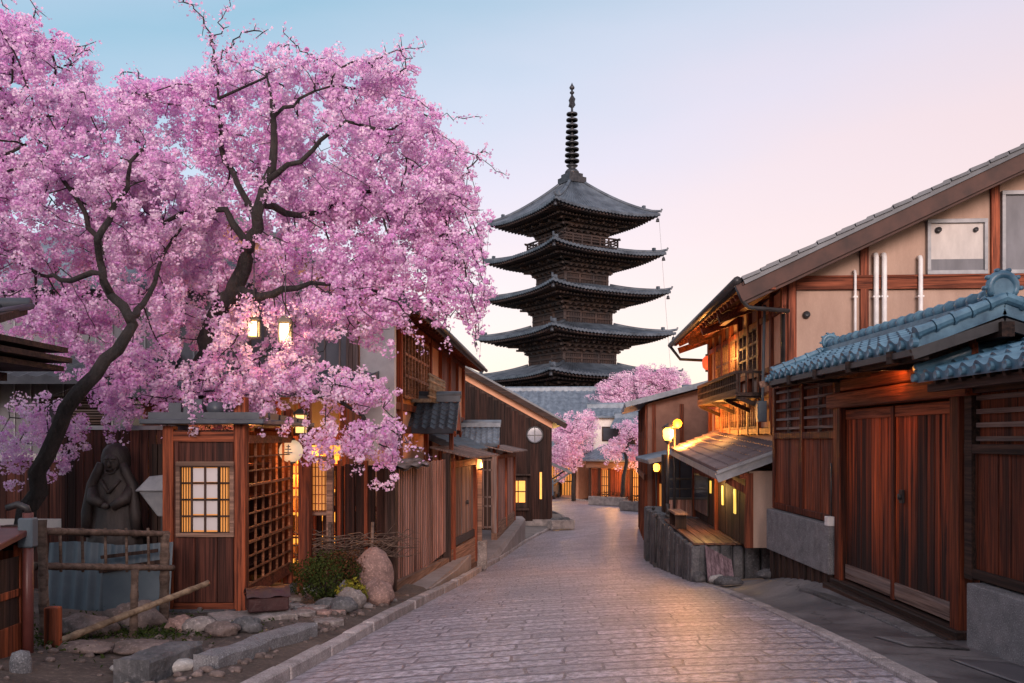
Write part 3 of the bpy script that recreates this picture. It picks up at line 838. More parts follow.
for ax, ay, dx, dy in ((452, 150, 26, 46), (462, 190, 20, 60), (470, 215, 14, 56), (472, 250, 14, 62), (462, 280, 16, 56), (430, 298, 10, 24), (372, 430, 22, 34), (356, 440, 6, 34), (330, 425, 4, 36), (388, 420, 16, 34),
                       (425, 125, 34, 30), (400, 95, 36, 22), (440, 170, 34, 40), (305, 405, 4, 30), (262, 405, 2, 26), (222, 415, 4, 28), (170, 412, -4, 26), (130, 415, -6, 28), (150, 95, -20, 16), (345, 70, 30, -14), (250, 70, -16, -16), (390, 80, 20, -16), (300, 72, 8, -22), (458, 230, 24, 66), (450, 275, 18, 50)):
    Yq = 11.4 + rq.uniform(-.5, .4)
    sprays.append(BR((ax, ay, Yq), (ax + dx * .5, ay + dy * .28, Yq - .1), (ax + dx * .85, ay + dy * .62, Yq - .15), (ax + dx, ay + dy, Yq - .15)))
bare = [BR((212, 60, 11.4), (210, 30, 11.4), (196, 10, 11.4), (178, -6, 11.4)), BR((213, 45, 11.4), (222, 22, 11.4), (232, 0, 11.4)), BR((228, 50, 11.4), (242, 34, 11.4), (270, 28, 11.4)),
        BR((318, 68, 11.5), (300, 48, 11.5), (284, 34, 11.5)), BR((372, 62, 11.5), (392, 50, 11.5), (422, 46, 11.5)), BR((425, 115, 11.6), (450, 118, 11.6), (482, 117, 11.6)),
        BR((460, 150, 11.6), (480, 156, 11.6), (508, 178, 11.6)), BR((440, 310, 11.6), (462, 314, 11.6), (478, 336, 11.6)), BR((460, 265, 11.6), (478, 276, 11.6), (490, 284, 11.6)),
        BR((150, 92, 11.8), (138, 72, 11.8), (116, 78, 11.8)), BR((330, 75, 11.4), (318, 60, 11.4), (310, 52, 11.4)), BR((395, 75, 11.4), (410, 62, 11.4), (398, 44, 11.4)),
        BR((395, 435, 11.2), (412, 446, 11.2), (426, 458, 11.2)), BR((452, 215, 11.6), (470, 232, 11.6), (486, 244, 11.6)), BR((462, 180, 11.6), (474, 160, 11.6), (488, 150, 11.6)),
        BR((450, 240, 11.5), (466, 262, 11.4), (474, 300, 11.4), (476, 340, 11.4)), BR((430, 300, 11.4), (446, 318, 11.3), (452, 350, 11.3)), BR((405, 320, 11.3), (416, 335, 11.2), (420, 352, 11.2)),
        BR((455, 200, 11.4), (472, 222, 11.4), (480, 262, 11.4)), BR((380, 400, 11.2), (396, 420, 11.2), (402, 452, 11.2)), BR((345, 430, 11.2), (356, 450, 11.2), (358, 476, 11.2)), BR((290, 60, 11.3), (286, 44, 11.3), (272, 52, 11.3))]
CFG = dict(void=6.5, step=0.16, kill=0.2, rmin=0.0055, bark_r=0.03, thin=0.016, pr=0.095, petals=40, psize=0.040, clear=0.07, weep=0.15, droop=0.12)
blossom_tree('cherry_tree', 'tall pink cherry tree in full bloom rising behind the wooden booth over the street', (-4.66, 12.9, -2.2), limbs, lobes, 3000, CFG, 7, 'blossoming cherry trees', bare=bare, sprays=sprays, avoid=[(*P(285, 331, 10.9), .20), (*P(254, 328, 11.0), .17), (*P(285, 331, 10.6), .16), (*P(286, 331, 10.2), .15)])

# --- the leaning tree at the left edge
limbs = [
    LM((12, 655, 9.7, .16), (20, 545, 9.6, .125), (33, 490, 9.6, .098), (44, 455, 9.6, .09), (60, 424, 9.6, .088), (74, 396, 9.6, .084), (98, 374, 9.7, .076), (118, 350, 9.8, .07), (131, 326, 9.9, .06), (122, 306, 10, .056), (104, 282, 10.15, .046), (101, 250, 10.4, .038), (86, 215, 10.65, .028), (62, 176, 10.7, .024), (30, 125, 10.8, .016)),
    LM((129, 322, 9.9, .05), (150, 296, 10.5, .03), (166, 250, 10.9, .02), (190, 215, 11, .013)),
    LM((98, 240, 10, .04), (120, 200, 10.4, .03), (138, 150, 10.6, .02)),
    LM((106, 272, 9.9, .035), (70, 280, 10.2, .03), (30, 270, 10.7, .015)),
    LM((60, 430, 9.6, .03), (52, 415, 10.2, .022), (48, 405, 10.6, .014)),
]
lobes = [LB(38, 82, 58, 58, 11.0, 1.2), LB(95, 150, 75, 66, 11.0, 1.2), LB(45, 215, 85, 70, 11.0, 1.2), LB(150, 205, 70, 66, 11.1, 1.1), LB(45, 295, 50, 32, 10.9, 0.8, 0.6),
         LB(140, 275, 48, 36, 10.9, 0.8), LB(-40, 150, 60, 130, 11.0, 1.2), LB(58, 418, 30, 28, 10.7, 0.5, 1.2), LB(75, 312, 40, 22, 10.7, 0.6, 0.8), LB(150, 345, 28, 28, 10.7, 0.4), LB(55, 465, 12, 20, 10.6, 0.3, 1.0), LB(15, 48, 30, 30, 11, 0.8), LB(88, 338, 38, 24, 11.0, 0.5, 1.2), LB(30, 325, 34, 16, 11.2, 0.5, 1.0), LB(95, 385, 22, 14, 10.9, 0.3), LB(20, 430, 18, 34, 11.0, 0.4)]
bare = [BR((30, 45, 10.8), (33, 22, 10.8), (32, -6, 10.8)), BR((12, 40, 10.8), (8, 15, 10.8), (2, -8, 10.8)), BR((70, 60, 10.8), (80, 44, 10.8), (92, 52, 10.8)), BR((120, 108, 10.9), (134, 92, 10.9), (150, 100, 10.9))]
CFG2 = dict(CFG); CFG2.update(petals=42, pr=0.088, psize=0.037)
blossom_tree('cherry_tree', 'leaning cherry tree with a mossy dark crooked trunk at the left edge, pink blossom overhead', (-5.3, 9.7, -2.2), limbs, lobes, 2200, CFG2, 19, 'blossoming cherry trees', bare=bare)

# --- cherry trees further down the street
def far_cherry(label, px, py, Y, zbase, trunk_px, lobes_px, n, seed, tr=0.16):
    base = P(trunk_px, py, Y); base.z = zbase
    top = P(px, py, Y)
    limbs = [[(base.x, base.y, base.z, tr), ((base.x + top.x) / 2, Y, (base.z * .5 + top.z * .5), tr * 0.75), (top.x, Y, top.z, tr * 0.4)]]
    lobes = [LB(a, b_, rx, ry, Y + dy, dp) for a, b_, rx, ry, dy, dp in lobes_px]
    s = Y / 64; tr *= .65
    cfg = dict(void=3.0 / s, step=0.45 * s, kill=0.55 * s, rmin=0.018 * s, bark_r=0.06 * s, thin=0.06, pr=0.30 * s, petals=42, psize=0.105 * s, clear=0.3, weep=0.3, droop=0.08)
    blossom_tree('cherry_tree', label, tuple(base), limbs, lobes, n, cfg, seed, 'blossoming cherry trees', 'petal_far')
far_cherry('pale pink cherry tree in bloom beside the white disc wall at the bend', 573, 440, 62, -4.2, 574, [(570, 438, 18, 24, 0, 1.8), (586, 424, 12, 13, 1, 1.5), (558, 454, 10, 14, 0, 1.2)], 300, 31)
far_cherry('broad pink cherry tree standing right of the pagoda foot, over the roofs', 640, 398, 80, -5, 640, [(640, 386, 38, 16, 0, 2.5), (612, 394, 24, 12, 0, 2), (668, 382, 22, 13, 0, 2), (650, 374, 18, 9, 0, 1.5), (630, 405, 34, 8, 0, 1.5)], 520, 37)
far_cherry('small cherry tree with sparse blossom in front of the far white house', 628, 430, 58, -4.2, 622, [(630, 428, 14, 10, 0, 1.2), (610, 444, 14, 7, 0, 1), (645, 440, 12, 9, 0, 1), (628, 452, 22, 5, 0, 1)], 120, 41)
# ================================================================== PAGODA
S2 = math.sqrt(2)
PY = 92.0
pag = thing('pagoda', 'tall dark five storey pagoda with upturned tiled eaves and a ringed metal spire', 'pagoda', (P(572, 440, PY).x, PY, -8.6), R(31))
PZ = 8.6      # local z = world z + PZ
def roof_z(t, s, zt, ze, up):
    g = 1 - (1 - t) ** 1.28
    return zt + (ze - zt) * g + up * abs(s) ** 3.2 * t ** 2
def pag_roof(zt, wt_, ze, a, up, last=False):
    """square hipped roof, concave, tips lifted; wt_ half width at the top, a at the eave"""
    mb = MB()
    NT = 13; nx = 4 * int(2 * a / 0.42)
    for k in range(4):
        ang = k * math.pi / 2; ca, sa = math.cos(ang), math.sin(ang)
        rows = []
        for i in range(NT):
            t = i / (NT - 1); w = wt_ + (a - wt_) * t; row = []
            for j in range(nx + 1):
                s = -1 + 2 * j / nx; x = s * w
                bow = 0.25 * abs(s) ** 3 * t * t
                rib = 0.11 * (0.5 + 0.5 * math.cos(2 * math.pi * (s * a) / 0.42)) if abs(s) < 0.985 else 0
                z = roof_z(t, s, zt, ze, up) + rib
                xx, yy = x + (bow * s), -(w + bow)
                row.append((xx * ca - yy * sa, xx * sa + yy * ca, z))
            rows.append(row)
        mb.grid(rows, False)
        # eave fascia and closing underside
        row0 = rows[-1]
        lo = [(x, y, z - 0.24) for x, y, z in row0]
        mb.grid([row0, lo], False)
        inn = []
        for j in range(nx + 1):
            s = -1 + 2 * j / nx; w = wt_ + 0.5 if not last else 3.4
            x, y = s * w, -w
            inn.append((x * ca - y * sa, x * sa + y * ca, ze + 0.05))
        mb.grid([lo, inn], False)
    roof = mb.build('roof', M['pagoda_tile'], pag)
    # hip ridges with lifted ends
    for k in range(4):
        rd = MB()
        ang = k * math.pi / 2 + math.pi / 4; ca, sa = math.cos(ang), math.sin(ang)
        pts = []
        for i in range(11):
            t = i / 10; w = (wt_ + (a - wt_) * t + 0.25 * t * t) * S2
            pts.append((w * ca, w * sa, roof_z(t, 1, zt, ze, up) + 0.14 + (0.10 if i == 10 else 0)))
        rd.tube(pts, [0.17] * 9 + [0.16, 0.12], 6)
        p = pts[8]; rd.box(p[0] - .14, p[0] + .14, p[1] - .14, p[1] + .14, p[2], p[2] + .38)
        p = pts[10]; rd.bar((p[0], p[1], p[2] - .1), (p[0] + .15 * ca, p[1] + .15 * sa, p[2] + .22), .16, .16)
        rd.build('hip_ridge', M['pagoda_tile'], roof)
    # rafters, two tiers
    rf = MB()
    for k in range(4):
        ang = k * math.pi / 2; ca, sa = math.cos(ang), math.sin(ang)
        n = int(2 * a / 0.40)
        for q in range(n + 1):
            s = -1 + 2 * q / n
            x = s * a * 0.985
            wi = max(wt_ * 0.9, abs(x) * 0.98)
            if wi > a - 0.3: continue
            def tr(x_, y_, z_): return (x_ * ca - y_ * sa, x_ * sa + y_ * ca, z_)
            lift = up * abs(s) ** 3.2
            rf.bar(tr(x, -(a - 0.12), ze - 0.33 + lift), tr(x, -wi, ze - 0.16 + lift * ((wi - wt_) / (a - wt_)) ** 2), 0.13, 0.16)
            if wi < a - 1.5:
                rf.bar(tr(x, -(a - 1.25), ze - 0.52 + lift * .5), tr(x, -wi, ze - 0.34 + lift * ((wi - wt_) / (a - wt_)) ** 2), 0.15, 0.17)
    rf.build('rafters', M['pagoda_raf'], roof)
    # wind bells
    for k in range(4):
        ang = k * math.pi / 2 + math.pi / 4; ca, sa = math.cos(ang), math.sin(ang)
        w = (a + 0.05) * S2
        bl = MB(); c = (w * ca, w * sa, ze + up - 0.30)
        bl.tube([(c[0], c[1], c[2]), (c[0], c[1], c[2] - .15)], .025, 5)
        bl.lathe([(.05, -.15), (.12, -.20), (.15, -.36), (.19, -.50), (.0, -.50)], c, 10)
        bl.build('wind_bell', M['bronze'], pag)
    return roof
def pag_body(z0, z1, b, bracket_z, a):
    wl = MB()
    wl.box(-b, b, -b, b, z0, z1)
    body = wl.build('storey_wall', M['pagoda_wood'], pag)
    fr = MB(); br_ = MB()
    h = z1 - z0
    for k in range(4):
        ang = k * math.pi / 2; ca, sa = math.cos(ang), math.sin(ang)
        Mx = Matrix(((ca, -sa, 0, 0), (sa, ca, 0, 0), (0, 0, 1, 0), (0, 0, 0, 1)))
        fr.M = Mx; br_.M = Mx
        for i in range(4):                                   # three bays: posts
            x = -b + 2 * b * i / 3
            fr.tube([(x, -b - .04, z0), (x, -b - .04, bracket_z)], .17, 8)
        for zz in (z0 + .10, z0 + .55 * (bracket_z - z0), bracket_z - .12):
            fr.box(-b - .1, b + .1, -b - .20, -b - .02, zz - .09, zz + .09)
        # doors / slatted windows in the bays
        zt_ = bracket_z - .25
        for i in range(3):
            x0 = -b + 2 * b * i / 3 + .24; x1 = -b + 2 * b * (i + 1) / 3 - .24
            for q in range(7):
                xx = x0 + (x1 - x0) * (q + .5) / 7
                fr.box(xx - .05, xx + .05, -b - .10, -b - .01, z0 + .2, zt_)
        # bracket complexes: three steps outwards under the eave
        for st in range(3):
            w = b + 0.30 + st * 0.55
            zz = bracket_z + 0.02 + st * (z1 - bracket_z - .25) / 3
            br_.box(-w, w, -w - .12, -w + .10, zz + .16, zz + .36)
            n = 7 + st * 2
            for i in range(n):
                x = -b * 1.02 + 2.04 * b * i / (n - 1)
                br_.box(x - .11, x + .11, -w - .20, -b + .1, zz - .04, zz + .14)
                br_.box(x - .19, x + .19, -w - .24, -w + .14, zz + .06, zz + .17)
        # corner arms
        for st in range(3):
            w = b + 0.35 + st * 0.62
            zz = bracket_z + 0.05 + st * (z1 - bracket_z - .2) / 3
            br_.bar((b - .2, -b + .2, zz), (w + .1, -w - .1, zz + .1), .2, .2)
        # tail rafters
        for i in range(4):
            x = -b + 2 * b * i / 3
            br_.bar((x, -b, z1 + .05), (x, -b - 2.1, z1 - .55), .17, .2)
    fr.M = None
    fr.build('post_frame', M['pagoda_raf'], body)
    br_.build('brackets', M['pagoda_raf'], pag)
def pag_rail(z, w):
    r_ = MB()
    r_.box(-w - .1, w + .1, -w - .1, w + .1, z - .12, z)
    for k in range(4):
        ang = k * math.pi / 2; ca, sa = math.cos(ang), math.sin(ang)
        r_.M = Matrix(((ca, -sa, 0, 0), (sa, ca, 0, 0), (0, 0, 1, 0), (0, 0, 0, 1)))
        for zz, th in ((.32, .05), (.58, .05), (.86, .075)):
            ex = .35 if zz > .8 else .1
            r_.box(-w - ex, w + ex, -w - th, -w + th, z + zz - th, z + zz + th)
        n = 7
        for i in range(n):
            x = -w + 2 * w * i / (n - 1)
            r_.box(x - .07, x + .07, -w - .07, -w + .07, z, z + .9)
    r_.M = None
    r_.build('railing', M['pagoda_raf'], pag)
tiers = [  # tip z, diagonal, top z, top diagonal, body half-diagonal, body bottom
    (6.64, 10.65, 7.55, 4.6, 4.75, -8.6), (10.73, 10.15, 11.55, 4.25, 4.35, 7.3), (14.84, 9.63, 15.50, 3.9, 3.95, 11.3), (18.70, 9.19, 19.35, 3.6, 3.55, 15.25), (22.60, 8.60, 26.3, 0.95, 3.25, 19.1)]
UP = 0.44
for i, (tip, D, zt, dt, db, zb) in enumerate(tiers):
    ze = tip - UP
    pag_roof(zt + PZ, dt / S2, ze + PZ, D / S2, UP, i == 4)
    b_ = db / S2
    top = ze - .22
    pag_body(zb + PZ, top + PZ, b_, (top - 1.35 if i else top - 1.6) + PZ, D / S2)
    if i == 4:
        pag_rail(zb + PZ + .25, b_ + 1.0)
# spire
sp = MB()
sp.box(-1.05, 1.05, -1.05, 1.05, 26.15 + PZ, 26.75 + PZ); sp.box(-.8, .8, -.8, .8, 26.75 + PZ, 27.15 + PZ)
sp.lathe([(.75, 0), (.72, .25), (.5, .5), (.3, .62), (.55, .8), (.62, .9), (.2, .95)], (0, 0, 27.15 + PZ), 16)
sp.tube([(0, 0, 27.9 + PZ), (0, 0, 36.0 + PZ)], [.17, .10], 8)
spire = sp.build('spire', M['bronze'], pag)
for i in range(9):
    z = 28.5 + i * .60 + PZ; r_ = .72 - i * .024
    ring = MB()
    ring.lathe([(r_ - .10, -.07), (r_ + .03, -.09), (r_ + .05, 0), (r_ + .03, .09), (r_ - .10, .07), (r_ - .10, -.07)], (0, 0, z), 18)
    for k in range(4):
        a_ = k * math.pi / 2
        ring.bar((0, 0, z), (r_ * math.cos(a_), r_ * math.sin(a_), z), .06, .06)
    ring.build('ring', M['bronze'], spire)
fl = MB()
for k in range(4):
    a_ = k * math.pi / 2 + .4
    Mx = Matrix.Rotation(a_, 4, 'Z'); fl.M = Mx
    fl.prism([(.05, 33.9 + PZ), (.42, 34.15 + PZ), (.30, 34.5 + PZ), (.40, 34.8 + PZ), (.12, 35.2 + PZ), (.05, 35.3 + PZ)], -.03, .03, 'y')
fl.M = None
fl.lathe([(.02, 0), (.22, .12), (.24, .25), (.02, .42)], (0, 0, 35.3 + PZ), 12)
fl.lathe([(.02, 0), (.24, .14), (.27, .3), (.12, .52), (.01, .78)], (0, 0, 35.75 + PZ), 12)
fl.build('finial', M['bronze'], spire)
ch = MB()
for k in (1, 3):
    a_ = k * math.pi / 2 + math.pi / 4
    w = 8.8; ca, sa = math.cos(a_), math.sin(a_)
    p0 = Vector((w * ca, w * sa, 22.3 + PZ)); p1 = Vector((11.2 * ca, 11.2 * sa, 1.0))
    ch.tube([p0 + (p1 - p0) * t / 12 + Vector((0, 0, -.9 * math.sin(math.pi * t / 12))) for t in range(13)], .022, 4)
ch.build('chain', M['metal_grey'], pag)

# ================================================================== FAR BUILDINGS
def corrug_roof(mb, x0, x1, y0, z0, y1, z1, pitch, amp, thick=0.12, spp=4, courses=0):
    """ribbed roof plane: local x along the ridge, from ridge (y0,z0) to eave (y1,z1), closed below"""
    n = max(2, int(round((x1 - x0) / pitch))) * spp
    ln = math.hypot(y1 - y0, z1 - z0); ny, nz = -(z1 - z0) / ln * (1 if y1 > y0 else -1), abs(y1 - y0) / ln
    ny = (z0 - z1) / ln * (1 if y1 > y0 else -1)
    rows = []
    rowlist = []
    if courses:
        for c in range(courses):
            rowlist.append((c / courses, 0.0)); rowlist.append(((c + 1) / courses - 0.004, 1.0))
    else:
        rowlist = [(0, 0), (1, 0)]
    for t, stp in rowlist:
        row = []
        for i in range(n + 1):
            x = x0 + (x1 - x0) * i / n
            ph = (i % spp) / spp
            h = amp * (0.5 + 0.5 * math.cos(2 * math.pi * ph)) ** 1.3 + stp * 0.026 * (1 if courses else 0)
            row.append((x, y0 + (y1 - y0) * t + ny * h, z0 + (z1 - z0) * t + nz * h))
        rows.append(row)
    mb.grid(rows, False)
    und = lambda p: (p[0], p[1] - ny * thick, p[2] - nz * thick)
    a0, a1 = rows[0], rows[-1]
    l0 = [(p[0], y0 - ny * thick, z0 - nz * thick) for p in a0]; l1 = [(p[0], y1 - ny * thick, z1 - nz * thick) for p in a1]
    mb.grid([a1, l1], False); mb.grid([l1, l0], False); mb.grid([l0, a0], False)
    for e in (0, -1):
        mb.grid([[r_[e] for r_ in rows], [(rows[0][e][0], y0 + (y1 - y0) * t - ny * thick, z0 + (z1 - z0) * t - nz * thick) for t, _ in rowlist]], False)
    return mb
def gable_house(name, label, cat, p0, p1, depth, zb, zeave, rise, wallm, roofm, pitch=.3, over=.6, courses=0, amp=.05):
    """p0->p1 front wall (outward on the left), ridge parallel to the front"""
    rz, L = frame(p0, p1)
    t = thing(name, label, cat, (p0[0], p0[1], zb), rz)
    h = zeave - zb
    w = MB()
    w.prism([(0, 0), (-depth, 0), (-depth, h), (-depth / 2, h + rise), (0, h)], 0, L, 'x')
    wall = w.build('wall', wallm, t)
    r_ = MB(); sl = rise / (depth / 2)
    for sgn in (1, -1):
        yo = (over if sgn > 0 else -depth - over)
        corrug_roof(r_, -over, L + over, -depth / 2, h + rise + .14, yo, h - over * sl + .14, pitch, amp, .12, 4, courses)
    roof = r_.build('roof', roofm, t)
    rg = MB(); rg.box(-over - .05, L + over + .05, -depth / 2 - .16, -depth / 2 + .16, h + rise + .10, h + rise + .42)
    rg.tube([(-over - .1, -depth / 2, h + rise + .44), (L + over + .1, -depth / 2, h + rise + .44)], .12, 6)
    rg.build('ridge', roofm, roof)
    return t, wall, L, h
# big tiled hall roof behind the bend
t, wall, L, h = gable_house('tiled_hall', 'low hall with a big grey tiled roof below the pagoda', 'building', (11.5, 76.0), (-3.5, 77.0), 10, -4.4, 1.7, 2.6, M['plaster_white'], M['tile_grey'], .55, 1.0, 0, .12)
fb = MB()
for i in range(9):
    fb.box(.2 + i * 1.8, .42 + i * 1.8, 0.0, .07, 0, h - .1)
fb.build('timber_frame', M['dark_wood'], t)
# white plastered house with slate-grey roof
t, wall, L, h = gable_house('white_house', 'pale plastered house with a flat grey blue roof behind the orange shopfront', 'house', (9.0, 67.0), (6.1, 67.4), 5, -4.3, 1.75, .6, M['plaster_white'], M['tile_grey'], .4, .55, 0, .06)
w = MB(); w.box(.5, 2.3, .002, .06, 4.2, 5.3)
wf = w.build('window', M['dark_wood'], t); w = MB(); w.box(.6, 2.2, .05, .075, 4.3, 5.2); w.build('pane', M['glass'], wf)
# small dark timber houses packed round the bend
for lab, p0, p1, ze_, rise in (('small dark timber house with warm windows squeezed above the orange shopfront', (10.4, 63.4), (7.6, 64.2), .95, .55), ('narrow dark house with a lit upper window beside the pale plastered house', (12.2, 65.0), (9.7, 65.3), 1.7, .7)):
    t, wall, L, h = gable_house('timber_house', lab, 'house', p0, p1, 3.5, -4.3, ze_, rise, M['clad_wood'], M['tile_grey'], .32, .5, 0, .07)
    w = MB()
    for q in range(6): w.box(L * q / 5.3, L * q / 5.3 + .1, .003, .09, 2.5, h - .05)
    w.box(0, L, .004, .10, h - 1.5, h - 1.36); w.build('timber_frame', M['red_wood'], t)
    w = MB(); w.box(L * .15, L * .55, .006, .05, h - 1.25, h - .35); wf = w.build('window', M['amber_dim'], t)
    w = MB()
    for q in range(8): w.box(L * .15 + q * L * .055, L * .15 + q * L * .055 + .035, .05, .085, h - 1.27, h - .33)
    w.box(L * .13, L * .57, .051, .09, h - .85, h - .79); w.build('lattice', M['dark_wood'], wf)
    w = MB(); w.box(-.1, L + .1, .1, .55, h - 1.62, h - 1.54); w.build('balcony', M['grey_beam'], t)
# row of orange lit shopfronts on the outside of the bend
t = thing('shopfront_row', 'low wooden shopfront with orange lit plank walls and canopy beyond the bend', 'shop', (10.2, 58.5, -4.35), frame((10.2, 58.5), (5.4, 62.5))[0])
L = 6.25
w = MB(); w.box(0, L, -4.0, 0, 0, 3.0); w.build('wall', M['plaster_orange'], t)
w = MB(); rr = random.Random(2)
x = .05
while x < L - .2:
    ww = rr.uniform(.16, .3)
    if not (2.0 < x < 2.7 or 4.6 < x < 5.2):
        w.box(x, x + ww - .02, .003, .05 + rr.uniform(0, .02), .35, 2.35)
    x += ww
w.build('plank_wall', M['red_wood'], t)
w = MB()
for x in (0, 1.95, 2.75, 4.5, 5.3, L - .14):
    w.box(x, x + .14, .004, .14, 0, 3.0)
w.build('post', M['dark_wood'], t)
for a0, a1 in ((2.1, 2.74), (4.65, 5.28)):
    w = MB(); w.box(a0, a1, .004, .03, .1, 2.3); dw = w.build('doorway', M['amber_dim'], t)
    w = MB()
    for q in range(5): w.box(a0 + q * .15, a0 + q * .15 + .045, .032, .06, .1, 2.3)
    for z in (.6, 1.2, 1.8): w.box(a0, a1, .033, .055, z, z + .05)
    w.build('lattice', M['dark_wood'], dw)
w = MB(); w.box(-.1, L + .1, .16, .30, 2.42, 3.0); w.build('fascia', M['pale_beam'], t)
for x in (1.2, 3.6): point_light('front_light', t, (x, 1.3, 2.0), 120, (1, .42, .12), .2)
w = MB(); corrug_roof(w, -.4, L + .4, -2.4, 4.0, .95, 3.0, .35, .06, .1); corrug_roof(w, -.4, L + .4, -2.4, 4.0, -4.4, 3.2, .35, .06, .1); w.build('roof', M['tile_grey'], t)
# yellow lit wall under the blossom
t = thing('lit_shop', 'small shop wall glowing yellow under the far blossom', 'shop', (4.9, 66.5, -4.4), frame((4.9, 66.5), (-1.5, 70))[0])
w = MB(); w.box(0, 7.3, -3.5, 0, 0, 3.1); w.build('wall', M['plaster_orange'], t)
w = MB()
for i in range(6): w.box(.2 + i * 1.2, .34 + i * 1.2, .003, .1, 0, 3.0)
w.build('post', M['dark_wood'], t)
w = MB()
for i in (0, 1, 2): w.box(.4 + i * 1.2, 1.34 + i * 1.2, .004, .05, .3, 2.4)
w.build('paper_screen', M['amber_dim'], t)
w = MB()
for i in range(16): w.box(.42 + i * .22, .47 + i * .22, .052, .08, .3, 2.4)
w.box(.36, 3.8, .053, .09, 1.3, 1.37); w.build('lattice', M['dark_wood'], t)
w = MB(); corrug_roof(w, -.4, 7.7, -1.7, 4.3, .8, 3.0, .35, .06, .1); corrug_roof(w, -.4, 7.7, -1.7, 4.3, -4.0, 3.0, .35, .06, .1); w.build('roof', M['tile_grey'], t)
point_light('lamp_light', t, (2.4, 1.3, 3.2), 260, (1, .55, .15), .2)
lb = MB(); lb.lathe([(.05, -.3), (.2, -.2), (.2, .2), (.05, .3)], (2.4, .9, 3.0), 10); lb.build('lamp', M['bulb_soft'], t)

# low stone planters with shrubs along the outer kerb
rs_l = np.random.RandomState(3)
def leaf_cloud(parent, name, c, rad, n, size, mat, seed, flat=False):
    rs = np.random.RandomState(seed)
    q = rs.normal(size=(n, 3)); q /= np.linalg.norm(q, axis=1, keepdims=True)
    q *= rs.uniform(.3, 1, (n, 1)) ** .5
    lump = 1 + .22 * np.sin(q[:, :1] * 5 + seed) * np.cos(q[:, 1:2] * 6) + .12 * np.sin(q[:, 2:3] * 9 + seed)
    cen = np.array(c) + q * lump * np.array(rad)
    tint = np.clip(rs.beta(1.4, 1.8, n) , 0, 1)
    return quad_cloud(name, cen, q + rs.normal(size=q.shape) * .7, size * rs.uniform(.6, 1.3, n), tint, M[mat], parent, rs, .5, .3)
for i, (px, py, Y, L_, lab) in enumerate([(608, 501, 57.5, 2.6, 'low grey stone planter at the far kerb below the orange shopfront'), (638, 506, 52.5, 2.2, 'low grey stone planter nearer the second street lamp')]):
    c = P(px, py, Y); c.z = road_z(Y) + .05
    t = thing('planter', lab, 'planter', c, R(-35))
    w = MB(); w.box(-L_ / 2, L_ / 2, -.3, .3, 0, .55); w.build('trough', M['stone'], t, .03)
    leaf_cloud(t, 'plant', (0, 0, .65), (L_ * .48, .3, .28), 260, .12, 'leaf_rust', 60 + i)
# parked blue van at the bend
c = Vector((2.55, 66.0, road_z(66)))
t = thing('parked_van', 'tiny blue van parked beyond the dark gabled house', 'van', c, R(78))
w = MB(); w.prism([(-1.7, .3), (1.7, .3), (1.72, .95), (1.35, 1.0), (.85, 1.4), (-1.6, 1.42), (-1.72, .9)], -.75, .75, 'y'); bd = w.build('body', rough_mat('van_blue', (.06, .16, .26), (.08, .20, .32), 2, .3, 0, .01), t, .06)
w = MB(); w.prism([(.92, 1.02), (1.25, 1.02), (.83, 1.33), (-1.5, 1.35), (-1.5, 1.0)], -.765, .765, 'y'); w.build('window', M['glass'], t)
for x in (-1.1, 1.1):
    for y in (-.72, .72):
        w = MB(); w.lathe([(.12, -.09), (.3, -.09), (.3, .09), (.12, .09)], (x, y, .3), 14, axis='y'); w.build('wheel', M['metal_dark'], t)
for y in (-.5, .5):
    w = MB(); w.box(1.70, 1.74, y - .12, y + .12, .72, .88); w.build('headlight', M['white_paint'], t)

# two storey house right of the far street with slate roof
rz, L = frame((5.05, 33.5), (5.9, 41.5))
t = thing('timber_house', 'brown plastered two storey house with a blue grey roof behind the bright street lamp', 'house', (5.05, 33.5, -4.0), rz)
H = 5.35
w = MB(); w.box(0, L, -5.5, 0, 0, H); w.prism([(0, H), (-5.5, H), (-5.5, H + 1.5)], 0, L, 'x'); w.build('wall', rough_mat('plaster_brown', (.22, .115, .085), (.31, .17, .125), 2.5, .85, .15), t)
w = MB(); corrug_roof(w, -.7, L + .7, -6.2, H + 1.83, .85, H - .02, .45, .05, .14); w.build('roof', M['tile_grey'], t)
w = MB()
for i in range(9): w.box(.1 + i * .95, .24 + i * .95, .003, .09, 0, H - .02)
w.box(0, L, .005, .13, 2.5, 2.72)
for i in range(6): w.box(-.09, -.003, -.3 - i * 1.02, -.16 - i * 1.02, 0, H - .02)
w.build('timber_frame', M['red_wood'], t)
for x0 in (1.2, 3.6, 6.0):
    w = MB(); w.box(x0, x0 + 1.3, .004, .06, 3.0, 4.4); wf = w.build('window', M['dark_wood'], t)
    w = MB()
    for q in range(8): w.box(x0 + .08 + q * .15, x0 + .12 + q * .15, .055, .085, 3.05, 4.35)
    w.build('lattice', M['red_wood'], wf)
w = MB(); w.box(-.06, -.005, -4.0, -2.9, 3.2, 4.3); wf = w.build('window', M['dark_wood'], t); w = MB(); w.box(-.08, -.05, -3.9, -3.0, 3.3, 4.2); w.build('pane', M['glass'], wf)
# ground floor dark shop face with pale fascia letters strip, facing the camera
w = MB(); w.box(-.35, -.01, -3.4, -.15, 2.55, 3.0); w.build('signboard', M['dark_beam'], t)
w = MB(); rr = random.Random(9)
for i in range(9):
    y = -.5 - i * .3
    w.box(-.37, -.352, y - .09, y - .05, 2.66, 2.9); w.box(-.372, -.354, y - .17, y + .02, 2.76 + rr.uniform(-.06, .06), 2.80 + rr.uniform(-.02, .06))
w.build('sign_strokes', M['white_paint'], t)
w = MB(); w.box(-.10, -.004, -3.2, -.3, .1, 2.5); w.build('shop_window', M['glass'], t)
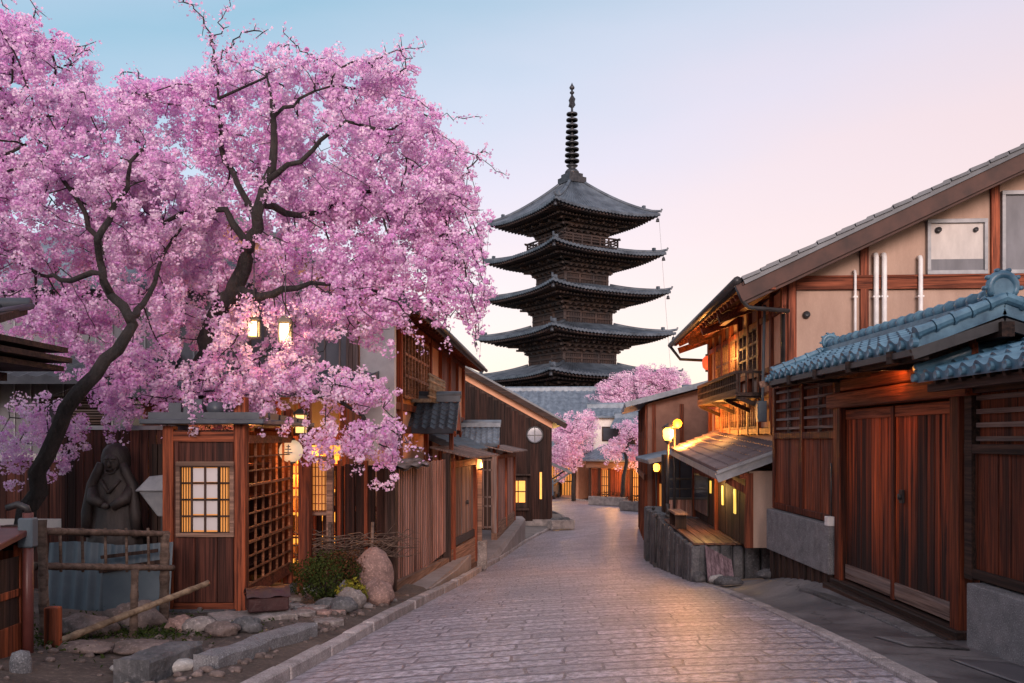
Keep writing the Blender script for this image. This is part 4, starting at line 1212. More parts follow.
# rolled blinds and tarpaulin heaps stacked on the low roof beside it
w = MB(); rr = random.Random(4)
for i in range(7):
    z = 3.15 + i * .12
    w.tube([(-.55 + rr.uniform(-.1, .1), -5.3, z), (-.5, -4, z + rr.uniform(-.03, .03)), (-.5 + rr.uniform(-.1, .1), -2.9, z)], .075, 6)
w.box(-.9, -.02, -5.4, -2.7, 2.9, 3.07)
w.build('rolled_blinds', M['panel_pale'], t)
# ground sheet edge hidden: distant roofs between
t, wall, L, h = gable_house('far_house', 'far house with grey roof glimpsed left of the tiled hall', 'house', (-4.0, 82), (-14, 82), 8, -4.5, 1.2, 2.2, M['plaster_orange'], M['tile_grey'], .5, .8, 0, .1)
t, wall, L, h = gable_house('far_house', 'far house behind the brown plastered house, right of the pagoda', 'house', (24, 60), (13, 60), 8, -4.3, 1.4, 2.0, M['plaster_orange'], M['tile_grey'], .5, .8, 0, .1)
# ================================================================== LEFT SIDE OF THE STREET
def inv_of(loc, rotz):
    return (Matrix.Translation(Vector(loc)) @ Matrix.Rotation(rotz, 4, 'Z')).inverted()
def boards(mb, x0, x1, z0, z1, y, w, gap, th, seed, jz=0.0, zfun=None):
    rr = random.Random(seed); x = x0
    while x < x1 - 0.02:
        ww = min(w * rr.uniform(.85, 1.15), x1 - x)
        d = rr.uniform(0, th * .35); j = rr.uniform(-jz, jz)
        a = z0 if zfun is None else zfun(x)
        mb.box(x, x + ww - gap, y, y + th + d, a, z1 + j)
        x += ww
    return mb

# ---- dark gabled house at the bend
rz, L = frame((1.86, 42), (-6.6, 42))
t = thing('gabled_house', 'dark plank clad gabled house with a white disc on its wall at the bend', 'house', (1.86, 42, -4.0), rz)
H0 = 5.05; SL = .555
w = MB(); w.prism([(0, 0), (10.4, 0), (10.4, H0), (5.2, H0 + 5.2 * SL), (0, H0)], 0, -10, 'y'); wall = w.build('wall', M['dark_wood'], t)
w = MB(); rr = random.Random(3); x = .02
while x < 7.0:
    ww = rr.uniform(.2, .34)
    w.box(x, x + ww - .016, .004, .045 + rr.uniform(0, .02), .05, H0 - .62 + (x + .1) * SL if x < 5.1 else H0 - .62 + 5.2 * SL)
    x += ww
w.build('cladding', M['clad_wood'], t)
w = MB(); w.prism([(-.02, H0 - .52), (5.2, H0 - .52 + 5.22 * SL), (5.2, H0 + .02 + 5.2 * SL), (-.02, H0 - .03)], .003, .09, 'y'); w.build('plaster_band', M['plaster_orange'], t)
w = MB()
inv = None
# roof planes: ridge runs along local y (away from the camera)
def gable_roof_y(mb, xe, xr, ze, zr, y0, y1, pitch, amp, th):
    """plane rising from eave x=xe,z=ze to ridge x=xr,z=zr, length along y"""
    tmp = MB(); corrug_roof(tmp, min(y0, y1), max(y0, y1), 0, 0, math.hypot(xr - xe, 0), ze - zr, pitch, amp, th)
    sg = 1 if xe > xr else -1
    vs = [(xr + sg * v[1], v[0], zr + v[2]) for v in tmp.v]
    mb.add(vs, tmp.f)
gable_roof_y(w, -.62, 5.2, H0 + .10 - .62 * SL, H0 + 5.2 * SL + .10, -10.5, .62, .42, .055, .16)
gable_roof_y(w, 11.0, 5.2, H0 + .10 - .62 * SL, H0 + 5.2 * SL + .10, -10.5, .62, .42, .055, .16)
roof = w.build('roof', M['tile_dark'], t)
w = MB()
for s_ in (1, -1):
    w.bar((5.2, .60, H0 + 5.2 * SL - .07), (5.2 - s_ * 5.85, .60, H0 - .65 * SL - .07), .06, .24)
w.build('barge_board', M['dark_beam'], roof)
w = MB(); w.tube([(5.2, -10.5, H0 + 5.2 * SL + .2), (5.2, .7, H0 + 5.2 * SL + .2)], .16, 8)
w.tube([(-.5, -.2 , H0 - .05), (-.5, -9, H0 - .05)], .05, 6)
w.build('ridge', M['tile_dark'], roof)
w = MB(); w.lathe([(.05, .06), (.36, .06), (.39, .085), (.39, .10), (.33, .105), (.05, .10)], (.80, 0, 4.24), 28, axis='y'); dsc = w.build('disc_window', M['glass_pale'], t)
w = MB(); w.box(.78, .82, .10, .125, 3.9, 4.58); w.box(.45, 1.15, .10, .124, 4.2, 4.24)
w.lathe([(.34, .09), (.40, .09), (.40, .13), (.34, .13), (.34, .09)], (.80, 0, 4.24), 28, axis='y'); w.build('frame', M['metal_dark'], dsc)
w = MB(); w.box(1.15, 2.0, .05, .16, .85, 2.3); wf = w.build('window', M['dark_wood'], t)
w = MB(); w.box(1.25, 1.9, .16, .18, 1.1, 2.1); w.build('pane', M['amber'], wf)
w = MB(); w.box(1.55, 1.6, .18, .2, 1.1, 2.1); w.box(1.25, 1.9, .18, .199, 1.58, 1.63); w.box(1.0, 2.15, .05, .5, 2.36, 2.42); w.box(1.08, 2.1, .05, .32, .74, .84); w.build('sill', M['dark_wood'], wf)
w = MB(); w.box(.47, .57, .05, .08, 1.25, 2.5); w.build('slit_window', M['amber'], t)
w = MB(); w.box(-.02, .9, .05, .10, 0, .3); w.box(.9, 5, .05, .10, 0, .22); w.build('plinth', M['stone'], t)
# side awning facing the street
w = MB(); corrug_roof(w, -4.5, -.4, 0, 2.9, .95, 2.45, .3, .04, .08)
tmp = MB()
tmp.add([(-v[1] - .02, v[0], v[2]) for v in w.v], w.f); tmp.bar((-.05, -.6, 1.9), (-.85, -.6, 2.42), .07, .07); tmp.bar((-.05, -4.2, 1.9), (-.85, -4.2, 2.42), .07, .07)
tmp.build('awning', M['tile_dark'], t)
w = MB(); w.box(-.06, -.003, -4, -1, .3, 2.3); w.build('side_door', M['red_wood'], t)
# stone trough by its corner
c = P(561, 516, 40.5); c.z = road_z(40.5) + .06
t = thing('stone_trough', 'small grey stone trough by the corner of the gabled house', 'trough', c, R(20))
w = MB(); w.box(-.55, .55, -.3, .3, 0, .42); w.build('trough', M['stone'], t, .03)
w = MB(); w.blob((-.2, .0, .43), (.28, .2, .1), 4); w.blob((.25, .05, .43), (.2, .2, .09), 5); w.build('rubble', M['stone_dark'], t)

# ---- two storey house behind the fences
A0, A1 = (-1.72, 31.0), (-2.42, 17.3)
rz, L = frame(A0, A1)
t = thing('machiya_house', 'two storey wooden house with latticed upper window half hidden by the blossom', 'house', (A0[0], A0[1], -3.4), rz)
def zl(z): return z + 3.4
w = MB(); w.prism([(0, 0), (-7, 0), (-7, zl(2.7)), (-3.5, zl(4.4)), (0, zl(2.7))], 0, L, 'x'); w.build('wall', M['plaster_orange'], t)
w = MB()
for x in (0, 2.0, 4.0, 6.0, 8.1, 8.75, L - 1.25, L - .14):
    w.box(x, x + .14, .003, .11, 0, zl(2.66))
for z in (0.15, 0.62, 2.45): w.box(0, L, .004, .095, zl(z), zl(z) + .14)
w.build('timber_frame', M['red_wood'], t)
w = MB(); boards(w, 4.15, 6.0, zl(.76), zl(2.45), .004, .22, .012, .03, 8); boards(w, 2.15, 4.0, zl(.76), zl(2.45), .004, .22, .012, .03, 9); w.build('shutter', M['red_wood'], t)
w = MB(); w.box(L - .13, L + .02, .003, .17, zl(-.2), zl(2.6)); w.box(L - .12, L + .03, -.5, .16, zl(-.19), zl(2.59)); w.build('corner_pilaster', M['plaster_white'], t)
wx0, wx1 = 8.9, 12.4
w = MB(); w.box(wx0, wx1, .01, .10, zl(.9), zl(2.3)); wf = w.build('window', M['glass'], t)
w = MB()
for q in range(9):
    x = wx0 + (wx1 - wx0) * q / 8; w.box(x - .035, x + .035, .10, .15, zl(.88), zl(2.32))
for z in (.9, 1.35, 1.8, 2.27): w.box(wx0, wx1, .10, .14, zl(z) - .03, zl(z) + .03)
w.build('lattice', M['orange_wood'], wf)
w = MB(); w.box(wx0 + .4, wx0 + 1.1, .101, .106, zl(1.4), zl(2.2)); w.build('pane', M['glass_pale'], wf)
w = MB()
for z in (.95, 1.12, 1.29, 1.42): w.tube([(wx0 - .2, .5, zl(z)), (wx1 - .9, .5, zl(z))], .028, 6)
for q in range(15):
    x = wx0 - .15 + (wx1 - .9 - wx0) * q / 14; w.tube([(x, .5, zl(.84)), (x, .5, zl(1.46))], .022, 6)
for x in (wx0 - .1, (wx0 + wx1) / 2 - .4, wx1 - 1.0): w.bar((x, .1, zl(.86)), (x, .54, zl(.86)), .06, .08)
w.build('balcony_rail', M['bamboo'], t)
w = MB()
corrug_roof(w, -.5, L + .5, -3.5, zl(4.4) + .14, .75, zl(2.7) + .14 - .75 * .486, .28, .05, .13, 4, 14)
corrug_roof(w, -.5, L + .5, -3.5, zl(4.4) + .14, -7.75, zl(2.7) + .14 - .75 * .486, .28, .05, .13)
roof = w.build('roof', M['tile_dark'], t)
w = MB()
for q in range(30): w.bar((.3 + q * .47, -.05, zl(2.66)), (.3 + q * .47, .68, zl(2.66) - .68 * .486 + .03), .07, .09)
w.build('rafters', M['red_beam'], roof)
w = MB(); w.tube([(-.5, .80, zl(2.42)), (L + .5, .80, zl(2.40))], .055, 8); w.build('gutter', M['metal_dark'], roof)
w = MB(); w.box(L + .004, L + .06, -6.8, -.55, 0, zl(2.6)); w.prism([(-.55, zl(2.6)), (-6.8, zl(2.6)), (-3.5, zl(4.1))], L + .004, L + .06, 'x'); w.build('gable_cladding', M['panel_grey'], t)
w = MB()
for q in range(22): w.box(L + .058, L + .085, -6.7 + q * .29, -6.67 + q * .29, 0, zl(2.6))
w.box(L + .05, L + .12, -.75, -.52, 0, zl(2.6))
w.build('battens', M['grey_wood'], t)
# pent roof of its ground floor over the fence
w = MB(); corrug_roof(w, .2, 8.6, .0, zl(.15), 1.0, zl(-.3), .28, .045, .1, 4, 4); w.build('pent_roof', M['tile_dark'], t)

# ---- plank fence along the pavement
F0, F1 = (-1.50, 20.2), (-1.95, 14.35)
rz, L = frame(F0, F1)
t = thing('plank_fence', 'tall greyish pink fence of upright battens along the sloping pavement', 'fence', (F0[0], F0[1], -2.9), rz)
w = MB(); w.box(0, L, -.03, .0, .42, 2.45); w.build('shade_backing', M['dark_wood'], t)  # dark colour paints the shade into the gaps between the battens
w = MB(); boards(w, 0, L, .40, 2.47, .0, .22, .12, .012, 4, .012); w.build('battens', M['fence_wood'], t)
w = MB()
w.add([(0, -.04, -.3), (L, -.04, -.3), (L, .10, -.3), (0, .10, -.3), (0, -.04, .26), (L, -.04, .62), (L, .10, .62), (0, .10, .26)], [(0, 3, 2, 1), (4, 5, 6, 7), (0, 1, 5, 4), (1, 2, 6, 5), (2, 3, 7, 6), (3, 0, 4, 7)])
w.build('plinth', M['pale_beam'], t)
w = MB(); w.box(L - .06, L + .07, -.06, .11, .0, 2.52); w.box(-.08, .06, -.06, .12, 0, 2.6); w.build('post', M['dark_wood'], t)
w = MB()
rows = []
for i in range(24):
    u = i / 23; x = L * .55 + u * L * .47
    rows.append([(x, -.30 + v * .50, 2.50 + .08 * math.sin(math.pi * v) - .05 * v + .02 * math.sin(u * 17 + v * 3)) for v in (0, .25, .5, .75, 1)])
w.grid(rows); w.grid([[(p[0], p[1], p[2] - .035) for p in reversed(r_)] for r_ in rows])
w.build('cap_board', M['grey_beam'], t)

# dark fence facing the camera
rz, L = frame((-1.98, 14.42), (-3.45, 14.75))
t = thing('plank_fence', 'dark brown plank fence facing the viewer between boulder and lit shop', 'fence', (-1.98, 14.42, -2.45), rz)
w = MB(); boards(w, .03, L, .02, 2.05, .0, .19, .035, .04, 12, .03); w.build('planks', M['clad_wood'], t)
w = MB()
for x in (.32, .78, 1.22): w.box(x, x + .055, .05, .10, 0, 2.12)
for z in (.55, 1.3, 1.95): w.box(0, L, -.06, -.003, z, z + .08)
w.build('rails', M['red_wood'], t)

# ---- first garden gate with a small tiled roof
G0, G1 = (-.98, 23.4), (-1.46, 20.35)
rz, L = frame(G0, G1); loc = (G0[0], G0[1], -3.04)
t = thing('garden_gate', 'weathered grey plank gate under a board awning, small tiled roof above its near end', 'gate', loc, rz)
w = MB(); w.box(-.1, L + .1, -.2, .05, -.3, .52); w.build('plinth', M['pale_beam'], t)
w = MB(); boards(w, .12, L - .55, .54, 2.38, -.05, .2, .012, .035, 21); dr = w.build('door', M['grey_wood'], t)
w = MB(); w.box(.12, L - .55, -.012, .03, .56, .74); w.lathe([(.01, -.03), (.05, -.03), (.05, .03), (.01, .03)], (L * .35, .05, 1.5), 10, axis='y'); w.build('knob', M['metal_dark'], dr)
w = MB()
for x in (-.02, L - .52, L - .06): w.box(x, x + .13, -.10, .08, -.1, 2.62)
w.box(-.1, L + .1, -.09, .06, 2.40, 2.56)
w.build('post', M['red_wood'], t)
w = MB(); w.box(L - .42, L - .08, -.25, -.2, .5, 2.4); w.build('side_screen', M['dark_wood'], t)
w = MB()
for q in range(13):
    x = -.25 + (L + .5) * q / 13
    w.add([(x, -.35, 2.86), (x + (L + .5) / 13 - .012, -.35, 2.86), (x + (L + .5) / 13 - .012, .62, 2.62), (x, .62, 2.62), (x, -.35, 2.90), (x + (L + .5) / 13 - .012, -.35, 2.90), (x + (L + .5) / 13 - .012, .62, 2.66), (x, .62, 2.66)], [(0, 3, 2, 1), (4, 5, 6, 7), (0, 1, 5, 4), (1, 2, 6, 5), (2, 3, 7, 6), (3, 0, 4, 7)])
w.build('awning', M['grey_wood'], t)
iv = inv_of(loc, rz)
def tiled_gablet(mb_roof, mb_trim, x0, x1, yc, half, zr, ze, pitch, courses):
    corrug_roof(mb_roof, x0, x1, yc, zr, yc - half, ze, pitch, .05, .09, 6, courses)
    corrug_roof(mb_roof, x0, x1, yc, zr, yc + half, ze, pitch, .05, .09, 6, courses)
    mb_roof.box(x0 - .03, x1 + .03, yc - .09, yc + .09, zr + .02, zr + .16)
    mb_roof.tube([(x0 - .05, yc, zr + .18), (x1 + .05, yc, zr + .18)], .085, 8)
    for x in (x0 + .03, x1 - .03):
        for s_ in (-1, 1):
            mb_trim.bar((x, yc, zr - .10), (x, yc + s_ * half, ze - .10), .05, .12)
        mb_trim.prism([(yc - half * .75, ze - .06 + (zr - ze) * .1), (yc, zr - .12), (yc + half * .75, ze - .06 + (zr - ze) * .1)], x - .02, x + .02, 'x')
w, w2 = MB(), MB(); w.M = iv; w2.M = iv
tiled_gablet(w, w2, -2.55, -1.22, 20.75, 1.05, .86, .22, .19, 6)
for x in (-2.3, -1.4): w2.box(x - .05, x + .05, 20.7, 20.8, -.5, .75)
rf = w.build('tiled_roof', M['tile_dark'], t); w2.build('barge_board', M['red_wood'], rf)
# lamp on the gate post
t = thing('wall_lamp', 'small glowing amber lamp under the board awning of the garden gate', 'lamp', (-.88, 23.6, -.62))
w = MB(); w.lathe([(.03, .12), (.09, .10), (.10, -.10), (.04, -.13)], (0, 0, 0), 10); w.build('shade', M['bulb_soft'], t)
w = MB(); w.box(-.02, .02, -.02, .02, .12, .3); w.lathe([(.02, .19), (.13, .12), (.02, .12)], (0, 0, 0), 10); w.build('cap', M['metal_dark'], t)
point_light('lamp_light', t, (.12, -.05, -.05), 18, (1, .38, .10), .06)
t = thing('gate_post', 'pale lit post standing at the far side of the garden gate', 'post', (-.86, 23.75, -3.1))
w = MB(); w.box(-.07, .07, -.07, .07, 0, 2.3); w.build('shaft', M['pale_beam'], t, .01)
w = MB(); w.box(-.2, .2, -.18, .2, -.3, .45); w.build('footing', M['stone'], t, .02)

# ---- second garden gate further down
G0, G1 = (.05, 35.0), (-.57, 30.0)
rz, L = frame(G0, G1); loc = (G0[0], G0[1], -3.1)
t = thing('garden_gate', 'second garden gate down the slope, latticed front door and pale board roof', 'gate', loc, rz)
iv = inv_of(loc, rz)
w = MB(); boards(w, 0, L, .3, 2.6, -.02, .24, .012, .04, 31); w.build('plank_wall', M['fence_wood'], t)
w = MB(); w.box(-.1, L + .02, -.12, .07, -.3, .34); w.build('plinth', M['pale_beam'], t)
w = MB()
for x in (0, L * .5, L - .1): w.box(x, x + .12, -.06, .10, 0, 2.66)
w.box(0, L, -.05, .085, 2.46, 2.6); w.build('post', M['red_wood'], t)
w = MB(); w.M = iv; w.box(-1.42, -.55, 30.0, 30.06, -3.0, -.6); db = w.build('front_door', M['dark_wood'], t)
w = MB(); w.M = iv
for q in range(7): w.box(-1.40 + q * .14, -1.36 + q * .14, 29.95, 30.0, -2.95, -.65)
for z in (-2.9, -2.2, -1.9, -1.0, -.66): w.box(-1.42, -.5, 29.945, 29.999, z - .03, z + .03)
w.box(-.66, -.5, 29.93, 30.05, -3.1, -.5)
w.build('lattice', M['grey_wood'], db)
w = MB(); w.M = iv
for q in range(10):
    y = 29.5 + q * .55
    w.add([(-.9 + q * .06, y, -.22), (.02 + q * .06, y, -.42), (.07 + q * .06, y + .53, -.42), (-.85 + q * .06, y + .53, -.22), (-.9 + q * .06, y, -.18), (.02 + q * .06, y, -.38), (.07 + q * .06, y + .53, -.38), (-.85 + q * .06, y + .53, -.18)], [(0, 1, 2, 3), (7, 6, 5, 4), (0, 4, 5, 1), (1, 5, 6, 2), (2, 6, 7, 3), (3, 7, 4, 0)])
w.build('awning', M['grey_wood'], t)
w, w2 = MB(), MB(); w.M = iv; w2.M = iv
tiled_gablet(w, w2, -1.75, -.42, 30.6, 1.0, .42, -.14, .19, 5)
for x in (-1.6, -.6): w2.box(x - .05, x + .05, 30.5, 30.6, -.6, .3)
rf = w.build('tiled_roof', M['tile_grey'], t); w2.build('barge_board', M['red_wood'], rf)

# ---- booth with paper window and lattice side
BX, BYY, BZ = -3.23, 10.9, -2.10
t = thing('wooden_booth', 'dark wooden booth with a small paper lattice window and open grid side', 'booth', (BX, BYY, BZ), R(180))
WB, DB, HB = .98, 2.35, 2.22
w = MB(); w.box(0, WB, -.06, .0, .12, HB); w.box(WB - .05, WB, -DB, -.06, .12, HB); w.box(0, WB, -DB, -DB + .05, .12, HB); w.build('wall', M['booth_wood'], t)
w = MB()
for x0, x1, z0, z1 in ((.14, .33, .14, .94), (.335, .60, .14, .94), (.605, .86, .14, .94), (.80, .86, .95, 2.1), (.14, .155, .95, 2.1)):
    w.box(x0, x1 - .012, .002, .03, z0, z1)
w.build('panel', M['booth_wood'], t)
w = MB()
w.box(-.01, .13, -.12, .045, 0, 2.62); w.box(.86, WB + .01, -.12, .04, 0, HB + .05); w.box(-.005, .12, -DB - .02, -DB + .1, 0, 2.55)
w.build('post', M['red_wood'], t, .008)
w = MB(); w.box(.13, .86, .0, .035, 2.08, 2.2); w.box(.13, .86, .0, .04, .0, .13); w.box(-.02, .06, -DB + .1, -.12, 2.06, 2.16); w.box(-.01, .06, -DB + .1, -.12, .16, .30); w.build('beam', M['red_beam'], t)
w = MB()
wx0, wx1, wz0, wz1 = .17, .77, .98, 1.78
for a in ((wx0 - .05, wx1 + .05, wz0 - .05, wz0), (wx0 - .05, wx1 + .05, wz1, wz1 + .06), (wx0 - .05, wx0, wz0, wz1), (wx1, wx1 + .05, wz0, wz1)):
    w.box(a[0], a[1], .0, .07, a[2], a[3])
wf = w.build('window_frame', M['pale_beam'], t, .005)
w = MB(); w.box(wx0, wx1, .004, .012, wz0, wz1); w.build('pane', M['amber_dim'], wf)
w = MB()
for i in range(2):
    for j in range(4):
        x = wx0 + .15 + i * .165; z = wz0 + .03 + j * .195
        w.box(x, x + .145, .014, .022, z, z + .165)
w.build('paper', emit('paper_white', (.92, .78, .76), .06, (.56, .50, .50)), wf)
w = MB()
for i in range(5):
    x = wx0 + (wx1 - wx0) * (0, .235, .505, .775, 1)[i]; w.box(x - .011, x + .011, .024, .05, wz0, wz1)
for j in range(5):
    z = wz0 + (wz1 - wz0) * j / 4; w.box(wx0, wx1, .023, .046, z - .011, z + .011)
for i in range(4):
    x = wx0 + .03 + i * .032; w.box(x - .004, x + .004, .022, .034, wz0, wz1); w.box(wx1 - .03 - i * .032 - .004, wx1 - .03 - i * .032 + .004, .022, .034, wz0, wz1)
w.build('lattice', M['dark_wood'], wf)
# lattice side facing the street
w = MB()
for i in range(7):
    y = -.14 - (DB - .28) * i / 6; w.box(-.0, .03, y - .008, y + .008, .28, 2.08)
for j in range(11):
    z = .32 + j * .175; w.box(-.016, .02, -DB + .1, -.1, z - .008, z + .008)
for j in (3, 7): w.box(-.025, .02, -DB + .1, -.1, .32 + j * .175 - .014, .32 + j * .175 + .014)
w.build('lattice_side', M['orange_wood'], t)
w = MB()
for j in range(4): w.box(.3, .92, -DB + .2, -.2, .4 + j * .45, .43 + j * .45)
w.build('shelf', M['booth_wood'], t)
w = MB(); w.box(-.28, WB + .22, -DB - .2, .22, HB + .07, HB + .13); w.build('roof', M['tile_dark'], t, .01)
w = MB(); rr = random.Random(6)
for i in range(5):
    y = .12 - i * .5
    w.box(-.2, WB + .15, y - .40, y, HB + .133, HB + .19 + rr.uniform(0, .03))
w.tube([(.35, .1, HB + .26), (.35, -DB, HB + .26)], .09, 8); w.box(.5, .72, -.1, .08, HB + .19, HB + .37); w.box(.78, .93, -.3, .0, HB + .19, HB + .33); w.box(.0, .2, -1.4, -1.1, HB + .19, HB + .36)
w.build('roof_tile', M['tile_dark'], t)
w = MB(); w.box(.1, WB, .05, .16, .0, .06); w.box(-.06, WB + .1, -DB, .1, -.12, .0); w.build('footing', M['stone_dark'], t)
point_light('booth_light', t, (.35, -1.2, 1.8), 34, (1, .36, .09), .1)

# ---- lit shop front behind the booth
rz, L = frame((-2.85, 15.6), (-6.4, 15.6))
t = thing('lit_shop', 'open shop front glowing amber behind the wooden booth, shelves inside', 'shop', (-2.85, 15.6, -2.5), rz)
w = MB(); w.box(0, L, -3.0, -2.95, 0, 3.3); w.box(-.0, .05, -2.95, -.1, 0, 3.3); w.box(L - .05, L, -2.95, -.1, 0, 3.3); w.box(0, L, -2.95, 0, 3.3, 3.4); w.box(1.9, L, -.05, 0, 0, 3.3); w.build('wall', M['red_wood'], t)
w = MB()
for x in (0, .62, 1.15, 1.85): w.box(x, x + .09, .003, .12, 0, 3.2)
w.box(0, L, .004, .11, 2.5, 2.66); w.build('post', M['red_wood'], t)
w = MB(); rr = random.Random(17)
for j in range(5):
    w.box(.1, 1.8, -1.2, -.7, .35 + j * .42, .38 + j * .42)
w.build('shelf', M['red_beam'], t)
w = MB()
for j in range(5):
    x = .12
    while x < 1.7:
        ww = rr.uniform(.09, .2); hh = rr.uniform(.14, .32)
        w.box(x, x + ww - .03, -1.1, -.8, .385 + j * .42, .385 + j * .42 + hh); x += ww
w.build('wares', rough_mat('wares', (.45, .22, .06), (.75, .45, .16), 3, .6, .1, isl=.6), t)
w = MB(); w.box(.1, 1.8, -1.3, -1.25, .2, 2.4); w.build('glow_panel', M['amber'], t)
w = MB()
for q in range(6): w.box(.70 + q * .085, .72 + q * .085, .04, .07, .1, 2.4)
for z in (.1, .8, 1.5, 1.9, 2.35): w.box(.70, 1.15, .04, .068, z, z + .035)
w.build('lattice_door', M['pale_beam'], t)
w = MB(); corrug_roof(w, -.3, L + .3, -3.3, 4.1, .75, 3.3, .26, .045, .1, 4, 8); w.build('roof', M['tile_dark'], t)
point_light('shop_light', t, (.9, -.45, 2.2), 80, (1, .36, .08), .12)
point_light('shop_glow', t, (.9, .9, 1.9), 80, (1, .36, .09), .2)
# tall post and framed lattice in front of the shop
t = thing('timber_post', 'tall orange lit timber post in front of the glowing shop', 'post', P(305, 592, 13.5))
w = MB(); w.box(-.085, .085, -.085, .085, 0, 2.85); w.build('shaft', M['red_wood'], t, .01)
w = MB(); w.box(-.75, .42, -.05, .05, 2.34, 2.46); w.build('arm', M['red_beam'], t, .008)
t = thing('lattice_screen', 'slim framed lattice screen right of the tall post', 'screen', P(330, 588, 13.9))
w = MB(); w.box(-.05, .05, -.05, .05, 0, 2.1); w.box(-.34, -.28, -.04, .04, .7, 2.02); w.box(-.3, .0, -.035, .035, 1.96, 2.04); w.box(-.3, 0, -.034, .034, 1.12, 1.18); w.build('frame', M['pale_beam'], t, .006)
w = MB()
for q in range(5): w.box(-.28 + q * .05, -.27 + q * .05, -.015, .015, 1.18, 1.96)
for q in range(5): w.box(-.28, -.05, -.0145, .0145, 1.3 + q * .14, 1.31 + q * .14)
w.build('lattice', M['red_wood'], t)
w = MB(); w.box(-.27, -.05, .02, .03, 1.2, 1.95); w.build('paper', M['amber_dim'], t)
# round paper lantern and two box lanterns hanging from the arm
def lantern_round(loc, r, label):
    t = thing('paper_lantern', label, 'lantern', loc)
    w = MB(); pr = [(.35 * r, -.98 * r)]
    for i in range(17):
        a = -1.25 + 2.5 * i / 16; pr.append((r * math.cos(a) * (1 + .02 * (i % 2)), r * math.sin(a)))
    pr.append((.35 * r, .98 * r)); w.lathe(pr, (0, 0, 0), 24); w.build('paper_shade', emit('lantern_paper', (.98, .66, .40), .42, (.70, .62, .55)), t)
    w = MB(); w.lathe([(.38 * r, .93 * r), (.38 * r, 1.1 * r), (.05, 1.1 * r)], (0, 0, 0), 16); w.lathe([(.05, -1.1 * r), (.38 * r, -1.1 * r), (.38 * r, -.93 * r)], (0, 0, 0), 16); w.tube([(0, 0, 1.1 * r), (0, 0, 1.1 * r + .22)], .01, 5); w.build('collar', M['metal_dark'], t)
    w = MB()
    for k, (a, z) in enumerate(((-1.57, .42), (-1.57, .16), (-1.57, -.12))):
        p = Vector((math.cos(a) * r * 1.0, math.sin(a) * r * 1.0, z * r)); p = p.normalized() * r * 1.015
        d = Vector((-math.sin(a), math.cos(a), 0))
        w.bar(p - d * r * (.16, .26, .36)[k], p + d * r * (.16, .26, .36)[k], r * .05, r * .08)
        w.bar(p - Vector((0, 0, r * .16)), p + Vector((0, 0, r * .16)), r * .07, r * .05)
    w.build('brush_mark', rough_mat('ink_blue', (.05, .08, .16), (.08, .12, .22), 5, .7, 0), t)
    return t
c = P(291, 451, 13.2); lantern_round(tuple(c), .17, 'round pale paper lantern with dark brush marks hanging by the tall post')
def box_lantern(loc, w_, h_, label, energy, mat='bulb_soft', top=.35):
    t = thing('box_lantern', label, 'lantern', loc)
    w = MB(); w.box(-w_ * .42, w_ * .42, -w_ * .42, w_ * .42, -h_ / 2, h_ / 2); w.build('glow', M[mat], t)
    w = MB()
    for sx in (-1, 1):
        for sy in (-1, 1): w.box(sx * w_ * .5 - .008, sx * w_ * .5 + .008, sy * w_ * .5 - .008, sy * w_ * .5 + .008, -h_ / 2 - .02, h_ / 2 + .02)
    w.box(-w_ * .55, w_ * .55, -w_ * .55, w_ * .55, -h_ / 2 - .03, -h_ / 2 - .015); w.prism([(-w_ * .7, h_ / 2 + .015), (w_ * .7, h_ / 2 + .015), (w_ * .15, h_ / 2 + .09), (-w_ * .15, h_ / 2 + .09)], -w_ * .6, w_ * .6, 'y')
    w.tube([(0, 0, h_ / 2 + .08), (0, 0, h_ / 2 + .08 + top)], .008, 5)
    w.build('frame', M['metal_dark'], t)
    if energy: point_light('lantern_light', t, (0, -w_ * .9, 0), energy, (1, .55, .2), .06)
    return t
box_lantern(tuple(P(289, 424, 13.5)), .15, .26, 'left of two small amber box lanterns above the paper lantern', 8, top=.1)
box_lantern(tuple(P(301, 424, 13.2)), .15, .26, 'right of two small amber box lanterns above the paper lantern', 8, top=.1)
# lanterns glowing among the blossom, hung from the cherry branches
box_lantern(tuple(P(285.5, 332, 10.9)), .13, .20, 'bright amber lantern hanging among the blossom, right one of the pair', 9, 'bulb_soft', .75)
box_lantern(tuple(P(254, 329, 11.0)), .12, .18, 'smaller amber lantern hanging among the blossom, left one of the pair', 5, 'bulb_soft', .75)

# twig bundle fence, bush, boulders
t = thing('twig_fence', 'loose low fence of bare twigs in front of the dark plank fence', 'fence', (-2.7, 13.7, -2.4))
w = MB(); rr = random.Random(8)
for i in range(70):
    x0 = rr.uniform(-.85, .6); z = rr.uniform(.55, .95)
    pts = [Vector((x0 + q * .18, rr.uniform(-.12, .12), z + q * rr.uniform(-.03, .05) + rr.uniform(-.03, .03))) for q in range(5)]
    w.tube(pts, [.010, .009, .008, .006, .003], 4)
for x in (-.7, -.1, .55): w.tube([(x, 0, 0), (x + .03, 0, 1.15)], .025, 6)
w.build('twigs', M['bamboo_old'], t)
def g(x, y): return verge_z(x, y)
c = (-2.48, 12.1, g(-2.48, 12.1))
t = thing('shrub', 'low dark green and rust shrub beside the big pink boulder', 'shrub', c)
w = MB(); rr = random.Random(3)
for i in range(14):
    a = rr.uniform(0, 6.28); w.tube([(0, 0, 0), (.15 * math.cos(a), .15 * math.sin(a), .2), (.33 * math.cos(a), .33 * math.sin(a), rr.uniform(.3, .55))], [.014, .01, .005], 5)
w.build('stems', M['bark'], t)
leaf_cloud(t, 'foliage', (0, 0, .36), (.46, .42, .34), 3800, .045, 'leaf', 5)
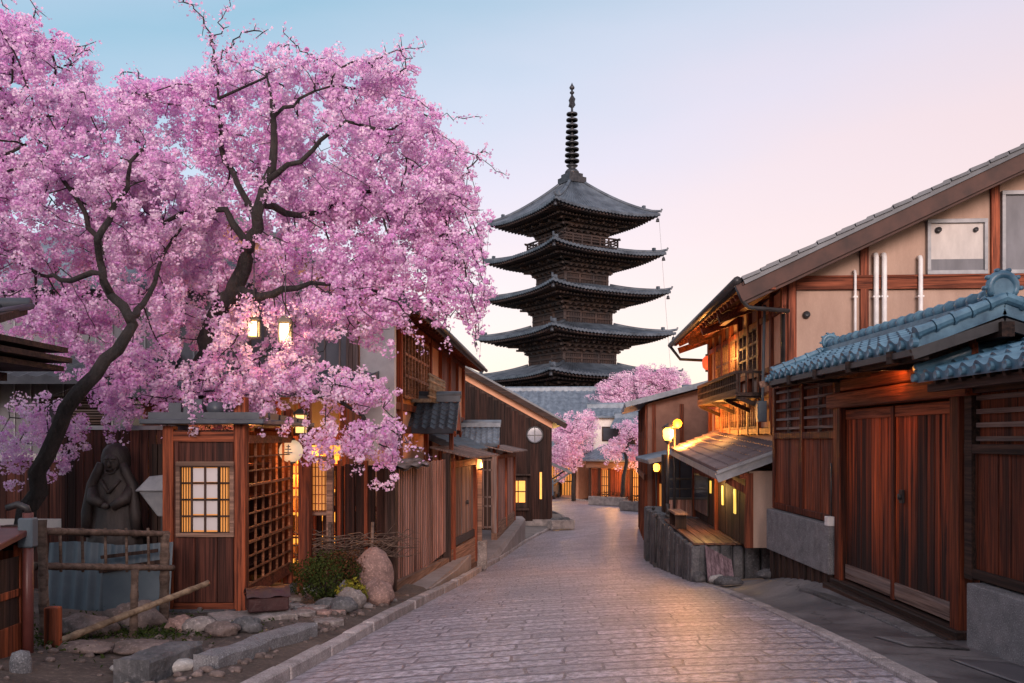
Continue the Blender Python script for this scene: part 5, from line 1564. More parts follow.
leaf_cloud(t, 'foliage', (.2, -.05, .52), (.28, .26, .22), 700, .04, 'leaf_rust', 9)
def rock(label, x, y, rad, seed, mat='stone', name='rock', sink=.3, rough=.25, z=None):
    zz = g(x, y) if z is None else z
    w = MB(); w.blob((0, 0, rad[2] * (1 - sink)), rad, seed, rough, 14, .2)
    o = w.build(name, M[mat]); o.location = (x, y, zz); tag(o, label, 'rock'); return o
rock('tall rounded pink boulder at the corner of the street fence', -1.93, 12.5, (.29, .27, .41), 2, 'stone_red', 'boulder', .15, .07)
rock('ridged reddish rock leaning in front of the tall pink boulder', -1.80, 12.05, (.22, .2, .2), 8, 'stone_red', 'rock', .35, .3)
rock('squat mossy brown rock below the yellow plant', -1.98, 11.1, (.17, .14, .15), 12, 'stone', 'rock', .3, .2)
rock('dark grey wedge rock touching the kerb left of the squat mossy rock', -1.97, 10.5, (.16, .12, .11), 15, 'stone_dark', 'rock', .3, .15)
rock('flat black stone lying on the paving before the shrub', -2.24, 11.0, (.17, .09, .08), 16, 'stone_dark', 'rock', .3, .1)
rock('pointed dark stone between shrub and yellow plant', -2.18, 11.7, (.08, .08, .17), 18, 'stone_dark', 'rock', .2, .2)
rock('broad brown rock under the bamboo fence', -4.0, 9.5, (.30, .22, .17), 21, 'stone_brown', 'rock', .4, .28)
rock('large low pale rock behind the leaning bamboo pole', -4.15, 8.8, (.28, .2, .13), 22, 'stone_brown', 'rock', .45, .22)
rock('bluish rounded stone in the earth left of the brown box', -3.02, 8.7, (.17, .13, .09), 23, 'stone', 'rock', .35, .15)
rock('brown lumpy stone just right of the bluish rounded stone', -2.72, 8.45, (.16, .12, .08), 24, 'stone_brown', 'rock', .4, .2)
rock('dark small stone nearest the flat grey slab', -2.55, 8.65, (.16, .11, .09), 25, 'stone_dark', 'rock', .4, .2)
rock('reddish stone at the foot of the short bamboo post', -3.35, 9.1, (.15, .13, .09), 26, 'stone_red', 'rock', .4, .2)
rock('flat brown stone beside the stubby fence post at the far left', -3.6, 7.6, (.24, .16, .06), 27, 'stone_brown', 'rock', .4, .15)
rock('wide flat stone half sunk in the bare earth', -3.1, 7.7, (.32, .20, .06), 28, 'stone_brown', 'rock', .5, .15)
rock('bright pale flat stone at the bottom edge of the earth', -2.75, 6.95, (.33, .17, .08), 29, 'stone_pale', 'rock', .35, .12)
c = (-2.05, 11.55, g(-2.05, 11.55))
t = thing('leafy_plant', 'small bright yellow green plant at the foot of the boulders', 'plant', c)
w = MB()
for i in range(8):
    a = i * .8; w.tube([(0, 0, 0), (.06 * math.cos(a), .06 * math.sin(a), .12), (.14 * math.cos(a), .14 * math.sin(a), .22)], [.006, .005, .003], 4)
w.build('stems', M['leaf'], t); leaf_cloud(t, 'foliage', (0, 0, .18), (.19, .17, .15), 420, .055, 'leaf_yellow', 44)
# paving stones set in the earth
rr = random.Random(77); placed = []
lab = 'small flat paving stone set in the earth between booth and shrub'
for i in range(900):
    y = rr.uniform(9.2, 13.2); x = rr.uniform(-3.0, edge_x(eL, y) - .45)
    r_ = rr.uniform(.09, .19)
    if x < -3.1 + .0 or (x < -2.05 and y > 11.6 and x > -2.9 and y < 12.6): continue
    if any((x - a) ** 2 + (y - b_) ** 2 < (r_ + c_ + .025) ** 2 for a, b_, c_ in placed): continue
    if (x + 2.6) ** 2 + (y - 9.3) ** 2 < .35: continue
    placed.append((x, y, r_))
    w = MB(); n = rr.randint(5, 8); ph = rr.uniform(0, 6)
    poly = [(math.cos(ph + 6.283 * k / n) * r_ * rr.uniform(.8, 1.1), math.sin(ph + 6.283 * k / n) * r_ * rr.uniform(.7, 1.05)) for k in range(n)]
    w.prism(poly, -.06, .035 + rr.uniform(-.008, .012), 'z')
    o = w.build('paving_stone', M['stone'] if rr.random() < .6 else M['stone_red'], None, .012)
    o.location = (x, y, g(x, y)); tag(o, lab, 'paving stone', 'paving stones in the earth')
    if len(placed) >= 46: break
# granite step blocks along the kerb
def block(name, label, cat, p0, p1, wd, h, mat, z0, z1, bev=.03):
    rz, L = frame(p0, p1)
    w = MB(); n = 8
    vs = []
    rows = []
    rr = random.Random(hash(label) % 1000 if False else len(label))
    for i in range(n + 1):
        x = L * i / n; zz = (z1 - z0) * i / n
        j = rr.uniform(-.012, .012); k = rr.uniform(-.012, .012)
        rows.append([(x, j, -.3 + zz), (x, j, h + zz + k), (x, wd + k, h + zz + j), (x, wd + k, -.3 + zz)])
    w.grid([[r_[q] for q in (0, 1, 2, 3, 0)] for r_ in rows], False)
    w.add(rows[0], [(0, 1, 2, 3)]); w.add(rows[-1], [(3, 2, 1, 0)])
    o = w.build(name, M[mat], None, bev); o.location = (p0[0], p0[1], z0); o.rotation_euler = (0, 0, rz)
    return tag(o, label, cat)
block('granite_block', 'long rough granite block lying along the kerb, bottom left', 'stone block', (-2.20, 6.75), (-1.90, 8.75), .21, .13, 'granite', g(-2.3, 6.75) - .02, g(-1.92, 8.75))
block('granite_block', 'dark short stone block at the near end of the long granite block', 'stone block', (-2.62, 6.5), (-2.50, 7.25), .28, .17, 'stone_dark', g(-2.6, 6.5), g(-2.5, 7.25))
o = block('stone_slab', 'thin grey flat slab under the brown leather box', 'slab', (-2.95, 9.05), (-2.25, 9.45), .55, .05, 'stone', g(-2.6, 9.2) + .0, g(-2.3, 9.4) + .0, .01)
sz = g(-2.6, 9.2) + .07
t = thing('leather_box', 'dark red brown box with a sagging lid on the grey slab', 'box', (-2.62, 9.62, sz), R(22))
w = MB(); w.box(-.21, .21, -.17, .17, 0, .15); w.build('body', M['leather'], t, .012)
w = MB(); w.grid([[(-.225 + .45 * i / 8, -.185 + .37 * j / 6, .155 + .085 * math.sin(math.pi * (j / 6)) ** .6 + .012 * math.sin(i * 1.4 + j)) for j in range(7)] for i in range(9)]); w.grid([[(-.225 + .45 * i / 8, -.185 + .37 * j / 6, .150) for j in range(6, -1, -1)] for i in range(9)]); w.build('lid', M['leather'], t)
o = block('stone_slab', 'small white stone block by the far foot of the booth lattice', 'slab', (-3.05, 13.15), (-2.78, 13.2), .2, .1, 'stone_pale', g(-3, 13.1), g(-2.8, 13.1), .015)
# moss and weeds on the earth below the bamboo fence
mr_ = thing('weeds', 'patchy dark green weeds and moss in the earth under the bamboo fence', 'weeds', (-3.8, 8.8, -2.0)); mr_['kind'] = 'stuff'
rs = np.random.RandomState(5); n = 2600
xy = np.stack([rs.normal(-3.75, .55, n), rs.normal(8.8, .7, n)], 1)
cl = np.sin(xy[:, 0] * 5 + 1) * np.cos(xy[:, 1] * 4.2) > -.15
xy = xy[cl]
cen = np.array([[x + 3.8, y - 8.8, g(x, y) + 2.0 + rs.uniform(.0, .07)] for x, y in xy])
quad_cloud('ground_leaves', cen, rs.normal(size=cen.shape) * .6 + np.array([0, 0, .8]), .045 * rs.uniform(.5, 1.3, len(cen)), rs.beta(1.3, 2, len(cen)), M['leaf'], mr_, rs, .5, .3)

gv = thing('gravel', 'scattered small stones and grit on the bare earth, bottom left', 'gravel', (-3, 8.5, -2.0)); gv['kind'] = 'stuff'
w = MB(); rr = random.Random(31)
for i in range(420):
    y = rr.uniform(6.3, 13.6); x = edge_x(eL, y) - .3 - abs(rr.gauss(0, .9))
    if x < -4.6: continue
    r_ = rr.uniform(.012, .045)
    w.blob((x + 3, y - 8.5, g(x, y) + 2.0 + r_ * .3), (r_ * rr.uniform(.8, 1.5), r_, r_ * .7), i, .25, 4)
w.build('pebbles', M['stone_brown'], gv)

# ---- bamboo fence
t = thing('bamboo_fence', 'grey bamboo rail fence with two long rails between the drain pipe and the booth', 'fence', (-3.85, 9.0, -2.05))
L0 = Vector((-3.85, 9.0, -2.05))
def lp(px, py, Y): return P(px, py, Y) - L0
def nodes(p0, p1, r, mb, k=6):
    p0, p1 = Vector(p0), Vector(p1); n = int((p1 - p0).length / .26) + 1
    pts, rs_ = [], []
    for i in range(n * 4 + 1):
        u = i / (n * 4); pts.append(p0 + (p1 - p0) * u); rs_.append(r * (1.16 if i % 4 == 0 else 1) * (1 - .12 * u))
    mb.tube(pts, rs_, 8)
for a, b_ in (((36, 531, 8.2), (168, 534, 9.75)), ((34, 566, 8.2), (173, 568, 9.75))):
    w = MB(); nodes(lp(*a), lp(*b_), .034, w); w.build('rail', M['bamboo_old'], t)
for a, b_, r_ in (((165, 534, 9.7), (164, 622, 9.7), .055), ((135, 570, 8.7), (133, 648, 8.7), .04), ((42, 520, 8.2), (45, 660, 8.2), .045)):
    w = MB(); nodes(lp(*b_), lp(*a), r_, w); w.build('post', M['bamboo_old'], t)
w = MB()
for px in (60, 82, 105, 126, 148):
    Yq = 8.2 + (px - 36) / 132 * 1.55
    w.tube([lp(px, 528, Yq - .03), lp(px + 1, 572, Yq - .03)], .014, 6)
w.build('picket', M['bamboo_old'], t)
t = thing('bamboo_pole', 'long pale bamboo pole leaning diagonally past the short posts', 'pole', tuple(P(50, 645, 7.9)))
w = MB(); o0 = P(50, 645, 7.9); nodes(Vector((0, 0, 0)), P(208, 583, 9.45) - o0, .034, w); w.build('pole', M['bamboo'], t)
t = thing('stub_post', 'short reddish square post under the low end of the bamboo pole', 'post', tuple(P(53, 672, 7.75)))
w = MB(); w.box(-.055, .055, -.055, .055, -.1, .56); w.build('post', M['red_wood'], t, .008)
# drain pipe with meter box
c = P(28, 672, 7.3)
t = thing('drain_pipe', 'dark red upright pipe with a grey meter box at its top', 'pipe', (c.x, c.y, -1.95))
w = MB(); w.tube([(0, 0, 0), (0, 0, 1.36)], .042, 10); w.tube([(-.08, .02, 0), (-.08, .02, 1.2)], .022, 8); w.build('pipe', M['metal_red'], t)
w = MB(); w.box(-.06, .06, -.055, .05, 1.08, 1.32); w.build('meter_box', M['corrugated'], t, .012)
w = MB(); w.tube([(0, 0, 1.36), (0, -.02, 1.40), (-.07, -.02, 1.43), (-.16, -.02, 1.40)], .028, 8); w.build('elbow', M['metal_dark'], t)
w = MB(); w.box(-.25, -.06, .05, .15, -.1, 1.25); w.build('back_board', M['dark_wood'], t)

# ---- little roofed shrine hut at the very left edge
t = thing('roofed_hut', 'little dark roofed wooden hut cut by the left edge', 'hut', (-4.72, 7.9, -1.95))
w = MB()
w.box(-.08, .05, -.08, .05, 0, 2.62); w.box(-.75, -.64, -.08, .05, 0, 2.6); w.build('post', M['red_wood'], t, .008)
w = MB(); boards(w, -1.6, -.1, .9, 2.3, .02, .16, .01, .03, 14); w.build('back_wall', M['red_wood'], t)
w = MB()
for z in (.98, 1.3, 1.62): w.box(-1.5, .04, -.07, -.02, z, z + .07)
for x in (-.5, -.36, -.22): w.box(x, x + .03, -.075, -.03, .95, 2.3)
w.build('lattice', M['dark_wood'], t)
w = MB()
for k, (ex, zz) in enumerate(((.34, 2.62), (.42, 2.70), (.38, 2.80))):
    w.box(-2.2, ex, -.55 + .02 * k, .9, zz, zz + .05)
w.bar((-2, -.5, 2.55), (.38, -.5, 2.55), .09, .07); w.bar((-.2, -.52, 2.56), (-.2, .8, 2.56), .08, .08)
w.add([(-2.2, -.62, 2.86), (.46, -.62, 2.86), (.20, .5, 3.12), (-2.2, .5, 3.12), (-2.2, -.62, 2.93), (.46, -.62, 2.93), (.20, .5, 3.19), (-2.2, .5, 3.19)], [(0, 3, 2, 1), (4, 5, 6, 7), (0, 1, 5, 4), (1, 2, 6, 5), (2, 3, 7, 6), (3, 0, 4, 7)])
w.build('roof', M['dark_beam'], t)
w = MB(); w.tube([(-2.2, .5, 3.22), (.22, .5, 3.22)], .06, 8)
for i in range(9): w.tube([(-2.0 + i * .28, -.62, 2.94), (-2.0 + i * .28, .5, 3.2)], .03, 6)
w.build('roof_tile', M['tile_dark'], t)
# red topped cabinet in front of it
t = thing('display_cabinet', 'small wooden cabinet with a sloping red top and amber panes, left edge', 'cabinet', (-3.98, 7.05, -1.9))
w = MB(); w.box(-.9, .0, -.3, .3, .0, .08); w.box(-.06, .0, -.3, -.24, .08, 1.0); w.box(-.06, .0, .24, .3, .08, 1.05); w.box(-.9, 0, -.3, -.25, .08, .42); w.box(-.9, .0, .25, .3, .08, 1.0); w.box(-.9, 0, -.3, -.25, .96, 1.02); w.box(-.9, -.01, -.295, -.25, .66, .71); w.box(-.012, .002, -.24, .24, .08, .42); w.box(-.012, .002, -.24, .24, .64, .7); w.build('frame', M['red_wood'], t, .004)
w = MB(); w.box(-.02, -.013, -.24, .24, .42, .96); w.box(-.9, -.06, -.27, -.262, .42, .96); w.build('pane', M['dark_wood'], t)
w = MB(); w.add([(-1, -.42, 1.02), (.09, -.42, 1.02), (.07, .36, 1.15), (-1, .36, 1.15), (-1, -.42, 1.07), (.09, -.42, 1.07), (.07, .36, 1.20), (-1, .36, 1.20)], [(0, 3, 2, 1), (4, 5, 6, 7), (0, 1, 5, 4), (1, 2, 6, 5), (2, 3, 7, 6), (3, 0, 4, 7)]); w.build('top', M['metal_red'], t, .006)
w = MB(); w.lathe([(.0, 0), (.075, 0), (.075, .30), (.06, .36), (0, .38)], (0, 0, 0), 16); o = w.build('stone_bollard', M['granite']); o.location = (-3.63, 6.65, -1.93); tag(o, 'short speckled granite bollard beside the red topped cabinet', 'bollard')

# ---- brown board fence, statue, corrugated sheet
rz, L = frame((-4.25, 11.9), (-5.95, 11.9))
t = thing('board_fence', 'rusty brown board fence behind the carved statue', 'fence', (-4.25, 11.9, -2.15), rz)
w = MB(); boards(w, 0, L, .0, 2.28, 0, .12, .008, .03, 25, .01); w.build('boards', M['booth_wood'], t)
w = MB(); w.box(-.03, L + .03, -.05, .06, 2.285, 2.34); w.build('cap', M['metal_grey'], t)
w = MB()
for x in (0, .85, L - .09): w.box(x, x + .09, -.12, -.005, 0, 2.28)
w.build('post', M['dark_wood'], t)
t = thing('carved_statue', 'dark carved hooded figure in robes standing before the brown board fence', 'statue', (-4.95, 11.25, -2.15))
w = MB(); w.box(-.42, .42, -.3, .3, 0, .55); w.box(-.36, .36, -.25, .25, .55, .78); w.build('plinth', M['stone_dark'], t, .03)
# robed body: lathe-like, elliptical, with folds
w = MB(); rows = []
prof = [(.78, .35, .24), (.80, .36, .25), (.95, .34, .235), (1.10, .31, .22), (1.25, .285, .20), (1.40, .275, .19), (1.52, .26, .18), (1.62, .235, .17), (1.70, .20, .16), (1.76, .165, .15), (1.84, .175, .155), (1.94, .175, .155), (2.03, .150, .14), (2.09, .10, .10), (2.11, .02, .02)]
for z, rx, ry in prof:
    row = []
    for k in range(49):
        a = 2 * math.pi * k / 48
        f = 1 + (.035 * math.sin(a * 13 + z * 3) + .02 * math.sin(a * 7 - z * 9)) * max(0, min(1, (1.7 - z) * 3))
        row.append((rx * f * math.cos(a), ry * f * math.sin(a), z))
    rows.append(row)
w.grid(rows)
# mantle (hood falling to the shoulders), sleeves, collar
w.tube([(-.13, -.12, 1.86), (-.18, -.12, 1.74), (-.25, -.10, 1.6), (-.30, -.13, 1.25), (-.31, -.15, .95)], [.05, .06, .065, .07, .05], 10)
w.tube([(.13, -.12, 1.86), (.18, -.12, 1.74), (.25, -.10, 1.6), (.30, -.13, 1.25), (.31, -.15, .95)], [.05, .06, .065, .07, .05], 10)
w.tube([(-.24, -.08, 1.58), (-.20, -.19, 1.42), (-.06, -.25, 1.36)], [.07, .075, .05], 10); w.tube([(.24, -.08, 1.58), (.20, -.19, 1.42), (.05, -.25, 1.33)], [.07, .075, .05], 10)
w.tube([(-.12, -.155, 1.66), (0, -.215, 1.5)], [.022, .022], 6); w.tube([(.12, -.155, 1.66), (0, -.215, 1.5)], [.022, .022], 6)
w.blob((-.02, -.26, 1.345), (.055, .03, .04), 3, .1)
sm = rough_mat('statue_wood', (.014, .010, .010), (.050, .034, .030), 7, .6, .6, .02, 40, stretch=(1, 1, .5))
body = w.build('robed_body', sm, t)
w = MB(); w.blob((0, -.115, 1.86), (.105, .07, .135), 5, .05); w.blob((0, -.19, 1.85), (.022, .028, .045), 6, .05)
for s_ in (-1, 1):
    w.blob((s_ * .045, -.178, 1.885), (.020, .012, .012), 7, .05); w.tube([(s_ * .018, -.19, 1.915), (s_ * .075, -.17, 1.92)], .010, 6)
w.tube([(-.04, -.182, 1.785), (0, -.187, 1.79), (.04, -.182, 1.785)], .009, 6)
w.tube([(-.07, -.16, 1.8), (-.05, -.175, 1.75), (0, -.178, 1.735), (.05, -.175, 1.75), (.07, -.16, 1.8)], .012, 6)
w.build('face', sm, t)
t = thing('metal_hood', 'dented grey metal hood on dark legs right of the carved statue', 'hood', (-4.38, 11.2, -2.15))
w = MB(); w.add([(-.24, -.2, 1.52), (.24, -.2, 1.52), (.24, .2, 1.52), (-.24, .2, 1.52), (-.10, -.1, 1.70), (.26, -.1, 1.74), (.26, .1, 1.74), (-.10, .1, 1.70)], [(0, 3, 2, 1), (4, 5, 6, 7), (0, 1, 5, 4), (1, 2, 6, 5), (2, 3, 7, 6), (3, 0, 4, 7)])
w.add([(-.2, -.17, 1.515), (.2, -.17, 1.515), (.2, .17, 1.515), (-.2, .17, 1.515), (.0, -.08, 1.2), (.2, -.08, 1.2), (.2, .08, 1.2), (.0, .08, 1.2)], [(0, 3, 2, 1), (4, 5, 6, 7), (0, 1, 5, 4), (1, 2, 6, 5), (2, 3, 7, 6), (3, 0, 4, 7)])
w.build('hood', M['metal_grey'], t, .015)
w = MB(); w.box(.04, .08, -.08, -.04, 0, 1.2); w.box(.16, .2, -.08, -.04, 0, 1.2); w.box(.1, .14, .04, .08, 0, 1.2); w.build('leg', M['metal_dark'], t)
t = thing('corrugated_sheet', 'bluish corrugated metal sheet leaning behind the bamboo rails', 'metal sheet', (-5.5, 10.55, -2.1), R(-3))
w = MB(); rows = []
for i in range(81):
    x = 1.5 * i / 80; y = .018 * math.cos(i * 2 * math.pi / 8); rows.append([(x, y, 0), (x, y + .12, .88 + .02 * math.sin(x * 5))])
w.grid(rows, False); w.grid([[(p[0], p[1] + .006, p[2]) for p in reversed(r_)] for r_ in rows], False); w.build('sheet', M['corrugated'], t)
w = MB(); w.box(.75, 1.45, -.06, -.03, .12, .62); w.build('patch', M['corrugated'], t)
w = MB(); w.bar((.72, -.075, .58), (1.5, -.07, .70), .04, .05); w.bar((.74, -.075, .74), (1.4, -.05, .82), .03, .04); w.build('batten', M['dark_wood'], t)
t = thing('board_screen', 'dark plank screen joining the booth to the brown fence', 'screen', (-4.2, 11.35, -2.1), R(180))
w = MB(); boards(w, 0, .34, 0, 2.05, 0, .13, .012, .03, 51); w.build('boards', M['dark_wood'], t)

# ---- grey house with vents in the background on the left
rz, L = frame((-5.2, 16.6), (-13.5, 16.6))
t = thing('grey_house', 'grey metal clad house behind the leaning cherry trunk', 'house', (-5.2, 16.6, -2.7), rz)
w = MB(); w.box(0, L, -6, 0, 0, 5.6); w.build('wall', M['panel_grey'], t)
w = MB()
for q in range(28): w.box(.05 + q * .3, .075 + q * .3, .002, .03, 0, 5.55)
w.build('seams', M['metal_grey'], t)
w = MB(); corrug_roof(w, -.4, L + .4, -3, 7.2, .6, 5.5, .3, .05, .12); corrug_roof(w, -.4, L + .4, -3, 7.2, -6.6, 5.5, .3, .05, .12); w.build('roof', M['tile_grey'], t)
w = MB(); corrug_roof(w, .9, 5.5, .0, 4.25, 1.3, 3.75, .3, .045, .1, 4, 4); w.build('pent_roof', M['tile_dark'], t)
w = MB(); w.box(2.2, 3.5, .004, .06, 2.7, 3.5); wf = w.build('vent', M['dark_wood'], t)
w = MB()
for q in range(8): w.add([(2.22, .06, 2.72 + q * .1), (3.48, .06, 2.72 + q * .1), (3.48, .13, 2.69 + q * .1), (2.22, .13, 2.69 + q * .1)], [(0, 1, 2, 3)]); w.box(2.22, 3.48, .06, .13, 2.735 + q * .1, 2.755 + q * .1)
w.build('slats', M['grey_beam'], wf)
w = MB(); w.box(.9, 1.9, .004, .05, 2.2, 3.5); wf = w.build('window', M['dark_wood'], t); w = MB(); w.box(.98, 1.82, .05, .06, 2.28, 3.42); w.build('pane', M['glass'], wf)
t = thing('slatted_wall', 'low brown slatted wall seen under the leaning trunk', 'wall', (-6.0, 13.2, -2.2), R(180))
w = MB(); boards(w, 0, 1.6, .0, 1.9, 0, .2, .012, .03, 61); w.build('boards', M['booth_wood'], t)
w = MB(); w.box(-.05, 1.65, -.08, .08, 1.9, 2.0); w.box(.1, 1.5, .04, .1, .9, 1.05); w.build('cap', M['panel_pale'], t)
# ================================================================== RIGHT SIDE OF THE STREET
GX = 4.5
def disc_ends(mb, x0, x1, y, z, pitch, r):
    n = int(round((x1 - x0) / pitch))
    for i in range(n + 1):
        mb.lathe(smooth=False, prof=[(.0, -.03), (r, -.03), (r, .025), (r * .75, .025), (0, .02)], c=(x0 + (x1 - x0) * i / n, y, z), n=12, axis='y')
def onigawara(mb, x, y, z, s=1.0):
    """curled ridge end tile: a thick C scroll with side wings"""
    pts = []
    for i in range(15):
        a = -2.2 + 4.4 * i / 14
        pts.append((x, y + .20 * s * math.sin(a), z + .16 * s + .20 * s * math.cos(a)))
    mb.tube(pts, [.05 * s + .02 * s * math.sin(math.pi * i / 14) for i in range(15)], 8)
    mb.box(x - .05 * s, x + .05 * s, y - .16 * s, y + .16 * s, z - .12 * s, z + .06 * s)
    mb.lathe([(.0, -.03 * s), (.17 * s, -.03 * s), (.17 * s, .03 * s), (.0, .045 * s)], (x, y, z + .16 * s), 14, False, 'x')
    for q in range(6):
        a = -1.6 + 3.2 * q / 5
        mb.tube([(x - .04 * s, y + .27 * s * math.sin(a), z + .16 * s + .27 * s * math.cos(a)), (x + .04 * s, y + .27 * s * math.sin(a), z + .16 * s + .27 * s * math.cos(a))], .035 * s, 6)
    for sg in (-1, 1):
        mb.tube([(x, y + sg * .12 * s, z - .02 * s), (x, y + sg * .24 * s, z - .06 * s), (x, y + sg * .30 * s, z + .01 * s)], [.06 * s, .06 * s, .045 * s], 8)

# ---- the wooden double gate
loc = (GX, 8.9, -1.97)
t = thing('wooden_gate', 'weathered red brown double gate under its own blue tiled roof', 'gate', loc, R(90))
w = MB(); w.box(-.02, .16, -.12, .10, -.1, 2.62); w.box(3.16, 3.36, -.12, .11, -.05, 2.62); w.build('post', M['gate_post'], t, .01)
def door(x0, x1, seed):
    w = MB(); rr = random.Random(seed); x = x0
    while x < x1 - .03:
        ww = min(rr.uniform(.13, .25), x1 - x)
        w.box(x, x + ww - .006, -.03 - rr.uniform(0, .012), .012 + rr.uniform(0, .012), .30, 2.36)
        x += ww
    d = w.build('door', M['gate_wood'], t, .003)
    w = MB(); w.box(x0, x1 - .01, -.035, .045, .12, .31); w.build('bottom_rail', M['grey_beam'], d, .006)
    w = MB(); w.box(x0, x1, -.03, .035, 2.24, 2.37); w.build('top_rail', M['gate_beam'], d, .006)
    return d
door(.17, 1.60, 3); d2 = door(1.70, 3.15, 8)
w = MB(); w.box(1.60, 1.69, -.04, .05, .10, 2.37); w.build('meeting_stile', M['gate_post'], t, .006)
w = MB(); w.box(1.35, 1.43, .03, .06, 1.25, 1.40); w.lathe([(.0, 0), (.035, 0), (.035, .03), (0, .035)], (1.39, .055, 1.32), 10, axis='y'); w.build('latch', M['metal_dark'], d2)
w = MB(); w.box(-.25, 3.6, -.10, .14, 2.40, 2.60); w.box(-.1, 3.42, -.06, .10, 2.62, 2.78); w.build('lintel', M['gate_beam'], t, .012)
w = MB(); w.box(-.1, 3.4, -.14, .16, -.02, .09); w.box(-.1, 3.4, .17, .26, -.12, .03); w.build('sill', M['dark_beam'], t, .01)
w = MB(); w.box(.0, 3.3, -.22, -.16, .05, 3.0); w.build('back_board', M['dark_wood'], t)
# carved frieze in the shadow above the lintel
w = MB(); rr = random.Random(5)
for i in range(11):
    x = .2 + i * .29; z = 2.82
    w.tube([(x, .02, z), (x + .08, .05, z + .10 + rr.uniform(-.03, .05)), (x + .18, .04, z + .06), (x + .27, .02, z + rr.uniform(0, .08))], [.03, .04, .035, .02], 6)
w.box(-.1, 3.4, -.06, .0, 2.79, 3.05); w.build('carved_frieze', M['gate_beam'], t)
w = MB()
for x in (.0, 1.1, 2.2, 3.25): w.bar((x, -.7, 2.84), (x, .78, 2.78), .10, .12)
w.bar((-.42, .62, 2.78), (4.05, .62, 2.78), .10, .10); w.bar((-.5, -.5, 2.86), (4.05, -.5, 2.86), .10, .10)
for x in (.08, 3.26): w.box(x - .1, x + .1, -.1, .1, 2.60, 3.05)
w.bar((-.56, -.1, 3.0), (4.05, -.1, 3.0), .12, .14)
w.build('roof_frame', M['dark_beam'], t)
RX0, RX1, ZR, ZE, YR, YE = -.50, 4.15, 3.20, 2.88, -.10, .74
w = MB()
corrug_roof(w, RX0, RX1, YR, ZR, YE, ZE, .255, .062, .06, 8, 4)
corrug_roof(w, RX0, RX1, YR, ZR, -1.05, ZE, .255, .062, .06, 8, 4)
disc_ends(w, RX0 + .0, RX1, YE + .01, ZE + .0, .255, .045)
for x in (RX0, RX1):     # rake tiles down both gable ends
    for y_end in (YE, -1.05):
        for q in range(5):
            a0 = Vector((x, YR, ZR + .10)).lerp(Vector((x, y_end, ZE + .085)), q / 5); a1 = Vector((x, YR, ZR + .10)).lerp(Vector((x, y_end, ZE + .085)), (q + .97) / 5)
            w.tube([a0, a0.lerp(a1, .8), a0.lerp(a1, .82), a1], [.052, .054, .066, .066], 10, True, False)
roof = w.build('roof', M['tile_blue'], t)
w = MB(); w.box(RX0 + .08, RX1 - .08, YR - .115, YR + .115, ZR - .02, ZR + .06); w.box(RX0 + .08, RX1 - .08, YR - .095, YR + .095, ZR + .065, ZR + .10)
n = 19
for i in range(n):      # lapped round ridge tiles
    x = RX0 + .12 + (RX1 - RX0 - .24) * i / n; d = (RX1 - RX0 - .24) / n
    w.tube([(x, YR, ZR + .150), (x + d * .72, YR, ZR + .143), (x + d * .74, YR, ZR + .143), (x + d * .98, YR, ZR + .150)], [.066, .068, .080, .082], 10)
onigawara(w, RX0 + .04, YR, ZR + .10, .62); onigawara(w, RX1 - .04, YR, ZR + .10, .5)
w.build('ridge', M['tile_blue'], roof)
w = MB()
for x in (RX0 + .02, RX1 - .02):
    w.bar((x, YR, ZR - .14), (x, YE + .02, ZE - .11), .045, .10); w.bar((x, YR, ZR - .14), (x, -1.05, ZE - .11), .045, .10)
w.bar((RX0, YE, ZE - .09), (RX1, YE, ZE - .09), .05, .06)
w.build('barge_board', M['metal_dark'], roof)
w = MB()
for i in range(20):
    x = RX0 + .1 + i * .23; w.bar((x, YR, ZR - .10), (x, YE - .02, ZE - .09), .05, .06); w.bar((x, YR, ZR - .10), (x, -1.0, ZE - .09), .05, .06)
w.build('rafters', M['dark_beam'], roof)
# little lamp under the roof
tl = thing('gate_lamp', 'small glowing bulb under the tiled roof of the double gate', 'lamp', (GX - .26, 10.05, -1.97 + 2.80))
w = MB(); w.lathe([(.0, -.035), (.03, -.02), (.036, .0), (.03, .02), (.012, .04)], (0, 0, 0), 10); w.build('bulb', M['bulb'], tl)
w = MB(); w.lathe([(.03, .035), (.05, .05), (.02, .08), (0, .08)], (0, 0, 0), 10); w.tube([(0, 0, .06), (.1, 0, .10), (.2, 0, .10)], .012, 6); w.build('fitting', M['metal_dark'], tl)
point_light('lamp_light', tl, (-.10, 0, -.03), 16, (1, .32, .07), .05)

# ---- plank wall left of the gate, with slats and a granite base
t = thing('plank_wall', 'plank wall with slatted vents and small bright blue roof, far side of the double gate', 'wall', (GX, 12.32, -2.4), R(90))
def gz(z): return z + 2.4
w = MB(); boards(w, .05, 2.95, gz(-1.14), gz(.02), .0, .17, .008, .03, 71); w.box(0, 2.95, -.16, -.002, gz(-1.16), gz(.95)); w.build('planks', M['gate_wood'].copy() if False else M['red_wood'], t, .003)
w = MB()
for x in (-.02, 1.42, 2.86): w.box(x, x + .12, -.06, .075, gz(-1.15), gz(.95))
for z in (-1.15, .02, .86): w.box(0, 2.95, -.05, .07, gz(z), gz(z) + .10)
w.build('frame', M['gate_post'], t, .005)
w = MB()
for x0, x1 in ((.1, 1.42), (1.54, 2.86)):
    for q in range(5): w.box(x0, x1, -.02, .045, gz(.17 + q * .15), gz(.17 + q * .15) + .04)
    w.box((x0 + x1) / 2 - .02, (x0 + x1) / 2 + .02, .0, .05, gz(.12), gz(.86))
w.build('slats', M['grey_beam'], t)
w = MB(); w.box(.0, 3.0, -.16, .17, gz(-1.85), gz(-1.165)); w.build('granite_base', M['granite'], t, .012)
w = MB(); w.box(.05, 2.96, -.14, .12, gz(-2.6), gz(-1.853))
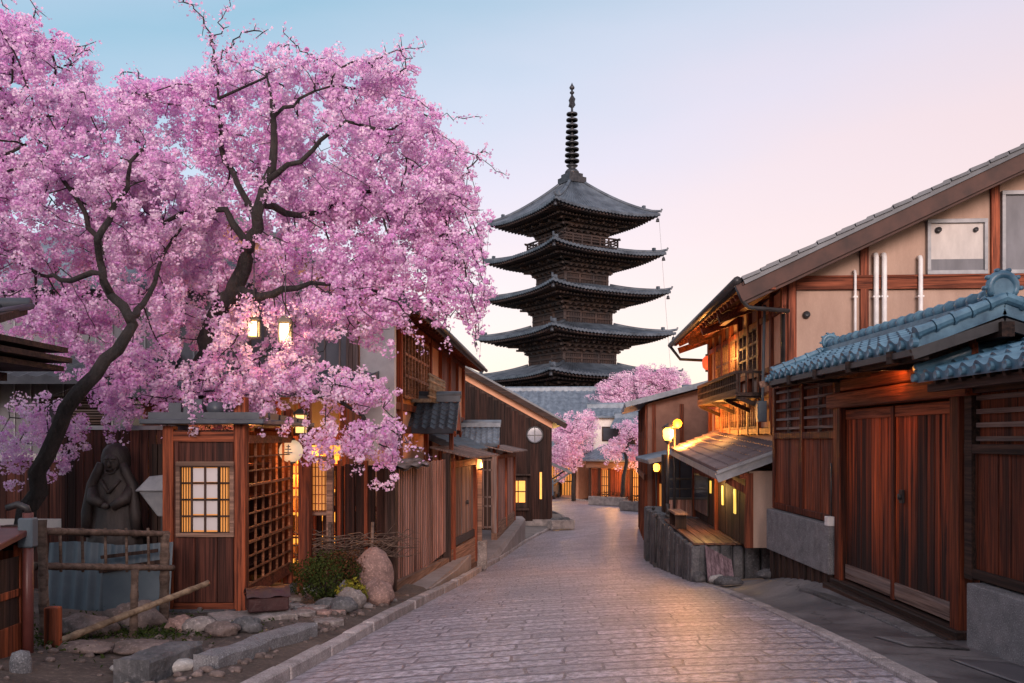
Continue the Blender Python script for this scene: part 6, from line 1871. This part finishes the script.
for q in range(9): w.box(.1 + q * .32, .14 + q * .32, .12, .15, gz(-2.6), gz(-1.86))
w.build('lower_boards', M['dark_wood'], t)
w = MB(); corrug_roof(w, .25, 2.35, -.35, gz(1.16), .34, gz(.98), .235, .05, .05, 8, 3); disc_ends(w, .25, 2.35, .35, gz(.98), .235, .04); rf = w.build('roof', M['tile_blue'], t)
w = MB(); w.box(.2, 2.4, -.42, -.28, gz(1.16), gz(1.26)); w.tube([(.2, -.35, gz(1.3)), (2.4, -.35, gz(1.3))], .06, 8); w.build('edge_tiles', M['tile_blue'], rf)
w = MB(); w.bar((2.40, -.4, gz(1.14)), (2.40, .45, gz(.90)), .04, .10); w.box(.2, 2.37, .24, .30, gz(.85), gz(.92)); w.build('barge_board', M['pale_beam'], rf)
tb = thing('meter_box', 'small white box fixed to the corner post of the double gate', 'meter', (GX - .13, 12.38, -1.12))
w = MB(); w.box(-.05, .05, -.07, .07, -.06, .07); w.build('case', M['white_paint'], tb, .008)
w = MB(); w.tube([(0, 0, -.06), (0, 0, -.42), (.06, 0, -.5)], .014, 6); w.tube([(.03, .02, .07), (.03, .02, .8)], .012, 6); w.build('cable', M['metal_dark'], tb)

# ---- plank wall right of the gate
t = thing('plank_wall', 'dark plank wall with slatted window and blue roof at the right edge', 'wall', (GX, 4.2, -2.05), R(90))
LW = 4.62
w = MB(); boards(w, .05, LW - .02, .80, 1.92, .0, .19, .008, .03, 75); w.box(0, LW, -.16, -.002, .70, 2.75); w.build('planks', M['gate_post'], t, .003)
w = MB()
for x in (.0, 1.6, 3.1, LW - .16): w.box(x, x + .14, -.05, .08, .70, 2.78)
for z in (.72, 1.92, 2.50): w.box(0, LW, -.05, .075, z, z + .09)
w.build('frame', M['dark_beam'], t, .005)
w = MB()
for x0, x1 in ((1.74, 3.1), (3.24, LW - .17)):
    for q in range(4): w.box(x0, x1, -.03, .04, 2.04 + q * .13, 2.085 + q * .13)
w.build('slats', M['grey_beam'], t)
w = MB(); w.box(-.2, LW - .30, -.18, .20, -.2, .70); w.build('granite_base', M['granite'], t, .012)
w = MB(); corrug_roof(w, -.3, LW + .05, -.55, 3.02, .52, 2.66, .235, .052, .05, 8, 4); disc_ends(w, -.3, LW + .05, .53, 2.66, .235, .04); rf = w.build('roof', M['tile_blue'], t)
w = MB(); w.box(-.3, LW + .02, -.62, -.48, 3.02, 3.12); w.tube([(-.3, -.55, 3.17), (LW + .04, -.55, 3.17)], .065, 8); w.tube([(LW + .05, -.55, 3.1), (LW + .05, .52, 2.74)], .06, 8); w.build('edge_tiles', M['tile_blue'], rf)
w = MB()
w.box(-.3, LW, .35, .43, 2.52, 2.60)
for q in range(20): w.bar((-.2 + q * .24, -.5, 2.93), (-.2 + q * .24, .48, 2.60), .045, .05)
w.build('rafters', M['dark_beam'], rf)

# stone gutter slabs along the sill of the gate
w = MB(); rr = random.Random(44); y = 8.95
while y < 12.3:
    ww = rr.uniform(.5, .75); zz = [drive_z(4.1, y), drive_z(4.1, y + ww)]
    j = rr.uniform(-.008, .008)
    q = [(4.02 + j, y, zz[0]), (4.22 + j, y, zz[0]), (4.22 + j, y + ww - .015, zz[1]), (4.02 + j, y + ww - .015, zz[1])]
    w.add([(a, b_, c_ - .1) for a, b_, c_ in q] + [(a, b_, c_ + .018) for a, b_, c_ in q], [(0, 3, 2, 1), (4, 5, 6, 7), (0, 1, 5, 4), (1, 2, 6, 5), (2, 3, 7, 6), (3, 0, 4, 7)])
    y += ww
o = w.build('gutter_kerb', M['stone_dark'], None, .008); o['kind'] = 'structure'
# drain cover and steel plate lying on the driveway
def plate(name, label, x0, x1, y0, y1, mat, rot, fr=None):
    xc, yc = (x0 + x1) / 2, (y0 + y1) / 2
    t = thing(name, label, 'cover', (xc, yc, drive_z(xc, yc)), rot)
    a, b_ = (x1 - x0) / 2, (y1 - y0) / 2
    w = MB(); n = 8
    cs, sn = math.cos(rot), math.sin(rot)
    def zz(x, y): return drive_z(xc + x * cs - y * sn, yc + x * sn + y * cs) - drive_z(xc, yc)
    w.grid([[(-a + 2 * a * i / n, -b_ + 2 * b_ * j / n, zz(-a + 2 * a * i / n, -b_ + 2 * b_ * j / n) + .005) for j in range(n + 1)] for i in range(n + 1)])
    lo = w.build('lid', M[mat], t); sm_ = lo.modifiers.new('solidify', 'SOLIDIFY'); sm_.thickness = .012; sm_.offset = -1
    if fr:
        w = MB()
        for (p, q) in (((-a, -b_), (a, -b_)), ((a, -b_), (a, b_)), ((a, b_), (-a, b_)), ((-a, b_), (-a, -b_))):
            w.bar((*p, zz(*p) + .004), (*q, zz(*q) + .004), .02, .008)
        w.build('rim', M[fr], t)
    return t
plate('drain_cover', 'square worn drain cover set in the asphalt before the gate', 3.55, 4.15, 8.2, 8.75, 'asphalt', R(8), 'metal_dark')
plate('steel_plate', 'smooth dark plate on the asphalt by the right granite base', 3.72, 4.25, 6.2, 7.6, 'lilac_dark', R(3))

# ---- big two storey house
HX, HY, HZ = 4.9, 16.0, -1.95
ROT = math.atan2(1, .06)
t = thing('town_house', 'large pink plastered two storey house with long sloping roof, right', 'house', (HX, HY, HZ), ROT)
def hz(z): return z - HZ
LH = 8.4; SLP = .468; ZW = 3.04; HD = 9.0
w = MB(); w.prism([(0, -.6), (-HD, -.6), (-HD, hz(ZW) + HD * SLP), (0, hz(ZW))], 0, LH, 'x'); w.build('wall', M['plaster'], t)
# back half so that the house is whole from other sides
w = MB(); w.prism([(-HD, -.6), (-2 * HD, -.6), (-2 * HD, hz(ZW)), (-HD, hz(ZW) + HD * SLP)], 0, LH, 'x'); w.build('rear_wall', M['plaster'], t)
# gable timbers (plane local x = 0, facing -x)
w = MB()
def gpost(y, z0, wd=.14):
    w.box(-.07, -.003, y - wd / 2, y + wd / 2, z0, hz(ZW) - y * SLP - .05)
for y in (-.07, -1.32, -3.56, -6.2, -8.9): gpost(y, -.5)
w.build('gable_post', M['red_wood'], t)
w = MB(); w.box(-.076, -.004, -HD, -.14, hz(2.66), hz(2.86)); w.box(-.10, -.004, -HD, -.14, hz(2.865), hz(2.90))
w.box(-.06, -.0045, -HD, -.14, hz(.1), hz(.26))
w.build('gable_beam', M['cross_beam'], t)
def gwin(y0, y1, z0, z1, pane, low=None):
    w = MB()
    for a in ((y0 - .06, y1 + .06, z0 - .07, z0), (y0 - .06, y1 + .06, z1, z1 + .07), (y0 - .06, y0, z0, z1), (y1, y1 + .06, z0, z1)):
        w.box(-.10, -.003, a[0], a[1], hz(a[2]), hz(a[3]))
    f = w.build('window_frame', M['metal_grey'], t, .004)
    w = MB(); w.box(-.045, -.006, y0, y1, hz(z0), hz(z1)); w.build('board', M[pane], f)
    if low:
        w = MB(); w.box(-.06, -.046, y0 + .003, y1 - .003, hz(z0) + .003, hz(z0 + low)); w.build('faded_strip', M['panel_grey'], f)
    return f
f = gwin(-3.36, -2.45, 2.97, 3.80, 'panel_pale', .2)
w = MB(); w.lathe([(.0, -.11), (.05, -.11), (.055, -.05), (0, -.045)], (0, -2.58, hz(3.68)), 12, axis='x'); w.lathe([(.0, -.10), (.04, -.10), (.04, -.05), (0, -.045)], (0, -3.22, hz(3.68)), 12, axis='x'); w.build('fitting', M['metal_dark'], f)
gwin(-5.2, -3.72, 2.97, 4.28, 'panel_grey', .45)
w = MB()
for y, z1, r_ in ((-1.50, 3.20, .045), (-1.64, 3.20, .045), (-2.26, 3.15, .04), (-1.14, 2.92, .025)):
    w.tube([(-.12, y, hz(.3)), (-.12, y, hz(z1)), (-.10, y, hz(z1 + .05)), (.0, y, hz(z1 + .06))], r_, 10)
    for z in (1.6, 2.5): w.box(-.15, -.003, y - r_ - .012, y + r_ + .012, hz(z), hz(z) + .03)
w.build('white_pipe', M['white_paint'], t)
w = MB(); w.lathe([(.0, -.10), (.05, -.10), (.065, -.06), (.065, -.003), (0, -.003)], (0, -.32, hz(2.22)), 14, axis='x'); w.build('vent_cap', M['metal_dark'], t)
# roof
w = MB()
YO = .98; ZEV = hz(ZW) - YO * SLP
corrug_roof(w, -.85, LH + .6, -HD, hz(ZW) + HD * SLP + .10, YO, ZEV + .10, .30, .05, .07, 4, 24)
corrug_roof(w, -.85, LH + .6, -HD, hz(ZW) + HD * SLP + .10, -2 * HD - YO, ZEV + .10, .30, .05, .07, 4, 0)
roof = w.build('roof', M['tile_dark'], t)
w = MB(); w.bar((-.78, -HD, hz(ZW) + HD * SLP - .10), (-.78, YO + .02, ZEV - .10), .06, .30); w.bar((-.70, -HD, hz(ZW) + HD * SLP - .16), (-.70, YO - .05, ZEV - .16), .10, .24)
w.bar((-.78, -HD, hz(ZW) + HD * SLP - .10), (-.78, -2 * HD - YO, ZEV - .10), .06, .30)
w.build('verge_board', M['verge_wood'], roof)
w = MB()
for i in range(32):       # verge cap tiles stepping down the rake
    y0 = -HD + (HD + YO) * i / 32; y1 = y0 + (HD + YO) / 32 * .96
    z0 = hz(ZW) - y0 * SLP + .125; z1 = hz(ZW) - y1 * SLP + .14
    w.bar((-.80, y0, z0), (-.80, y1, z1), .20, .05)
w.build('verge_tiles', M['tile_dark'], roof)
w = MB(); w.box(-.75, LH + .5, YO - .1, YO - .04, ZEV + .02, ZEV + .2)
w.add([(-.70, YO - .06, ZEV + .06), (LH + .5, YO - .06, ZEV + .06), (LH + .5, 0, hz(ZW) - .02 + .06), (-.70, 0, hz(ZW) - .02 + .06)], [(0, 1, 2, 3), (3, 2, 1, 0)] if False else [(0, 1, 2, 3)])
w.build('soffit', M['red_beam'], roof)
w = MB()
for i in range(24):
    x = -.55 + i * .38; w.bar((x, 0, hz(ZW) - .06), (x, YO - .08, ZEV - .02), .08, .11)
for x in (2.0, 4.2, 6.4, LH): w.bar((x, -.05, hz(ZW) - .30), (x, YO - .1, hz(ZW) - .62), .12, .16)
w.bar((-.8, .45, hz(ZW) - .42), (LH + .3, .45, hz(ZW) - .42), .12, .14)
w.build('rafters', M['red_beam'], roof)
w = MB(); w.tube([(-.85, YO + .06, ZEV + .12), (LH + .6, YO + .06, ZEV + .05)], .07, 8)
w.tube([(-.75, YO + .06, ZEV + .05), (-.75, YO - .05, ZEV - .22), (-.70, YO - .15, ZEV - .32), (-.45, .1, ZEV - .35), (-.10, .1, ZEV - .36), (-.08, .1, 1.6)], .04, 8)
w.tube([(LH + .5, YO + .06, ZEV + .0), (LH + .45, YO - .2, ZEV - .35), (LH + .3, .1, ZEV - .40)], .04, 8)
w.build('gutter', M['metal_dark'], roof)
# street wall (plane local y = 0): timbers, windows, balcony
w = MB()
for x in (0.0, .9, 2.0, 3.05, 4.1, 5.15, 6.2, 7.25, LH - .14): w.box(x, x + .13, .003, .10, hz(.1), hz(ZW) - .1)
for z in (.12, .82, 1.28, 2.30, 2.75): w.box(0, LH, .004, .085, hz(z), hz(z) + .11)
w.build('timber_frame', M['red_wood'], t)
w = MB(); boards(w, .14, .9, hz(.25), hz(2.7), .002, .22, .01, .03, 82); boards(w, 1.03, 2.0, hz(.25), hz(2.7), .002, .24, .01, .03, 83); w.build('shutter', M['plaster_orange'], t)
def swin(x0, x1, z0, z1, mat, nv=3, nh=2):
    w = MB(); w.box(x0, x1, .006, .03, hz(z0), hz(z1)); f = w.build('window', M[mat], t)
    w = MB()
    for q in range(nv + 1):
        x = x0 + (x1 - x0) * q / nv; w.box(x - .025, x + .025, .03, .09, hz(z0) - .02, hz(z1) + .02)
    for q in range(nh + 1):
        z = hz(z0 + (z1 - z0) * q / nh); w.box(x0, x1, .03, .082, z - .022, z + .022)
    w.build('lattice', M['pale_beam'], f); return f
swin(2.2, 3.0, 1.42, 2.28, 'glass', 2, 3); swin(3.2, 4.05, 1.42, 2.28, 'glass_pale', 2, 3)
swin(4.28, 5.1, 1.42, 2.28, 'amber_dim', 3, 2); swin(5.32, 6.15, 1.42, 2.28, 'amber', 3, 2); swin(6.4, 7.2, 1.42, 2.28, 'amber_dim', 2, 2)
swin(2.2, 3.0, .26, .80, 'amber_dim', 4, 1); swin(3.2, 4.05, .26, .80, 'amber_dim', 3, 1); swin(4.28, 5.1, .26, .80, 'amber_dim', 3, 1); swin(5.32, 6.15, .26, .80, 'amber', 3, 1); swin(6.4, 7.2, .26, .80, 'amber_dim', 3, 1)
bx0, bx1 = 1.55, 6.7
w = MB(); w.box(bx0, bx1, .10, .62, hz(.86), hz(.93)); w.box(bx0, bx1, .57, .62, hz(.90), hz(1.0)); w.box(bx0, bx1, .56, .63, hz(1.30), hz(1.36)); w.box(bx0 - .001, bx0 + .05, .1, .62, hz(1.305), hz(1.355)); w.box(bx1 - .05, bx1 + .001, .1, .62, hz(1.305), hz(1.355))
w.box(bx0, bx1, .585, .605, hz(1.12), hz(1.15))
for q in range(24):
    x = bx0 + .03 + (bx1 - bx0 - .06) * q / 23; w.box(x - .02, x + .02, .575, .612, hz(.92), hz(1.31))
for q in range(4):
    y = .14 + q * .13; w.box(bx0 + .01, bx0 + .04, y, y + .03, hz(.92), hz(1.31)); w.box(bx1 - .04, bx1 - .01, y, y + .03, hz(.92), hz(1.31))
for x in (bx0 + .1, 3, 4.6, bx1 - .1): w.bar((x, .02, hz(.60)), (x, .56, hz(.84)), .07, .08); w.bar((x, .0, hz(.87)), (x, .6, hz(.87)), .08, .09)
w.build('balcony', M['dark_beam'], t)
w = MB(); w.box(1.2, 1.45, .1, .26, hz(.35), hz(.75)); w.box(1.23, 1.42, .26, .27, hz(.4), hz(.7)); w.tube([(1.3, .16, hz(.75)), (1.3, .12, hz(2.6))], .03, 6); w.build('meter_cabinet', M['corrugated'], t, .01)
# pent roof over the shop
def prz(x): return .0
w = MB()
tmp = MB(); corrug_roof(tmp, -.05, 7.2, .02, 0, 1.22, -.46, .27, .04, .05, 6, 6)
w.add([(v[0], v[1], hz(-.10 + .045 * v[0]) + v[2]) for v in tmp.v], tmp.f)
prf = w.build('pent_roof', M['metal_roof'], t)
w = MB(); w.bar((-.08, .0, hz(-.20)), (-.08, 1.26, hz(-.20) - .48), .05, .16); w.bar((-.12, 0, hz(-.10) - .01), (-.12, 1.27, hz(-.1) - .48), .10, .05); w.bar((-.06, 1.20, hz(-.66)), (7.2, 1.20, hz(-.66 + .325)), .05, .12); w.build('fascia', M['metal_grey'], prf)
w = MB()
for q in range(19):
    x = .1 + q * .39; zz = hz(-.18 + .045 * x); w.bar((x, .0, zz), (x, 1.18, zz - .46), .06, .08)
w.bar((.0, .78, hz(-.62)), (7.2, .78, hz(-.62 + .325)), .12, .14)
for x in (.35, 3.4, 6.9): w.bar((x, .0, hz(-.95)), (x, .85, hz(-.58)), .09, .10)
w.build('rafters', M['red_beam'], prf)
# lower storey: plastered end wall, posts, dark shop front with glowing paper slits
w = MB(); w.box(.25, 7.0, -.55, .62, hz(-1.95), hz(-.56)); w.build('shop_wall', M['plaster'], t)
w = MB(); w.box(.20, .34, .56, .70, 0, hz(-.60)); w.box(3.4, 3.54, .622, .72, 0, hz(-.6)); w.box(6.8, 6.94, .622, .72, 0, hz(-.5)); w.box(.34, 6.9, .624, .70, hz(-.86), hz(-.70)); w.bar((.27, .62, hz(-.95)), (.27, 1.02, hz(-.72)), .1, .12); w.build('shop_post', M['red_wood'], t)
w = MB(); boards(w, .36, 3.4, .02, hz(-.88), .623, .3, .012, .03, 85); boards(w, 3.56, 6.8, .02, hz(-.88), .623, .3, .012, .03, 86); w.build('shop_boards', M['dark_wood'], t)
w = MB(); w.box(1.25, 1.43, .67, .69, hz(-1.42), hz(-.95)); w.box(2.6, 2.76, .67, .69, hz(-1.35), hz(-.95)); w.box(4.2, 4.34, .67, .69, hz(-1.2), hz(-.92)); w.build('glowing_slit', M['green_glow'], t)
w = MB(); w.box(4.6, 6.7, .672, .70, hz(-1.75), hz(-.82)); w.build('shop_window', M['glass'], t)
point_light('shop_light', t, (3.0, 1.0, hz(-1.05)), 24, (1, .55, .16), .1)
point_light('balcony_light', t, (4.6, .40, hz(1.95)), 55, (1, .48, .12), .1)
point_light('lower_light', t, (4.2, .55, hz(.55)), 45, (1, .45, .10), .1)

# ---- terrace in front of the house with its dark stone retaining wall
T0, T1 = (3.42, 17.0), (4.05, 27.5)
rz, L = frame(T0, T1)
t = thing('stone_terrace', 'raised terrace of dark upright stones with an orange boarded top at the kerb', 'terrace', (T0[0], T0[1], -3.6), rz)
def tz(z): return z + 3.6
w = MB(); w.box(.12, L, -3.6, -.12, 0, tz(-2.02)); w.build('core', M['stone_dark'], t)
w = MB(); rr = random.Random(12); x = 0.0
while x < L:
    ww = rr.uniform(.2, .42); d = rr.uniform(-.05, .05); z1 = tz(-2.0) + rr.uniform(-.06, .03)
    yy = -.14; j = rr.uniform(-.03, .03)
    w.add([(x, yy, 0), (x + ww - .02, yy, 0), (x + ww - .02, .04 + d, 0), (x, .04 + d, 0), (x + j, yy, z1), (x + ww - .02 + j, yy, z1 + rr.uniform(-.04, .04)), (x + ww - .03 + j, .02 + d * .5, z1 + rr.uniform(-.03, .02)), (x + j, .02 + d * .5, z1)], [(0, 3, 2, 1), (4, 5, 6, 7), (0, 1, 5, 4), (1, 2, 6, 5), (2, 3, 7, 6), (3, 0, 4, 7)])
    x += ww
y = -.1
while y > -1.75:          # stones turning the corner, facing the viewer
    ww = rr.uniform(.16, .34); d = rr.uniform(-.03, .04); z1 = tz(-2.0) + rr.uniform(-.05, .03)
    w.add([(.12, y - ww + .02, 0), (.12, y, 0), (-.03 + d, y, 0), (-.03 + d, y - ww + .02, 0), (.12, y - ww + .02, z1), (.12, y, z1), (.0 + d, y - .01, z1), (.0 + d, y - ww + .03, z1)], [(0, 1, 2, 3), (7, 6, 5, 4), (0, 4, 5, 1), (1, 5, 6, 2), (2, 6, 7, 3), (3, 7, 4, 0)])
    y -= ww
w.build('upright_stones', M['stone_dark'], t, .025)
w = MB(); rr = random.Random(3); y = -.02
for q in range(7):
    w.box(.02, 5.4, y - .19, y - .008, tz(-1.985), tz(-1.945) + rr.uniform(-.004, .004)); y -= .2
w.build('deck_boards', M['deck_wood'], t, .005)
w = MB(); w.box(-.05, .5, -1.62, -.2, tz(-1.97), tz(-1.90)) if False else None
rr = random.Random(19)
for q in range(9):
    w.blob((.05 + rr.uniform(-.05, .05), -1.5 - q * .2, tz(-1.93)), (.14, .13, .075), 90 + q, .2, 8)
w.build('coping_stones', M['stone'], t)
w = MB(); w.box(.0, .28, -3.3, -1.42, tz(-2.6), tz(-1.97)); w.build('side_wall', M['stone_dark'], t, .02)
# leaning pale boards against the near corner
t2 = thing('leaning_boards', 'few pale lilac boards leaning against the dark terrace stones', 'boards', (3.60, 16.55, road_z(16.55) + .1))
w = MB(); rr = random.Random(6)
for q in range(6):
    x = q * .082; h = .62 - q * .045
    w.add([(x, -.02, 0), (x + .076, -.02, 0), (x + .076, .01, 0), (x, .01, 0), (x, .22, h), (x + .076, .22, h - .03), (x + .076, .25, h - .03), (x, .25, h)], [(0, 3, 2, 1), (4, 5, 6, 7), (0, 1, 5, 4), (1, 2, 6, 5), (2, 3, 7, 6), (3, 0, 4, 7)])
w.build('boards', wood('lilac_wood', (.17, .11, .13), (.34, .24, .27), 'z', 30, 1, .7, .2, .2), t2)
# low kerbside stones below the terrace
for i, (x, y, r_, lab, mt) in enumerate([(3.72, 16.25, (.16, .12, .10), 'pale rounded stone at the foot of the leaning boards', 'stone_pale'), (3.50, 16.85, (.12, .10, .12), 'dark cube like stone at the foot of the terrace corner', 'stone_dark'), (3.78, 15.75, (.24, .14, .10), 'long mossy dark stone beside the kerb at the sandy recess', 'stone_dark'), (4.35, 15.35, (.2, .14, .09), 'green dark weed covered stone before the granite base', 'stone_dark')]):
    rock(lab, x, y, r_, 110 + i, mt, 'rock', .35, .2, z=road_z(y) + (.06 if x < 4 else .22))
# plank parapet, bench and railing on the terrace in front of the shop
t = thing('plank_parapet', 'low orange brown plank parapet with a rail on the terrace', 'parapet', (3.98, 22.9, -1.94), R(184))
w = MB(); boards(w, -.62, .0, .0, .42, 0, .11, .01, .025, 91); w.build('planks', M['fence_wood'], t)
w = MB(); w.box(-.66, .04, -.04, .05, .42, .47); w.box(-.66, -.6, -.03, .03, 0, .95); w.box(-.02, .04, -.03, .03, 0, .95); w.box(-.66, .04, -.02, .03, .92, .97); w.box(-.66, .04, -.019, .029, .68, .71); w.build('rail', M['metal_dark'], t)
t = thing('wooden_bench', 'slim wooden bench lying along the kerb edge of the terrace', 'bench', (3.72, 20.2, -1.94), R(87))
w = MB(); w.box(-.6, .6, -.14, .14, .30, .35); w.build('seat', M['pale_beam'], t, .006)
for x in (-.5, .46):
    w = MB(); w.box(x, x + .05, -.12, .12, 0, .30); w.build('leg', M['dark_wood'], t)
t = thing('shop_cabinet', 'tall dark glass fronted cabinet standing on the terrace behind the parapet', 'cabinet', (4.35, 24.0, -1.94), R(180))
w = MB(); w.box(-.55, .3, -.4, 0, 0, 1.55); w.build('body', M['dark_wood'], t, .01)
w = MB(); w.box(-.5, -.14, .002, .02, .1, 1.45); w.box(-.10, .25, .002, .02, .1, 1.45); w.build('pane', M['glass'], t)
# dark iron fence posts along the kerb
labs = ['nearest dark iron fence post at the terrace kerb', 'second dark iron fence post at the terrace kerb', 'third dark iron fence post, beside the street lamps']
for i, (px, Y, h) in enumerate([(656, 23.2, 1.3), (653.5, 26.0, 1.5), (651, 28.6, 1.4)]):
    c = P(px, 440, Y)
    t = thing('fence_post', labs[i], 'post', (c.x, Y, road_z(Y) + .06), 0, 'iron fence posts along the terrace kerb')
    w = MB(); w.tube([(0, 0, 0), (0, 0, h)], .035, 8); w.lathe([(.05, 0), (.05, .05), (.0, .09)], (0, 0, h), 8); w.build('shaft', M['metal_dark'], t)
    w = MB(); w.box(-.06, .06, -.06, .06, -.05, .12); w.build('footing', M['metal_dark'], t)

# ---- street lamps
def street_lamp(loc, h, r, energy, label, mat='bulb'):
    t = thing('street_lamp', label, 'street lamp', loc)
    w = MB(); w.tube([(0, 0, 0), (0, 0, .35)], .055, 10); w.tube([(0, 0, .35), (0, 0, h - r * 1.6)], .032, 8); w.lathe([(.08, 0), (.08, .06), (.05, .1)], (0, 0, 0), 10); w.build('pole', M['metal_dark'], t)
    w = MB(); w.lathe([(r * .5, -r * 1.2), (r * .9, -r * .5), (r * .85, r * .5), (r * .4, r * .9)], (0, 0, h), 14); w.build('bulb', M[mat], t)
    w = MB(); w.lathe([(.03, -r * 1.75), (r * .75, -r * 1.3), (r * .55, -r * 1.18)], (0, 0, h), 12); w.lathe([(r * .5, r * .9), (r * 1.2, r * .95), (r * .3, r * 1.5), (0, r * 1.7)], (0, 0, h), 12)
    for k in range(4):
        a = k * math.pi / 2 + .4; w.tube([(r * .95 * math.cos(a), r * .95 * math.sin(a), h - r * 1.2), (r * 1.05 * math.cos(a), r * 1.05 * math.sin(a), h + r * .95)], .006, 4)
    w.build('cage', M['metal_dark'], t)
    point_light('lamp_light', t, (r * 2.2, -r * 1.0, h), energy, (1, .36, .06), r)
    return t
street_lamp((P(668, 0, 22.5).x, 22.5, -1.94), 2.11, .15, 330, 'brightly burning street lamp on a slim pole at the terrace')
street_lamp((P(656.5, 0, 31).x, 31, road_z(31) + .08), P(0, 467, 31).z - road_z(31) - .08, .13, 120, 'smaller second street lamp further down the kerb')
t = thing('sign_post', 'dark post with a round glowing yellow sign beside the bright street lamp', 'sign', (P(674.5, 0, 22.8).x, 22.8, -1.94))
w = MB(); w.tube([(0, 0, 0), (0, 0, 2.42)], .032, 8); w.build('shaft', M['metal_dark'], t)
w = MB(); w.lathe([(.02, -.03), (.11, -.03), (.12, 0), (.11, .03), (.02, .03)], (.06, -.06, 2.36), 20, axis='y'); w.build('disc', M['yellow_sign'], t)
# red paper lantern under the far eave
t = thing('red_lantern', 'small red paper lantern hanging under the far end of the town house eave', 'lantern', (P(707.5, 0, 24.6).x, 24.6, P(0, 363, 24.6).z))
w = MB(); w.lathe([(.05, -.2), (.13, -.12), (.15, 0), (.13, .12), (.05, .2)], (0, 0, 0), 14); w.build('paper_shade', M['red_lantern'], t)
w = MB(); w.lathe([(.06, .19), (.06, .24), (0, .24)], (0, 0, 0), 10); w.lathe([(0, -.24), (.06, -.24), (.06, -.19)], (0, 0, 0), 10); w.tube([(0, 0, .24), (0, 0, .55)], .01, 4); w.build('cap', M['metal_dark'], t)
# fill the street side between terrace and brown house: small shop with low roof
rz, L = frame((4.75, 28.2), (5.0, 32.6))
t = thing('corner_shop', 'small dark wooden shop between the terrace and the brown plastered house', 'shop', (4.95, 28.2, -3.7), rz)
w = MB(); w.box(0, L, -3.0, 0, 0, 3.2); w.build('wall', M['dark_wood'], t)
w = MB()
for x in (0, 1.4, 2.8, L - .12): w.box(x, x + .12, .003, .10, 0, 3.2)
w.box(-.08, -.003, -3.0, -2.88, 0, 3.2); w.box(-.08, -.003, -1.6, -1.48, 0, 3.2); w.build('post', M['red_wood'], t)
w = MB(); w.box(.2, 1.3, .004, .04, .5, 2.2); w.box(1.6, 2.7, .004, .04, .5, 2.2); w.build('paper_screen', M['amber_dim'], t)
w = MB(); corrug_roof(w, -.3, L + .3, -3.2, 3.9, .7, 3.05, .3, .045, .1); w.build('roof', M['tile_grey'], t)

# ================================================================== ADDED HOUSES BEHIND THE VIEWPOINT
# two unseen houses, added so that the low sun leaves the foreground in shade
for lab, p0, p1 in (('unseen two storey house added to shade the foreground, left of the street behind the viewpoint', (-3.0, -6.5), (-3.2, -18.5)), ('unseen two storey house added to shade the foreground, right of the street behind the viewpoint', (2.9, -18.5), (2.9, -6.5))):
    t, wall, L, h = gable_house('shade_house', lab, 'house', p0, p1, 9, -1.2, 3.9, 1.9, M['plaster_orange'], M['tile_grey'], .4, .8, 0, .06)
    w = MB()
    for q in range(9): w.box(L * q / 8 - (.14 if q == 8 else 0), L * q / 8 + (.0 if q == 8 else .14), .003, .1, 0, h - .05)
    w.box(0, L, .004, .09, 2.6, 2.75); w.build('timber_frame', M['red_wood'], t)
    for q in (1, 3, 5, 7):
        w = MB(); w.box(L * q / 8 + .25, L * q / 8 + 1.2, .004, .05, 3.1, 4.4); wf = w.build('window', M['dark_wood'], t); w = MB(); w.box(L * q / 8 + .33, L * q / 8 + 1.12, .05, .06, 3.2, 4.3); w.build('pane', M['glass'], wf)
